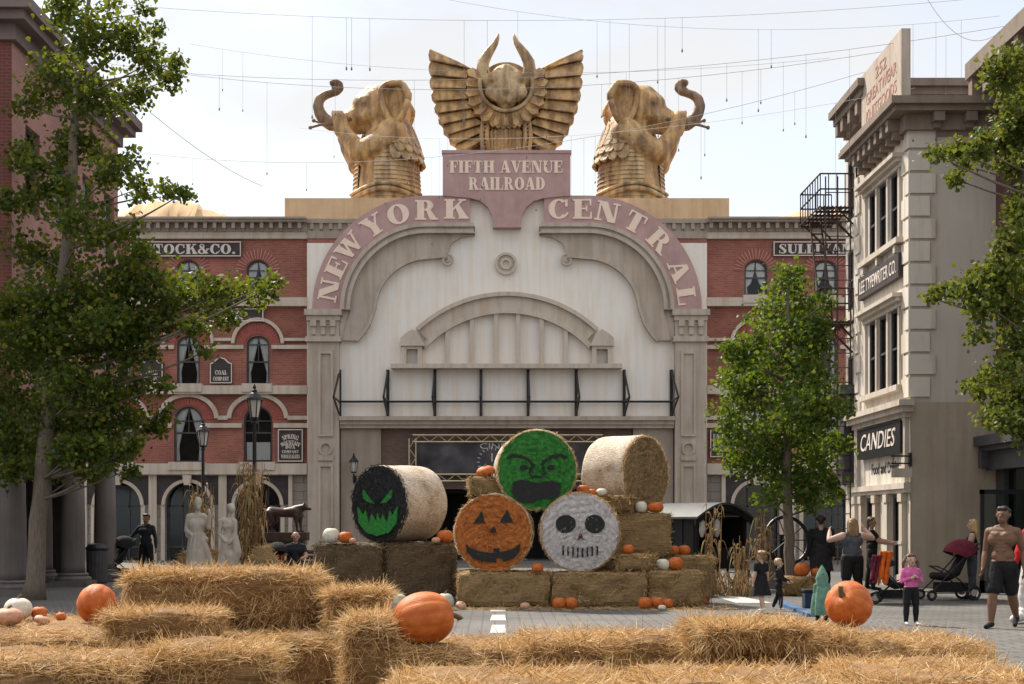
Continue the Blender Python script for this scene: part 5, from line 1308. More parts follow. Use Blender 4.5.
def paint(name, c, v=.35, strw=(.3, .2, .1), amt=.35):
    m, nt, b = nodes_of(name)
    tc_ = coords(nt); n = N(nt, 'ShaderNodeTexNoise', Scale=26.0, Detail=6.0, Roughness=.7); L(nt, tc_, n.inputs['Vector'])
    w_ = N(nt, 'ShaderNodeTexWave', Scale=3.0, Distortion=9.0, Detail=4.0); w_.wave_type = 'RINGS'; w_.rings_direction = 'Y'; L(nt, tc_, w_.inputs['Vector'])
    r = ramp(nt, n.outputs[0], [(.36, mul(c, 1-v)), (.6, c)]); r2 = ramp(nt, w_.outputs[0], [(.2, (.84,)*3), (.6, (1, 1, 1))])
    n3 = N(nt, 'ShaderNodeTexNoise', Scale=9.0, Detail=9.0, Roughness=.8); L(nt, tc_, n3.inputs['Vector']); r3 = ramp(nt, n3.outputs[0], [(.58, (0, 0, 0)), (.68, (amt,)*3)])
    a_ = mixc(nt, 1.0, r.outputs[0], r2.outputs[0], 'MULTIPLY'); L(nt, mixc(nt, r3.outputs[0], a_, strw), b.inputs['Base Color'])
    b.inputs['Roughness'].default_value = .8
    bp = N(nt, 'ShaderNodeBump', Strength=.7, Distance=.02); L(nt, n.outputs[0], bp.inputs['Height']); L(nt, bp.outputs[0], b.inputs['Normal'])
    MATS[name] = m; return m
pt_black = paint('black_paint', (.012, .012, .012), .4, (.10, .065, .03), .5); pt_orange = paint('orange_paint', (.50, .15, .025), .4, (.3, .2, .08), .5)
pt_green = paint('green_paint', (.03, .22, .025), .45, (.2, .26, .06), .5); pt_white = paint('white_paint', (.58, .54, .52), .25, (.4, .32, .22), .4); pt_tan = paint('cut_hay', (.33, .21, .09), .5, (.45, .33, .16), .6)
pt_glow = paint('bright_green_paint', (.02, .24, .03), .5, (.02, .04, .02), .7); pt_red = paint('dark_red_paint', (.10, .015, .015), .4, (.2, .1, .1), .3)
def rough(poly, j=.008, sub=.05, seed=1):
    r = random.Random(seed); o = []
    for a, b in zip(poly, poly[1:]+poly[:1]):
        n = max(1, int(math.hypot(b[0]-a[0], b[1]-a[1])/sub))
        for i in range(n): u = i/n; o.append((a[0]+(b[0]-a[0])*u+r.uniform(-j, j), a[1]+(b[1]-a[1])*u+r.uniform(-j, j)))
    return o
def ell(cx, cz, rx, rz, a=0, n=20): 
    a = math.radians(a); return [(cx+rx*math.cos(t)*math.cos(a)-rz*math.sin(t)*math.sin(a), cz+rx*math.cos(t)*math.sin(a)+rz*math.sin(t)*math.cos(a)) for t in [2*PI*i/n for i in range(n)]]
def stroke(pts, w): 
    o, i = [], []
    for k, p in enumerate(pts):
        a = pts[max(0, k-1)]; b = pts[min(len(pts)-1, k+1)]; d = Vector((b[0]-a[0], b[1]-a[1])).normalized(); o.append((p[0]-d.y*w/2, p[1]+d.x*w/2)); i.append((p[0]+d.y*w/2, p[1]-d.x*w/2))
    return o+i[::-1]
def round_bale(label, x, y, z, r, Ln, rz, face, feats, rimcol=None, tilt=0):
    """local: axis along +y, painted face at y=0; face units are fractions of r"""
    t = thing('round_bale', label, 'round bale', (x, y, z), rz, 'round hay bales with painted ends')
    g = np.random.default_rng(int(abs(x*1000))+3); n = 64; ph = g.uniform(0, 6.28, 8)
    mb = MB(); rows = [(-.002, .93), (.02, .985), (.06, 1.0)]+[(.06+(Ln-.12)*k/8, 1.0) for k in range(1, 9)]+[(Ln-.02, .985), (Ln, .94)]
    for yy, k in rows:
        for i in range(n):
            a = 2*PI*i/n; rr_ = r*k*(1+.010*math.sin(2*a+ph[2])+.008*math.sin(3*a+ph[0]+yy*2)+.006*math.sin(7*a+ph[1]-yy*5)+.004*math.sin(13*a+ph[2]+9*yy)); mb.v.append((rr_*math.cos(a), yy, r+rr_*math.sin(a)*(.985 if math.sin(a) < 0 else 1)))
    for j in range(len(rows)-1):
        for i in range(n): mb.f.append((j*n+i, j*n+(i+1) % n, (j+1)*n+(i+1) % n, (j+1)*n+i)); mb.m.append(0)
    mb.f.append(tuple(range((len(rows)-1)*n, len(rows)*n))); mb.m.append(0)
    mb.build('net_wrap', m_wrap, t, smooth=True)
    # end: bulging disc with a straw rim
    mb = MB(); R = 12
    for j in range(R+1):
        q = j/R
        for i in range(n):
            a = 2*PI*i/n; b_ = -.035*(1-q*q)+.008*math.sin(9*q*5+a*2)+.007*g.normal()*(q > .05); mb.v.append((r*.965*q*math.cos(a), b_-.004, r+r*.965*q*math.sin(a)))
    for j in range(R):
        for i in range(n): mb.f.append((j*n+i, (j+1)*n+i, (j+1)*n+(i+1) % n, j*n+(i+1) % n)); mb.m.append(0)
    m_ = 1500; a = g.uniform(0, 2*PI, m_); q = r*.95*np.sqrt(g.uniform(0, 1, m_)); p = np.stack([q*np.cos(a), np.full(m_, -.04)+.035*(q/r)**2, r+q*np.sin(a)], 1)
    d = np.stack([-np.sin(a), g.normal(0, .14, m_)-.05, np.cos(a)], 1)+g.normal(0, .25, (m_, 3))*np.array([1, .2, 1]); l = g.uniform(.04, .12, m_)
    V, Fq = blades(p, d, np.tile([0, -1.0, 0], (m_, 1)), l, g.uniform(.004, .009, m_), l*.05); add_blades(mb, V, Fq, 0)
    fc = mb.build('end_face', face, t, smooth=False)
    mb = MB(); m_ = 900; a = g.uniform(0, 2*PI, m_); q = r*g.uniform(.94, 1.005, m_); p = np.stack([q*np.cos(a), g.uniform(-.02, .05, m_), r+q*np.sin(a)], 1)
    d = np.stack([-np.sin(a), g.normal(-.25, .35, m_), np.cos(a)], 1)*np.where(g.uniform(size=m_) < .5, 1, -1)[:, None]+g.normal(0, .3, (m_, 3)); l = g.uniform(.04, .11, m_)
    V, Fq = blades(p, d, np.stack([np.cos(a), 0*a, np.sin(a)], 1), l, g.uniform(.006, .012, m_), l*.1); add_blades(mb, V, Fq, 0); mb.build('straw_rim', rimcol or m_straw, t)
    for k, (nm, poly, mt) in enumerate(feats):
        cxm = sum(p[0] for p in poly)/len(poly); czm = sum(p[1] for p in poly)/len(poly); q2 = cxm**2+czm**2
        mb = MB(); pl = rough([(px_*r, r+pz_*r) for px_, pz_ in poly], .007, .035, k+5)
        yb = -.036*(1-q2)-.022-.002*k; mb.prism(pl, yb, yb+.035)
        mb.build(nm, mt, fc)
def flip(p): return [(-x, z) for x, z in p]
# black end, green slanted eyes and jagged mouth
eyeL = [(-.52, .36), (-.16, .06), (-.1, .0), (-.34, .04), (-.5, .14)]
mouth = [(-.72, -.08), (-.5, -.28), (-.42, -.16), (-.3, -.5), (-.2, -.24), (-.05, -.44), (.0, -.24), (.12, -.44), (.2, -.26), (.34, -.5), (.44, -.18), (.52, -.3), (.72, -.06), (.66, -.5), (.4, -.74), (.0, -.82), (-.4, -.74), (-.66, -.48)]
X_, Y_, Z_ = W(383, 505, 28.45)
round_bale('round bale with black end painted with slanted green eyes and jagged green mouth', X_-.08, Y_, 1.18, .785, 1.2, -.69, pt_black, [('painted_eye', eyeL, pt_glow), ('painted_eye', flip(eyeL), pt_glow), ('painted_mouth', mouth, pt_glow)], rimcol=pt_black)
grin = [(-.68, -.28), (-.56, -.38), (-.3, -.47), (-.05, -.5), (.02, -.5), (.02, -.38), (.16, -.38), (.16, -.49), (.4, -.44), (.58, -.36), (.7, -.26), (.66, -.5), (.5, -.66), (.26, -.72), (.24, -.62), (.1, -.62), (.08, -.74), (-.24, -.72), (-.5, -.64), (-.66, -.46)]
round_bale('round bale with orange end painted as a toothy jack-o-lantern', (493-CX)*26.7/F, 26.7, .65, .745, 1.1, -.06, pt_orange, [('painted_eye', [(-.5, .22), (-.28, .56), (-.2, .25)], pt_black), ('painted_eye', [(.16, .24), (.36, .58), (.52, .26)], pt_black), ('painted_nose', [(-.08, .02), (.03, .18), (.1, .02)], pt_black), ('painted_mouth', grin, pt_black)])
ske = ell(-.36, .2, .25, .23); 
teeth = [('painted_tooth_line', stroke([(-.42+k*.12, -.34-.05*(1-abs(k-3.5)/3.5)), (-.42+k*.12, -.58-.05*(1-abs(k-3.5)/3.5))], .035), pt_black) for k in range(8)]
round_bale('round bale with white end painted as a plain skull with round black eyes', (580-CX)*26.7/F, 26.7, .655, .755, .74, .02, pt_white, [('painted_eye', ske, pt_black), ('painted_eye', flip(ske), pt_black), ('painted_nose', [(-.06, -.2), (-.02, -.04), (.0, -.1), (.04, -.04), (.08, -.2), (.01, -.14)], pt_red)]+teeth)
brow = stroke([(-.72, .3), (-.6, .36), (-.4, .34), (-.22, .24), (-.1, .12)], .07)
mo = [(-.6, -.3), (-.4, -.24), (0, -.32), (.36, -.26), (.58, -.34), (.56, -.6), (.4, -.72), (.1, -.7), (-.1, -.8), (-.44, -.78), (-.62, -.56)]
round_bale('round bale with bright green end painted as a grumpy big mouthed face on top', (537-CX)*26.75/F, 26.75, 1.815, .765, 1.0, .07, pt_green, [('painted_brow', brow, pt_black), ('painted_brow', flip(brow), pt_black), ('painted_eye', ell(-.34, .06, .1, .06), pt_black), ('painted_eye', ell(.34, .06, .1, .06), pt_black),
   ('painted_nose', stroke([(-.08, .14), (-.2, -.06), (-.14, -.16), (-.02, -.14), (.08, -.18), (.2, -.1), (.14, .08)], .05), pt_black), ('painted_mouth', mo, pt_black)])
X_, Y_, Z_ = W(646, 472, 28.2)
round_bale('plain unpainted round bale wrapped in pale net on top of the stack', X_, Y_, 1.78, .77, 1.05, .84, pt_tan, [])

# ------------------------------------------------------------------ pumpkins
def skin(name, a, b):
    m, nt, bs = nodes_of(name); n = N(nt, 'ShaderNodeTexNoise', Scale=2.5, Detail=6.0); L(nt, coords(nt), n.inputs['Vector'])
    r = ramp(nt, n.outputs[0], [(.35, a), (.65, b)]); n2 = N(nt, 'ShaderNodeTexNoise', Scale=6.0, Detail=8.0, Roughness=.75); L(nt, coords(nt, None, (1, 1, .5)), n2.inputs['Vector']); r2 = ramp(nt, n2.outputs[0], [(.60, (0, 0, 0)), (.70, (.55,)*3)])
    cc = mixc(nt, r2.outputs[0], r.outputs[0], (.30, .17, .07) if 'orange' in name else (.3, .27, .18)); bp = N(nt, 'ShaderNodeBump', Strength=.25, Distance=.03); L(nt, n2.outputs[0], bp.inputs['Height']); L(nt, bp.outputs[0], bs.inputs['Normal'])
    L(nt, cc, bs.inputs['Base Color']); bs.inputs['Roughness'].default_value = .55; bs.inputs['Specular IOR Level'].default_value = .3
    MATS[name] = m; return m
pk_or = skin('orange_pumpkin_skin', (.40, .085, .012), (.52, .14, .025)); pk_wh = skin('white_pumpkin_skin', (.55, .5, .40), (.66, .62, .52)); pk_pi = skin('pink_gourd_skin', (.45, .22, .13), (.56, .33, .22)); pk_gr = skin('pale_green_gourd_skin', (.36, .38, .30), (.5, .5, .42))
m_stem = mat('pumpkin_stem', (.14, .09, .045), .3, 20, .9)
protos = {}
def pumpkin(label, x, y, z, r, kind='o', squash=.8, rot=(0, 0, 0), stem=True, group='pumpkins and gourds set around the bales'):
    """z is the resting height; r radius"""
    key = (kind, stem)
    if key not in protos:
        t = thing('pumpkin', label, 'pumpkin'); n = 72; mb = MB(); R = 18; ribs = 12 if kind != 'p' else 10
        for j in range(R+1):
            ph = -PI/2+PI*j/R
            for i in range(n):
                a = 2*PI*i/n; rb = 1-.038*(1-abs(math.cos(a*ribs/2))**.6)*(.35+.65*abs(math.cos(ph)))+.012*math.sin(3*a+1)
                rr_ = math.cos(ph)**.82 if math.cos(ph) > 1e-6 else 0; zz = math.sin(ph)*(1-.16*math.exp(-(rr_/.25)**2))
                mb.v.append((rr_*rb*math.cos(a), rr_*rb*math.sin(a), zz+1))
        for j in range(R):
            for i in range(n): mb.f.append((j*n+i, j*n+(i+1) % n, (j+1)*n+(i+1) % n, (j+1)*n+i)); mb.m.append(0)
        mb.build('skin', {'o': pk_or, 'w': pk_wh, 'p': pk_pi, 'g': pk_gr}[kind], t, smooth=True)
        if stem:
            mb = MB(); mb.tube([(0, 0, 1.78), (.02, 0, 1.92), (.07, .01, 2.08), (.17, .02, 2.2), (.24, .02, 2.22)], [.24, .13, .1, .1, .12], 8); mb.build('stem', m_stem, t, smooth=True)
        protos[key] = t; o = t
    else: o = copy_tree(protos[key])
    o['label'] = label; o['group'] = group
    o.scale = (r, r, r*squash); o.rotation_euler = rot; e = o.rotation_euler.to_matrix(); c = e @ Vector((0, 0, r*squash))
    # lowest point of the tilted ellipsoid rests on z
    ax = [e @ Vector(v) for v in ((r, 0, 0), (0, r, 0), (0, 0, r*squash))]; low = math.sqrt(sum(v.z**2 for v in ax))
    o.location = Vector((x, y, z+low-.004))-c
    return o
def pk(label, ppx, Y, z, rpx, kind='o', **k): return pumpkin(label, (ppx-CX)*Y/F, Y, z, rpx*Y/F, kind, **k)
pk('large orange pumpkin lying on its side with its brown stem pointing right', 424, 8.75, .845, 27, squash=1.12, rot=(0, 1.45, .25))
pk('large upright orange pumpkin on the raised straw bale at the right', 849, 8.75, .955, 23.5, squash=.95, rot=(.35, -1.0, .5))
pk('large orange pumpkin tilted on the straw beside the long upper bale', 97, 10.6, .845, 20, squash=.95, rot=(-1.0, .25, 0))
pk('pale ribbed white pumpkin left of the tree trunk foot', 18, 11.0, .845, 14, 'w')
pk('small orange pumpkin wedged right of the white ribbed pumpkin', 39, 11.1, .845, 8)
pk('pinkish striped gourd at the very left edge of the straw', 8, 10.4, .845, 15, 'p', squash=.6)
pk('small pinkish gourd lying before the small orange pumpkin on the left', 42, 10.5, .845, 8, 'p', squash=.55, rot=(0, .3, 0))
pk('tiny orange gourd alone on the straw near the big tilted pumpkin', 61, 10.9, .845, 5.5)
g1 = 28.2
pk('round white pumpkin at the left end of the black faced bale', 331, g1, 1.18, 8.5, 'w', squash=.92)
pk('orange pumpkin next to the white one left of the black faced bale', 345.5, g1, 1.18, 7.5)
pk('small pinkish gourd tucked against the black faced bale', 352.5, 28.1, 1.18, 4, 'p', squash=.7)
pk('orange pumpkin at the right foot of the black faced round bale', 445, 28.3, 1.18, 8.5)
pk('tan gourd just left of the orange pumpkin behind the black faced bale', 436, 28.1, 1.18, 4.5, 'p', squash=.7)
pk('large grey green pumpkin on the ground before the dark hay', 397, 25.6, 0, 10.5, 'g', squash=.85)
pk('flat orange pumpkin between two pale pumpkins on the ground', 421, 26.2, 0, 8.5, squash=.7)
pk('grey white pumpkin on the ground left of the low hay row', 445, 25.9, 0, 9, 'g', squash=.95)
pk('small pink gourd on the ground at the left corner of the low hay row', 461, 26.0, 0, 5.5, 'p', squash=.6, rot=(.5, .4, 0))
pk('small pale gourd on the ground below the jack-o-lantern bale', 525, 26.0, 0, 5, 'p', squash=.75)
pk('left one of two touching orange pumpkins below the skull bale', 559, 26.1, 0, 6.8, squash=.9)
pk('right one of two touching orange pumpkins below the skull bale', 571, 26.15, 0, 6.8, squash=.9)
pk('orange pumpkin on the ground left of a touching pair at the right corner', 645, 26.1, 0, 7, squash=.9)
pk('orange pumpkin of a touching pair before the right front hay bale', 657, 26.2, 0, 7, squash=.88)
pk('smaller orange pumpkin right in a touching pair at the right front bale', 667.5, 26.25, 0, 6, squash=.88)
pk('tiny white gourd on the ground before the pair at the right front bale', 662, 25.8, 0, 4, 'w', squash=.7)
pk('orange pumpkin on the ground round the right end of the stack', 700, 27.0, 0, 6.5, squash=.95)
pk('small orange pumpkin peeping between the jack-o-lantern and skull bales', 537.5, 26.55, .66, 6)
pk('flat orange pumpkin crowning the small tan bale beside the green face', 485.5, 27.1, 2.45, 9.5, squash=.6, rot=(.15, -.2, 0))
pk('orange pumpkin where the green bale meets the small tilted hay bale', 583, 27.6, 1.78+.32, 6.5, squash=.9)
pk('small orange pumpkin right of the green bale on the tilted hay', 592, 27.65, 2.1, 4.8)
pk('white gourd on the tilted hay bale below the plain round bale', 601.5, 27.65, 2.11, 5.5, 'w', squash=.7)
pk('white pumpkin at the left of an orange one on the grey brown block', 641, 27.75, 1.78, 6.3, 'w', squash=.95)
pk('flattened orange pumpkin on the right edge of the grey brown block', 655.5, 27.75, 1.78, 8, squash=.7)
pk('orange pumpkin on the short bale beside the skull bale', 628, 26.85, .995, 6.2)
pk('left orange pumpkin on the small bale beside the grey brown block', 673.5, 28.0, .945, 6.3)
pk('right orange pumpkin on the small bale beside the grey brown block', 684, 28.0, .945, 6.5)
pk('oval white pumpkin on the right front hay bale', 662.5, 26.95, .685, 7, 'w', squash=.85)
pk('orange pumpkin right of the oval white one on the front bale', 675.5, 27.0, .685, 8, squash=.85)
pk('orange pumpkin on the bale at the foot of the green tree', 802, 30.9, .415, 8, squash=.9)
pk('second smaller orange pumpkin at the foot of the green tree', 816, 30.9, .415, 5.5)
# ------------------------------------------------------------------ trees
m_bark = straw_body('tree_bark', (.10, .075, .055), (.23, .18, .135), (9, 9, 1.2))
m_leafd = island_mat('ginkgo_leaves', [(0, (.014, .034, .006)), (.4, (.034, .068, .009)), (.75, (.075, .115, .014)), (.93, (.14, .155, .02)), (1, (.25, .21, .028))], .5, .4, (.24, .27, .016), .25)
m_leafm = island_mat('linden_leaves', [(0, (.022, .06, .011)), (.45, (.055, .115, .018)), (.8, (.10, .16, .022)), (.95, (.16, .19, .028)), (1, (.26, .22, .04))], .5, .42, (.24, .31, .02), .25)
m_leafy = island_mat('yellowing_leaves', [(0, (.03, .06, .01)), (.5, (.075, .115, .018)), (.85, (.13, .15, .025)), (1, (.2, .16, .03))], .5, .38, (.24, .26, .025), .25)
def leaves(mb, cen, n, spread, size, g, mi=0, droop=.3):
    p = cen+g.normal(0, spread, (n, 3))*np.array([1, 1, .8])
    d = g.normal(size=(n, 3)); d[:, 2] -= droop; d /= np.linalg.norm(d, axis=1)[:, None]
    s = np.cross(d, g.normal(size=(n, 3))); s /= np.linalg.norm(s, axis=1)[:, None]
    nn = np.cross(d, s); l = size*g.uniform(.6, 1.25, n)[:, None]
    V = np.empty((n, 5, 3)); V[:, 0] = p; V[:, 1] = p+d*l*.75+s*l*.55+nn*l*.12; V[:, 2] = p+d*l*1.05+s*l*.22; V[:, 3] = p+d*l*1.05-s*l*.22; V[:, 4] = p+d*l*.75-s*l*.55+nn*l*.12; V += (g.normal(0, .05, (n, 1, 1)))*nn[:, None, :]*.4
    o = len(mb.v); mb.v.extend(map(tuple, V.reshape(-1, 3).tolist()))
    f = np.arange(n)[:, None]*5+np.arange(5)[None]+o; mb.f.extend(map(tuple, f.tolist())); mb.m.extend([mi]*n)
def tree(label, Y, base, trunk, tr, clumps, size, leafm, seed, depth=1.2, dens=1.0, name='ginkgo_tree', sub=12, per=36):
    g = np.random.default_rng(seed); bx, by = base
    t = thing(name, label, 'tree', ((bx-CX)*Y/F, Y, 0))
    O = np.array(t.location); tb = MB(); tp = [Vector(W(x, y, Y+dy)) for x, y, dy in trunk]; tp[0].z = -.02
    fine = []; fr_ = []
    for i in range(len(tp)-1):
        for k in range(5): u = k/5; q = tp[i].lerp(tp[i+1], u); q += Vector((math.sin(i*2+k)*.02, math.cos(i*3+k)*.02, 0)); fine.append(q-Vector(O)); fr_.append(tr[i]+(tr[i+1]-tr[i])*u)
    fine.append(tp[-1]-Vector(O)); fr_.append(tr[-1]); fr_[0] *= 1.35
    tb.tube(fine, fr_, 14)
    cb = MB(); rnd = random.Random(seed)
    for cx, cy, r in clumps:
        dy = rnd.uniform(-depth, depth); Yc = Y+dy; c = Vector(W(cx, cy, Yc))-Vector(O); R = r*Yc/F
        # limb from the trunk somewhat below the clump
        cand = [i for i, q in enumerate(fine) if q.z < c.z-.25*abs((c-q).xy.length)] or [len(fine)//3]
        i0 = min(cand, key=lambda i: (fine[i]-c).length); a = fine[i0]; m = a.lerp(c, .5)+Vector((rnd.uniform(-.15, .15), rnd.uniform(-.15, .15), -.12*(c-a).length*.5)); r0 = min(fr_[i0]*.45, .012+.010*(c-a).length)
        pts = [a*(1-u)**2+m*2*u*(1-u)+c*u*u for u in [k/7 for k in range(8)]]
        tb.tube(pts, [r0*(1-.75*k/7) for k in range(8)], 6)
        ns = max(3, int(sub*dens*(r/20)**1.7))
        for k in range(ns):
            v = g.normal(size=3); v /= np.linalg.norm(v); q = np.array(c)+v*R*(g.uniform()**.45)*np.array([1, 1.1, .85])
            if k % 3 == 0: tb.tube([c, Vector((np.array(c)+q)/2)+Vector((0, 0, -.05)), Vector(q)], [.012, .009, .005], 4)
            leaves(cb, q, int(per*g.uniform(.5, 1.4)), R*.16+.07, size, g)
    tb.build('trunk', m_bark, t, smooth=True); cb.build('crown', leafm, t)
    return t
CL = [(70,8,26),(92,38,32),(112,6,10),(132,42,20),(152,62,18),(168,80,12),(148,12,10),(156,30,7),(176,64,9),(58,82,32),(96,98,28),(132,92,22),(25,105,14),(14,150,18),(78,142,28),(36,168,16),(112,172,24),(140,188,14),(168,190,7),(182,194,6),
 (52,196,26),(14,206,18),(86,222,26),(120,232,22),(146,250,14),(26,250,20),(66,268,26),(112,280,34),(152,290,32),(188,300,28),(216,296,22),(240,296,18),(262,291,12),(272,284,7),(226,318,13),(194,328,14),(168,318,20),
 (84,302,34),(40,300,32),(10,310,26),(62,346,36),(112,344,30),(22,360,32),(140,352,22),(204,352,9),(76,388,34),(16,404,36),(50,420,34),(104,396,24),(136,388,16),(160,386,11),(92,430,26),(124,418,22),(150,424,15),(20,448,28),(66,452,20),(112,446,14),(138,446,11),(166,412,9),(104,466,10),(128,470,7),(44,470,16),(84,470,14),(6,470,16),(120,456,14),(90,444,20),(60,400,26),(140,322,22),(100,320,26),(14,340,24)]
tree('tall leaning ginkgo tree with loose dark crown in front of the porch building', 29.2, (33, 599), [(33, 598, 0), (40, 500, 0), (50, 400, .1), (62, 290, .1), (71, 190, 0), (77, 100, -.1), (86, 20, 0), (92, -40, .1)], [.20, .165, .15, .13, .105, .075, .05, .02], CL, .096, m_leafd, 4, 1.3, 1.0)
CR = [(790,272,13),(786,290,18),(800,306,22),(774,316,20),(812,328,22),(760,340,20),(790,338,26),(812,352,17),(744,358,18),(772,372,30),(808,376,28),(820,384,13),(738,386,20),(726,376,9),(758,402,30),(796,412,34),(826,412,20),(848,408,8),(728,412,18),(742,436,24),(778,446,34),(816,448,26),(838,446,12),(722,444,9),(756,466,22),(792,478,26),(822,480,18),(772,494,14),(806,498,14),(832,494,8),(734,462,12),(826,302,5),(728,346,7),(822,330,8)]
tree('round leafy green tree standing before the right brick wing and fire escape', 32.0, (790, 593), [(790, 592, 0), (789, 540, 0), (788, 480, 0), (787, 410, 0), (788, 340, 0), (789, 280, 0)], [.125, .115, .10, .08, .055, .02], CR, .095, m_leafm, 9, 1.1, 1.1, 'shade_tree')
CE = [(1010,70,22),(1022,110,26),(1000,140,18),(978,146,14),(956,150,10),(936,154,7),(962,164,8),(954,178,5),(1014,160,16),(1022,210,20),(1012,240,16),
 (1020,268,24),(996,278,20),(972,290,16),(950,294,11),(932,298,7),(986,304,14),(978,332,9),(1008,308,20),(1018,345,18),(1006,372,14),(990,384,12),(978,390,7),(1014,400,20),(1004,416,14),(990,420,8),(1022,428,16),(970,386,5),(1050,120,40),(1060,220,44),(1056,310,44),(1052,400,36),(1090,160,46),(1100,280,50),(1090,380,40)]
tree('ginkgo tree reaching in from the right edge with yellowish drooping branches', 24.0, (1085, 617), [(1085, 616, 0), (1082, 500, 0), (1080, 380, 0), (1078, 260, 0), (1076, 140, 0), (1074, 40, 0)], [.2, .17, .15, .12, .08, .03], CE, .085, m_leafy, 21, .9, 1.5)

# ------------------------------------------------------------------ corn stalks
def stalks(label, x, y, h, rad, n, lean=.12, droop=1.0, z=0, group='bundles of dried corn stalks', tie=True):
    g = np.random.default_rng(int(abs(x)*977+abs(y)*31)); mb = MB()
    for k in range(n):
        a = g.uniform(0, 6.28); r = rad*math.sqrt(g.uniform()); hh = h*g.uniform(.75, 1.05); b = Vector((r*math.cos(a), r*math.sin(a), 0)); tp = b*g.uniform(.6, 1.4)+Vector((g.normal(0, lean)*hh*.5, g.normal(0, lean)*hh*.5, hh))
        mb.tube([b, b.lerp(tp, .5)+Vector((g.normal(0, .02), g.normal(0, .02), 0)), tp], [.016, .013, .006], 5)
        for j in range(9):
            u = g.uniform(.08, 1); p = b.lerp(tp, u); an = g.uniform(0, 6.28); l = g.uniform(.3, .75)*min(1, h/1.6); w_ = g.uniform(.03, .06)
            d = Vector((math.cos(an), math.sin(an), .9)); s_ = Vector((-math.sin(an), math.cos(an), g.normal(0, .4))); vs = []
            for q in range(6):
                v = q/5; c = p+Vector((d.x*l*v*.36, d.y*l*v*.36, l*(.55*v-1.15*droop*v*v)));  c.z = max(.01, c.z); ww = w_*(1-v**2)*.5+.002; s2 = s_*math.cos(v*3+an)+Vector((0, 0, 1))*math.sin(v*3+an)*.6
                vs += [c-s2*ww, c+s2*ww]
            mb.add(vs, [(2*q, 2*q+1, 2*q+3, 2*q+2) for q in range(5)])
    o = mb.build('corn_stalk_bundle', m_huskb); o.location = (x, y, z); tag(o, label, 'corn stalks', group)
    return o
x, y, z = W(251, 500, 34.2); stalks('tall dried corn stalk bundle tied around the tall street lamp', x, y, 3.0, .2, 46, .07, 1.1)
x, y, z = W(203, 500, 41); stalks('shorter corn stalk bundle behind the bearded marble statue', x, y, 2.7, .22, 30, .12)
Yw = 32.6
for lb, p_, Y_, h_, n_, ln_ in (('dried corn stalks standing against the left corner of the black wagon', 712, 31.9, 2.0, 7, .03), ('dried corn stalks heaped in the open end of the black wagon', 739, 31.6, 1.25, 12, .2), ('corn stalks standing right of the black wagon near the tree', 761, 31.8, 1.8, 8, .06)):
    x, y, z = W(p_, 500, Y_); stalks(lb, x, y, h_, .16, n_, ln_)
x, y, z = W(735, 600, 30.9); stalks('low spread of pale corn leaves lying in front of the black wagon', x, y, .55, .5, 40, 1.1, 1.2)
def straw_heap(label, px_, Y_, r, h, z=0):
    mb = MB(); x, y, _ = W(px_, 500, Y_); mb.lathe([(r, 0), (r*.95, h*.3), (r*.7, h*.7), (r*.3, h*.97), (.02, h)], (0, 0, 0), 18)
    n = 900; a = RNG.uniform(0, 6.28, n); u = RNG.uniform(0, 1, n); rr_ = r*np.sqrt(1-u**1.5); p = np.stack([rr_*np.cos(a), rr_*np.sin(a), u*h], 1); d = RNG.normal(size=(n, 3))+np.stack([np.cos(a), np.sin(a), u], 1)*.5
    l = RNG.uniform(.08, .2, n); V, Fq = blades(p, d, np.tile([0, 0, -1.0], (n, 1)), l, RNG.uniform(.006, .012, n), l*.3); add_blades(mb, V, Fq, 1)
    o = mb.build('straw_heap', [m_hayb, m_straw]); o.location = (x, y, z); tag(o, label, 'straw heap', 'loose straw heaps by the statues')
straw_heap('rounded straw heap at the foot of the tall corn stalk bundle', 263, 32.6, .5, 1.05)
straw_heap('straw heap between the two white marble statues', 213, 34.6, .45, .95)
straw_heap('small straw heap left of the bearded marble statue', 186, 33.8, .3, .9)

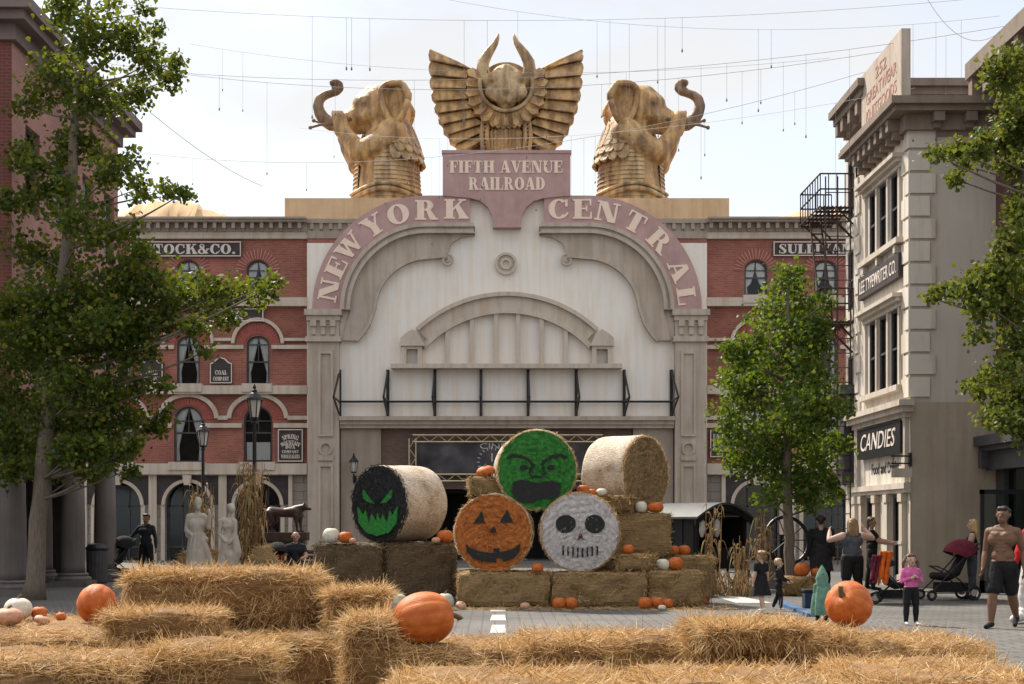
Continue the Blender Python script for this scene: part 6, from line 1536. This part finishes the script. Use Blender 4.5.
# ------------------------------------------------------------------ black wagon
def wagon():
    x, y, z = W(722, 590, 33.4); t = thing('black_wagon', 'black wooden wagon with curved pale roof dressed with corn stalks', 'wagon', (x, y, 0), math.radians(35))
    m_bw = mat('black_wood', (.012, .011, .011), .3, 4, .6, .1); m_roof = mat('pale_roof', (.09, .09, .088), .15, 2, .5)
    w, l = 1.6, 1.75; mb = MB(); mb.box(-w/2, 0, .5, w/2, l, .62); mb.box(-w/2, 0, .62, -w/2+.05, l, 1.72); mb.box(w/2-.05, .02, .62, w/2, l, 1.72); mb.prism([(-w/2+.03, 1.7)]+[(-w/2+.03+(w-.06)*k/16, 1.7+.28*math.sin(PI*k/16)) for k in range(17)], l-.12, l-.06); mb.box(-w/2+.05, l-.05, .62, w/2, l, 1.72); mb.box(-w/2+.05, 0, .62, w/2-.05, .05, 1.0)
    for a, b in ((w/2-.07, 0), (w/2-.07, l-.07), (-w/2, 0)): mb.box(a, b-.004, .62, a+.07, b+.07, 1.74)
    for k in range(5): mb.box(-w/2-.02, .1+k*.38, .62, -w/2-.001, .14+k*.38, 1.7)
    mb.build('body', m_bw, t)
    mb = MB(); o = [(-w/2-.12+(w+.24)*k/16, 1.72+.34*math.sin(PI*k/16)) for k in range(17)]; i = [(p, q-.05) for p, q in o]; mb.strip(o, i, -.14, l+.1); mb.build('roof', m_roof, t)
    mb = MB(); mb.strip([(p, q-.052) for p, q in o], [(p, q-.2) for p, q in o], -.1, -.03); mb.build('roof_arch', m_bw, t)
    mc = mat('pale_cloth', (.5, .48, .45), .1, 5, .9); mb = MB()
    for a in (-w/2+.14, -w/2+.62): mb.lathe([(.03, 1.25), (.085, 1.4), (.07, 1.6), (.02, 1.68)], (a, -.02, 0), 10)
    mb.build('tied_cloth', mc, t)
    for xx in (-w/2-.07, w/2+.07):
        for yy in (.35, l-.35):
            mb = MB(); mb.tube([(xx, yy+.36*math.cos(a), .38+.36*math.sin(a)) for a in [2*PI*k/24 for k in range(25)]], .03, 6)
            for k in range(8): a = PI*k/4; mb.tube([(xx, yy, .38), (xx, yy+.35*math.cos(a), .38+.35*math.sin(a))], .014, 5)
            mb.tube([(xx-.05, yy, .38), (xx+.05, yy, .38)], .06, 8); mb.build('wheel', m_bw, t)
wagon()
def loose_wheel():
    x, y, z = W(787, 595, 33.6); t = thing('wagon_wheel', 'large black wagon wheel leaning behind the green tree trunk', 'wheel', (x, y, 0), .25)
    R = .55; mb = MB(); mb.tube([(R*math.cos(a), .1*math.sin(a), R+.62+R*math.sin(a)) for a in [2*PI*k/32 for k in range(33)]], .045, 8)
    for k in range(10): a = PI*k/5; mb.tube([(0, 0, R+.62), (R*math.cos(a), .1*math.sin(a), R+.62+R*math.sin(a))], .012, 5)
    mb.build('rim', m_black, t); mb = MB(); mb.tube([(0, -.1, R+.62), (0, .1, R+.62)], .09, 10); mb.box(-.12, .12, 0, .12, .2, 1.3); mb.box(-.3, 0, 0, .3, .4, .66); mb.build('stand', m_black, t)
loose_wheel()
def bin_():
    x, y, z = W(97, 590, 37.0); t = thing('litter_bin', 'dark round litter bin between two porch columns', 'bin', (x, y, 0))
    mb = MB(); mb.lathe([(.24, 0), (.27, .05), (.28, .85), (.26, .87)], (0, 0, 0), 18); mb.build('drum', m_frame, t); mb = MB(); mb.lathe([(.29, .87), (.3, .92), (.22, 1.02), (.12, 1.05)], (0, 0, 0), 18); mb.build('lid', m_black, t)
bin_()

# ------------------------------------------------------------------ people
def cloth(name, c, v=.2): return mat('cloth_'+name, c, v*1.6, 9, .9, .6, fine=16)
m_skin = mat('skin', (.38, .22, .15), .06, 6, .5); m_skind = mat('tanned_skin', (.21, .11, .065), .15, 6, .45); m_skint = mat('deep_tan_skin', (.16, .085, .05), .15, 6, .6); m_skinp = mat('pale_skin', (.44, .28, .21), .06, 6, .5)
m_eye = mat('eye_dark', (.03, .02, .018), .1, 9, .3); m_lip = mat('lip', (.35, .13, .11), .1, 9, .5)
hairs = {'dark': mat('dark_hair', (.025, .016, .012), .4, 30, .5), 'brown': mat('brown_hair', (.13, .07, .035), .4, 30, .5), 'blonde': mat('blonde_hair', (.46, .31, .14), .3, 30, .5), 'fair': mat('fair_brown_hair', (.25, .15, .075), .3, 30, .5)}
def human(label, X, Y, h, yaw, top, bottom, shoe, skin=m_skin, hair='dark', style='short', arms=((-.16, 0, -1), (-.08, -.2, -1), (.16, 0, -1), (.08, -.2, -1)), legs=((-.03, -.1, -1), (-.02, .06, -1), (.03, .1, -1), (.02, .2, -1)),
          hk=1.0, fat=1.0, mus=1.0, sleeve='short', pants='long', turn=0.0, lean=0.0, z0=0.0, voxel=.0095, hem=.5, shoe_k=1.0, bare=False):
    t = thing('person', label, 'person', (X, Y, z0), yaw)
    V = Vector; U = lambda x, y, z: V((x, y, z)); ls = []
    hz = .5; Lr = Matrix.Rotation(lean, 3, 'X')
    def up(p): p = V(p); q = p-V((0, 0, hz)); return Lr @ q+V((0, 0, hz))
    tm = 0 if bare else 1
    def T_(a, r0, b, r1, mi): ls.append([up(a), up(b), r0, r1, mi])
    T_((-.042*fat, 0, .52), .066*fat, (.042*fat, 0, .52), .066*fat, 2 if not bare else 2)
    T_((-.03*fat, 0, .6), .064*fat, (.03*fat, 0, .6), .064*fat, tm); T_((0, 0, .56), .07*fat, (0, 0, .7), .074*fat, tm)
    T_((-.052*mus, -.008, .735), .068*fat, (.052*mus, -.008, .735), .068*fat, tm); T_((-.082*mus, .004, .79), .046*mus, (.082*mus, .004, .79), .046*mus, tm)
    T_((-.05, .006, .825), .026, (.05, .006, .825), .026, tm)
    if bare:
        for s in (-1, 1): T_((s*.035, -.044, .765), .031, (s*.065, -.036, .772), .028, 0)
        for j in range(3):
            for s in (-1, 1): T_((s*.02, -.061, .64+j*.03), .0145, (s*.024, -.061, .645+j*.03), .014, 0)
    T_((0, .012, .82), .032*mus, (0, .0, .885), .031*mus, 0)
    Rt = Matrix.Rotation(turn, 3, 'Z')
    def Hd(x, y, z): 
        q = Rt @ V((x*hk, y*hk, (z-.865)*hk)); return up(V((q.x, q.y, q.z+.865)))
    def H_(a, r0, b, r1, mi): ls.append([Hd(*a), Hd(*b), r0*hk, r1*hk, mi])
    H_((0, -.014, .892), .036, (0, -.004, .93), .047, 0); H_((0, .008, .935), .053, (0, .012, .945), .053, 0); H_((0, -.058, .925), .008, (0, -.061, .916), .0105, 0)
    for s in (-1, 1):
        H_((s*.0195, -.0475, .932), .0042, (s*.0205, -.0475, .932), .0042, 4); H_((s*.015, -.0462, .945), .0026, (s*.027, -.0430, .945), .0022, 4); H_((s*.053, .008, .925), .012, (s*.053, .01, .936), .012, 0)
    H_((-.013, -.0475, .899), .0055, (.013, -.0475, .899), .0055, 5)
    low = 1e9
    for k, s in ((0, -1), (2, 1)):
        sh_ = up((s*(.108*mus if not fat > 1.1 else .118), .004, .79)); d1 = V(arms[k]).normalized(); d2 = V(arms[k+1]).normalized(); d1 = Lr @ d1; d2 = Lr @ d2
        el = sh_+d1*.165; wr = el+d2*.145; f2 = (1+(fat-1)*.6)*mus
        ms = {'short': (1, 0), 'long': (1, 1), 'none': (0, 0)}[sleeve] if not bare else (0, 0)
        ls.append([sh_, sh_.lerp(el, .55), .041*f2, .035*f2, ms[0]]); ls.append([sh_.lerp(el, .5), el, .035*f2 if ms[1] or not ms[0] else .031*f2, .028*f2, ms[1]]); ls.append([el, el.lerp(wr, .35), .028*f2, .029*f2, ms[1]]); ls.append([el.lerp(wr, .35), wr, .029*f2, .0185*f2, ms[1]])
        # palm, four fingers, thumb
        n_ = d2.cross(V((s, 0, 0)));  n_ = n_.normalized() if n_.length > .1 else V((0, -1, 0)); w_ = n_.cross(d2).normalized(); pm = wr+d2*.045
        for q in (-1, 0, 1): ls.append([wr+n_*q*.006, pm+n_*q*.013, .012, .0115, 0])
        for q, fl in ((-1.5, .036), (-.5, .042), (.5, .039), (1.5, .03)):
            a = pm+n_*q*.0088; b = a+d2*fl*.6+w_*(-s)*.004; c = b+d2*fl*.5+w_*(-s)*.014; ls.append([a, b, .0065, .006, 0]); ls.append([b, c, .006, .005, 0])
        ls.append([wr+d2*.015-n_*.012, wr+d2*.04-n_*.03, .0085, .0065, 0])
        hp = V((s*.05*fat, 0, .5)); e1 = V(legs[k]).normalized(); e2 = V(legs[k+1]).normalized(); kn = hp+e1*.235; an = kn+e2*.225
        lm = {'long': (2, 2), 'short': (2, 0), 'none': (0, 0)}[pants]; g2 = (1+(fat-1)*.8)
        pw = .006 if pants == 'long' else (.010 if pants == 'short' else 0)
        ls.append([hp, hp.lerp(kn, .8), .06*g2+pw, .047*g2+pw*1.3, lm[0]]); ls.append([hp.lerp(kn, .7), kn, .046*g2+(pw if pants == 'long' else 0), .038*g2+(pw if pants == 'long' else 0), lm[1]])
        ls.append([kn, kn.lerp(an, .35), .038*g2+(pw if lm[1] == 2 else 0), .04*g2+(pw if lm[1] == 2 else 0), lm[1]]); ls.append([kn.lerp(an, .35), an, .04*g2+(pw if lm[1] == 2 else 0), .024+(pw if lm[1] == 2 else 0), lm[1]])
        fd = V((s*.15, -1, -.12 if e2.y <= .35 else -.6)).normalized(); ls.append([an+V((0, .012, -.018)), an+V((0, .012, -.018))+fd*.03, .026*shoe_k, .026*shoe_k, 3]); ls.append([an+V((0, .0, -.022*shoe_k)), an+V((0, 0, -.022*shoe_k))+fd*.1*shoe_k, .023*shoe_k, .019*shoe_k, 3])
    low = min(min(a.z-r0, b.z-r1) for a, b, r0, r1, mi in ls)
    Z = V((0, 0, -low)); L_ = [limb((a+Z)*h, (b+Z)*h, r0*h, r1*h, mi) for a, b, r0, r1, mi in ls]
    zc = (.555-low)*h
    def bands(co, idx):
        k = (np.abs(co[:, 0]) < .1*fat*h) & (co[:, 2] > zc-.09*h) & (co[:, 2] < zc+.07*h) & (np.isin(idx, (tm, 2)))
        if pants != 'none' and abs(lean) < .05 and legs[0][1] > -.9: idx[k] = np.where(co[k, 2] < zc, 2, tm)
        return idx
    organic('body', L_, [skin, top, bottom, shoe, m_eye, m_lip], t, voxel, 2, bands)
    hl = []
    def HH(a, r0, b, r1): hl.append(limb((Hd(*a)+Z)*h, (Hd(*b)+Z)*h, r0*hk*h, r1*hk*h))
    if style != 'bald':
        HH((0, .02, .95), .053, (0, .022, .957), .052); HH((-.02, -.014, .980), .024, (.02, -.014, .980), .024); HH((0, .04, .92), .032, (0, .04, .94), .035)
        for s in (-1, 1): HH((s*.043, .012, .945), .018, (s*.046, .015, .965), .018)
    if style in ('long', 'wavy'):
        for s in (-1, 0, 1): HH((s*.03, .04, .94), .032, (s*.038, .05, .85), .03); HH((s*.038, .05, .85), .03, (s*.035, .055, .77 if style == 'long' else .8), .018)
        for s in (-1, 1): HH((s*.05, .01, .94), .02, (s*.052, .02, .86), .022)
    if style == 'bun': HH((0, .07, .965), .03, (0, .075, .97), .03)
    if style == 'pigtails':
        for s in (-1, 1): HH((s*.055, .02, .945), .02, (s*.085, .02, .9), .02); HH((s*.085, .02, .9), .02, (s*.09, .01, .83), .012)
    if hl: organic('hair', hl, [hairs[hair]], t, voxel, 1)
    t['_low'] = -low*h
    return t
def skirt(t, h, ztop, zbot, r0, r1, m, name='dress', waves=7):
    mb = MB(); n = 40; rows = 8
    for j in range(rows+1):
        u = j/rows
        for i in range(n): a = 2*PI*i/n; r = (r0+(r1-r0)*u**1.2)*(1+.06*u*math.sin(waves*a)); mb.v.append((r*h*math.cos(a), r*h*.8*math.sin(a), (ztop+(zbot-ztop)*u)*h))
    for j in range(rows):
        for i in range(n): mb.f.append((j*n+i, (j+1)*n+i, (j+1)*n+(i+1) % n, j*n+(i+1) % n)); mb.m.append(0)
    mb.build(name, m, t, smooth=True)
def at(px_, foot): q = G(px_, foot); return q[0], q[1]
blk = cloth('black', (.011, .011, .012)); gry = cloth('slate', (.07, .075, .085)); navy = cloth('navy', (.018, .021, .03)); pink = cloth('pink', (.55, .12, .30)); red = cloth('red', (.42, .012, .018)); wht = cloth('white', (.62, .58, .56)); mint = cloth('mint', (.12, .23, .17)); org = cloth('orange', (.62, .12, .012)); mar = cloth('maroon', (.13, .015, .03))
x, y = at(1003, 628); human('shirtless tanned man in black shorts walking across the plaza', x, y, 1.84, -.6, blk, blk, blk, m_skint, 'dark', 'short', arms=((-.22, .1, -1), (-.05, -.45, -1), (.3, .3, -1), (.1, -.3, -1)), legs=((-.04, -.38, -1), (-.04, -.1, -1), (.0, .34, -1), (.0, .75, -1)), bare=True, pants='short', mus=1.0, turn=-.15, voxel=.008)
x, y = at(911, 625); t = human('small girl in a pink jacket and black leggings with hands at her chest', x, y, 1.05, .1, pink, blk, wht, m_skinp, 'brown', 'pigtails', arms=((-.3, -.1, -1), (.75, -.6, .35), (.3, -.1, -1), (-.7, -.6, .45)), legs=((-.08, -.02, -1), (-.02, .04, -1), (.08, -.02, -1), (.02, .04, -1)), hk=1.3, sleeve='long', voxel=.007, fat=1.05)
x, y = at(852, 603); human('woman in a slate tank top seen from behind with raised arms', x, y, 1.65, PI+.15, gry, blk, blk, m_skinp, 'fair', 'wavy', arms=((-.9, -.25, -.15), (.45, -.55, .75), (.95, -.2, -.3), (-.3, -.7, .75)), legs=((-.06, -.02, -1), (-.02, .05, -1), (.06, .05, -1), (.02, .05, -1)), fat=1.28, sleeve='none')
x, y = at(872, 590); human('man in a black shirt facing right and reaching over the stroller', x, y, 1.7, 1.35, blk, blk, blk, m_skin, 'brown', 'short', arms=((-.1, -.6, -.8), (.0, -1, -.15), (.1, -.75, -.7), (0, -1, -.2)), fat=1.1)
x, y = at(821, 594); human('person in a long dark coat and cap seen from behind near the tree', x, y, 1.72, PI-.2, blk, blk, blk, m_skin, 'dark', 'short', sleeve='long', fat=1.25); 
c_ = bpy.data.objects[[o.name for o in COL.objects if o.get('label', '').startswith('person in a long dark')][0]]; skirt(c_, 1.72, .74, .3, .1, .155, cloth('charcoal', (.02, .018, .02)), 'coat', 5)
x, y = at(761, 613); t = human('little girl in a black dress walking away with one arm swinging', x, y, 1.04, PI+.5, blk, blk, wht, m_skinp, 'fair', 'bun', hk=1.28, legs=((-.05, -.3, -1), (-.03, .05, -1), (.05, .28, -1), (.03, .5, -1)), pants='none', voxel=.007); skirt(t, 1.04, .66, .3, .1, .19, blk)
x, y = at(779, 611); human('small fair haired child in black clothes beside the girl in a dress', x, y, .88, 1.1, blk, blk, wht, m_skinp, 'blonde', 'short', hk=1.35, sleeve='long', arms=((-.15, -.4, -1), (0, -.9, -.4), (.15, -.4, -1), (0, -.9, -.4)), legs=((-.04, -.25, -1), (-.02, .0, -1), (.04, .2, -1), (.02, .45, -1)), voxel=.007)
x, y = at(822, 632); t = human('small child wrapped in a mint green hooded cape with black trousers', x, y, .84, PI, mint, blk, blk, m_skinp, 'dark', 'short', hk=1.2, sleeve='long', legs=((-.08, 0, -1), (-.01, .02, -1), (.08, 0, -1), (.01, .02, -1)), voxel=.007)
mb = MB(); n = 36
prof = [(.01, 1.16), (.05, 1.1), (.1, 1.02), (.128, .93), (.12, .86), (.15, .76), (.19, .6), (.21, .45), (.225, .3)]
for r, z in prof:
    for i in range(n): a = 2*PI*i/n; q = r*(1+(.11*math.sin(8*a+z*2)*min(1, (.86-z)*3) if z < .86 else 0)); mb.v.append((q*.84*math.cos(a)*.86, q*.84*math.sin(a)*.8, z*.84))
for j in range(len(prof)-1):
    for i in range(n): mb.f.append((j*n+i, (j+1)*n+i, (j+1)*n+(i+1) % n, j*n+(i+1) % n)); mb.m.append(0)
mb.build('hooded_cape', mint, t, smooth=True)
x, y = at(972, 599); human('blonde woman in a black top standing behind the red stroller', x, y, 1.63, -1.9, blk, gry, blk, m_skinp, 'blonde', 'long', arms=((-.15, -.3, -1), (0, -.9, -.4), (.15, -.3, -1), (0, -.9, -.4)), legs=((-.05, -.02, -1), (-.02, .05, -1), (.05, .02, -1), (.02, .05, -1)), sleeve='none')
x, y = at(1040, 623); human('person in a puffy red jacket and bulky white shoes cut by the right edge', x, y, 1.66, -.6, red, wht, wht, m_skinp, 'dark', 'short', arms=((-.45, -.2, -1), (-.1, -.5, -1), (.4, 0, -1), (.1, -.4, -1)), legs=((-.2, -.2, -1), (-.1, -.05, -1), (.1, .1, -1), (.05, .1, -1)), fat=1.5, sleeve='long', shoe_k=2.1)
x, y, z = W(146, 560, 39.0); human('man in a dark jacket holding the handle of the dark stroller', x, y, 1.8, -.25, navy, blk, blk, m_skind, 'dark', 'short', arms=((-.65, -.1, -.7), (-.5, -.3, -.6), (.3, 0, -1), (.1, -.1, -1)), sleeve='long', legs=((-.1, -.02, -1), (-.03, .03, -1), (.1, .02, -1), (.03, .05, -1)))
def bench(px_, Y_):
    x, y, z = W(px_, 560, Y_); t = thing('park_bench', 'dark bench under the seated bald man beside the wolf statue', 'bench', (x, y, 0)); mw_ = mat('dark_wood', (.06, .04, .028), .3, 4, .6)
    mb = MB(); [mb.box(-.7, -.25+.13*k, .43, .7, -.15+.13*k, .46) for k in range(4)]; mb.build('seat', mw_, t); mb = MB(); [mb.box(-.7, .26, .55+.13*k, .7, .29, .65+.13*k) for k in range(3)]; mb.build('backrest', mw_, t)
    for s in (-.6, .6): mb = MB(); mb.box(s-.03, -.22, 0, s+.03, -.16, .43); mb.box(s-.03, .2, 0, s+.03, .26, .9); mb.build('leg', m_black, t)
    return x, y
bx_, by_ = bench(295, 34.8)
t = human('bald man in a dark shirt sitting on a bench below the wolf statue', bx_, by_, 1.75, .1, navy, blk, blk, m_skin, 'dark', 'bald', arms=((-.25, -.5, -.8), (.1, -.9, -.2), (.25, -.5, -.8), (-.2, -.9, -.1)), legs=((-.15, -1, .0), (-.03, .0, -1), (.15, -1, .0), (.03, .0, -1)))
t.location.y = by_+.12
# ------------------------------------------------------------------ strollers, cloths
def stroller(label, X, Y, rz, canopy, seatm, k=1.0):
    t = thing('stroller', label, 'stroller', (X, Y, 0), rz); t.scale = (k, k, k)
    mb = MB()
    for s in (-.24, .24): mb.tube([(s, -.42, .14), (s*.8, -.05, .5), (s*.85, .45, 1.02), (s*.85, .5, 1.03)], .014, 6); mb.tube([(s, .38, .14), (s*.8, -.02, .5), (s*.75, -.28, .62)], .014, 6); mb.tube([(s, .38, .14), (s, -.42, .14)], .012, 6)
    mb.tube([(-.21, .5, 1.03), (.21, .5, 1.03)], .018, 6); mb.tube([(-.18, -.28, .62), (.18, -.28, .62)], .016, 6); mb.build('frame', m_black, t)
    mb = MB(); mb.tube([(0, -.3, .45), (0, -.05, .42), (0, .12, .5), (0, .3, .85)], [.15, .19, .19, .16], 10, sy=.45); mb.build('seat', seatm, t, smooth=True)
    mb = MB(); n = 10
    for j in range(n+1):
        a = math.radians(20+j*13)
        for i in range(9): b = PI*i/8; mb.v.append((.24*math.cos(b), .26-.36*math.cos(a)*math.sin(b)**.6, .78+.34*math.sin(a)*math.sin(b)**.6))
    for j in range(n):
        for i in range(8): mb.f.append((j*9+i, j*9+i+1, (j+1)*9+i+1, (j+1)*9+i)); mb.m.append(0)
    mb.build('canopy', canopy, t, smooth=True)
    mb = MB(); mb.box(-.2, -.2, .16, .2, .3, .32); mb.build('basket', blk, t)
    for s in (-.25, .25):
        for yy, r in ((-.42, .1), (.38, .14)):
            mb = MB(); mb.tube([(s, yy+(r-.025)*math.cos(a), r+(r-.025)*math.sin(a)) for a in [2*PI*q/20 for q in range(21)]], .025, 8); w_ = mb.build('wheel', m_black, t); m2 = MB(); m2.tube([(s-.015, yy, r), (s+.015, yy, r)], r*.45, 12); m2.build('hub', m_greyd, w_)
    return t
x, y = at(948, 600); stroller('stroller with a dark red canopy pushed by the blonde woman', x, y, -1.45, mar, blk, 1.12)
x, y = at(893, 604); stroller('dark stroller with cloths over its handle near the small girl in pink', x, y, 1.2, navy, blk, .85)
x, y, z = W(114, 560, 38.4); stroller('dark stroller held by the man in a dark jacket beside the columns', x, y, -.9, blk, blk, 1.1)
x, y, z = W(279, 560, 34.6); stroller('dark stroller with a red seat beside the seated bald man', x, y, .3, blk, red, 1.0)
def hung(label, name, px_, py_, Y_, w_, h_, m, slant):
    mb = MB(); x, y, z = W(px_, py_, Y_); n, k = 14, 10
    for j in range(n+1):
        for i in range(k+1): u = i/k-.5; v = j/n; mb.v.append((u*w_*(1-.25*v)+slant*v, .03*math.sin(u*16+v*2)+.02*math.sin(v*5), -h_*v*(1+.1*math.sin(u*9))))
    for j in range(n):
        for i in range(k): a = j*(k+1)+i; mb.f.append((a, a+1, a+k+2, a+k+1)); mb.m.append(0)
    o = mb.build(name, m, smooth=True); o.location = (x, y, z); s = o.modifiers.new('thick', 'SOLIDIFY'); s.thickness = .03; tag(o, label, 'cloth')
hung('bright orange jacket hanging over the dark stroller handle', 'hanging_jacket', 886, 551, 27.4, .27, .6, org, -.06)
hung('maroon cloth hanging beside the orange jacket on the stroller', 'hanging_cloth', 877, 555, 27.4, .2, .52, mar, -.08)
def blue_box():
    x, y = at(812, 608); t = thing('storage_box', 'small dark blue lidded box beside the child in a green cape', 'box', (x, y, 0)); mb = MB(); mb.box(-.16, -.14, 0, .16, .14, .3); mb.build('tub', cloth('blue', (.02, .035, .07)), t, bevel=.02); mb = MB(); mb.box(-.18, -.16, .302, .18, .16, .35); mb.build('lid', navy, t, bevel=.015)
blue_box()
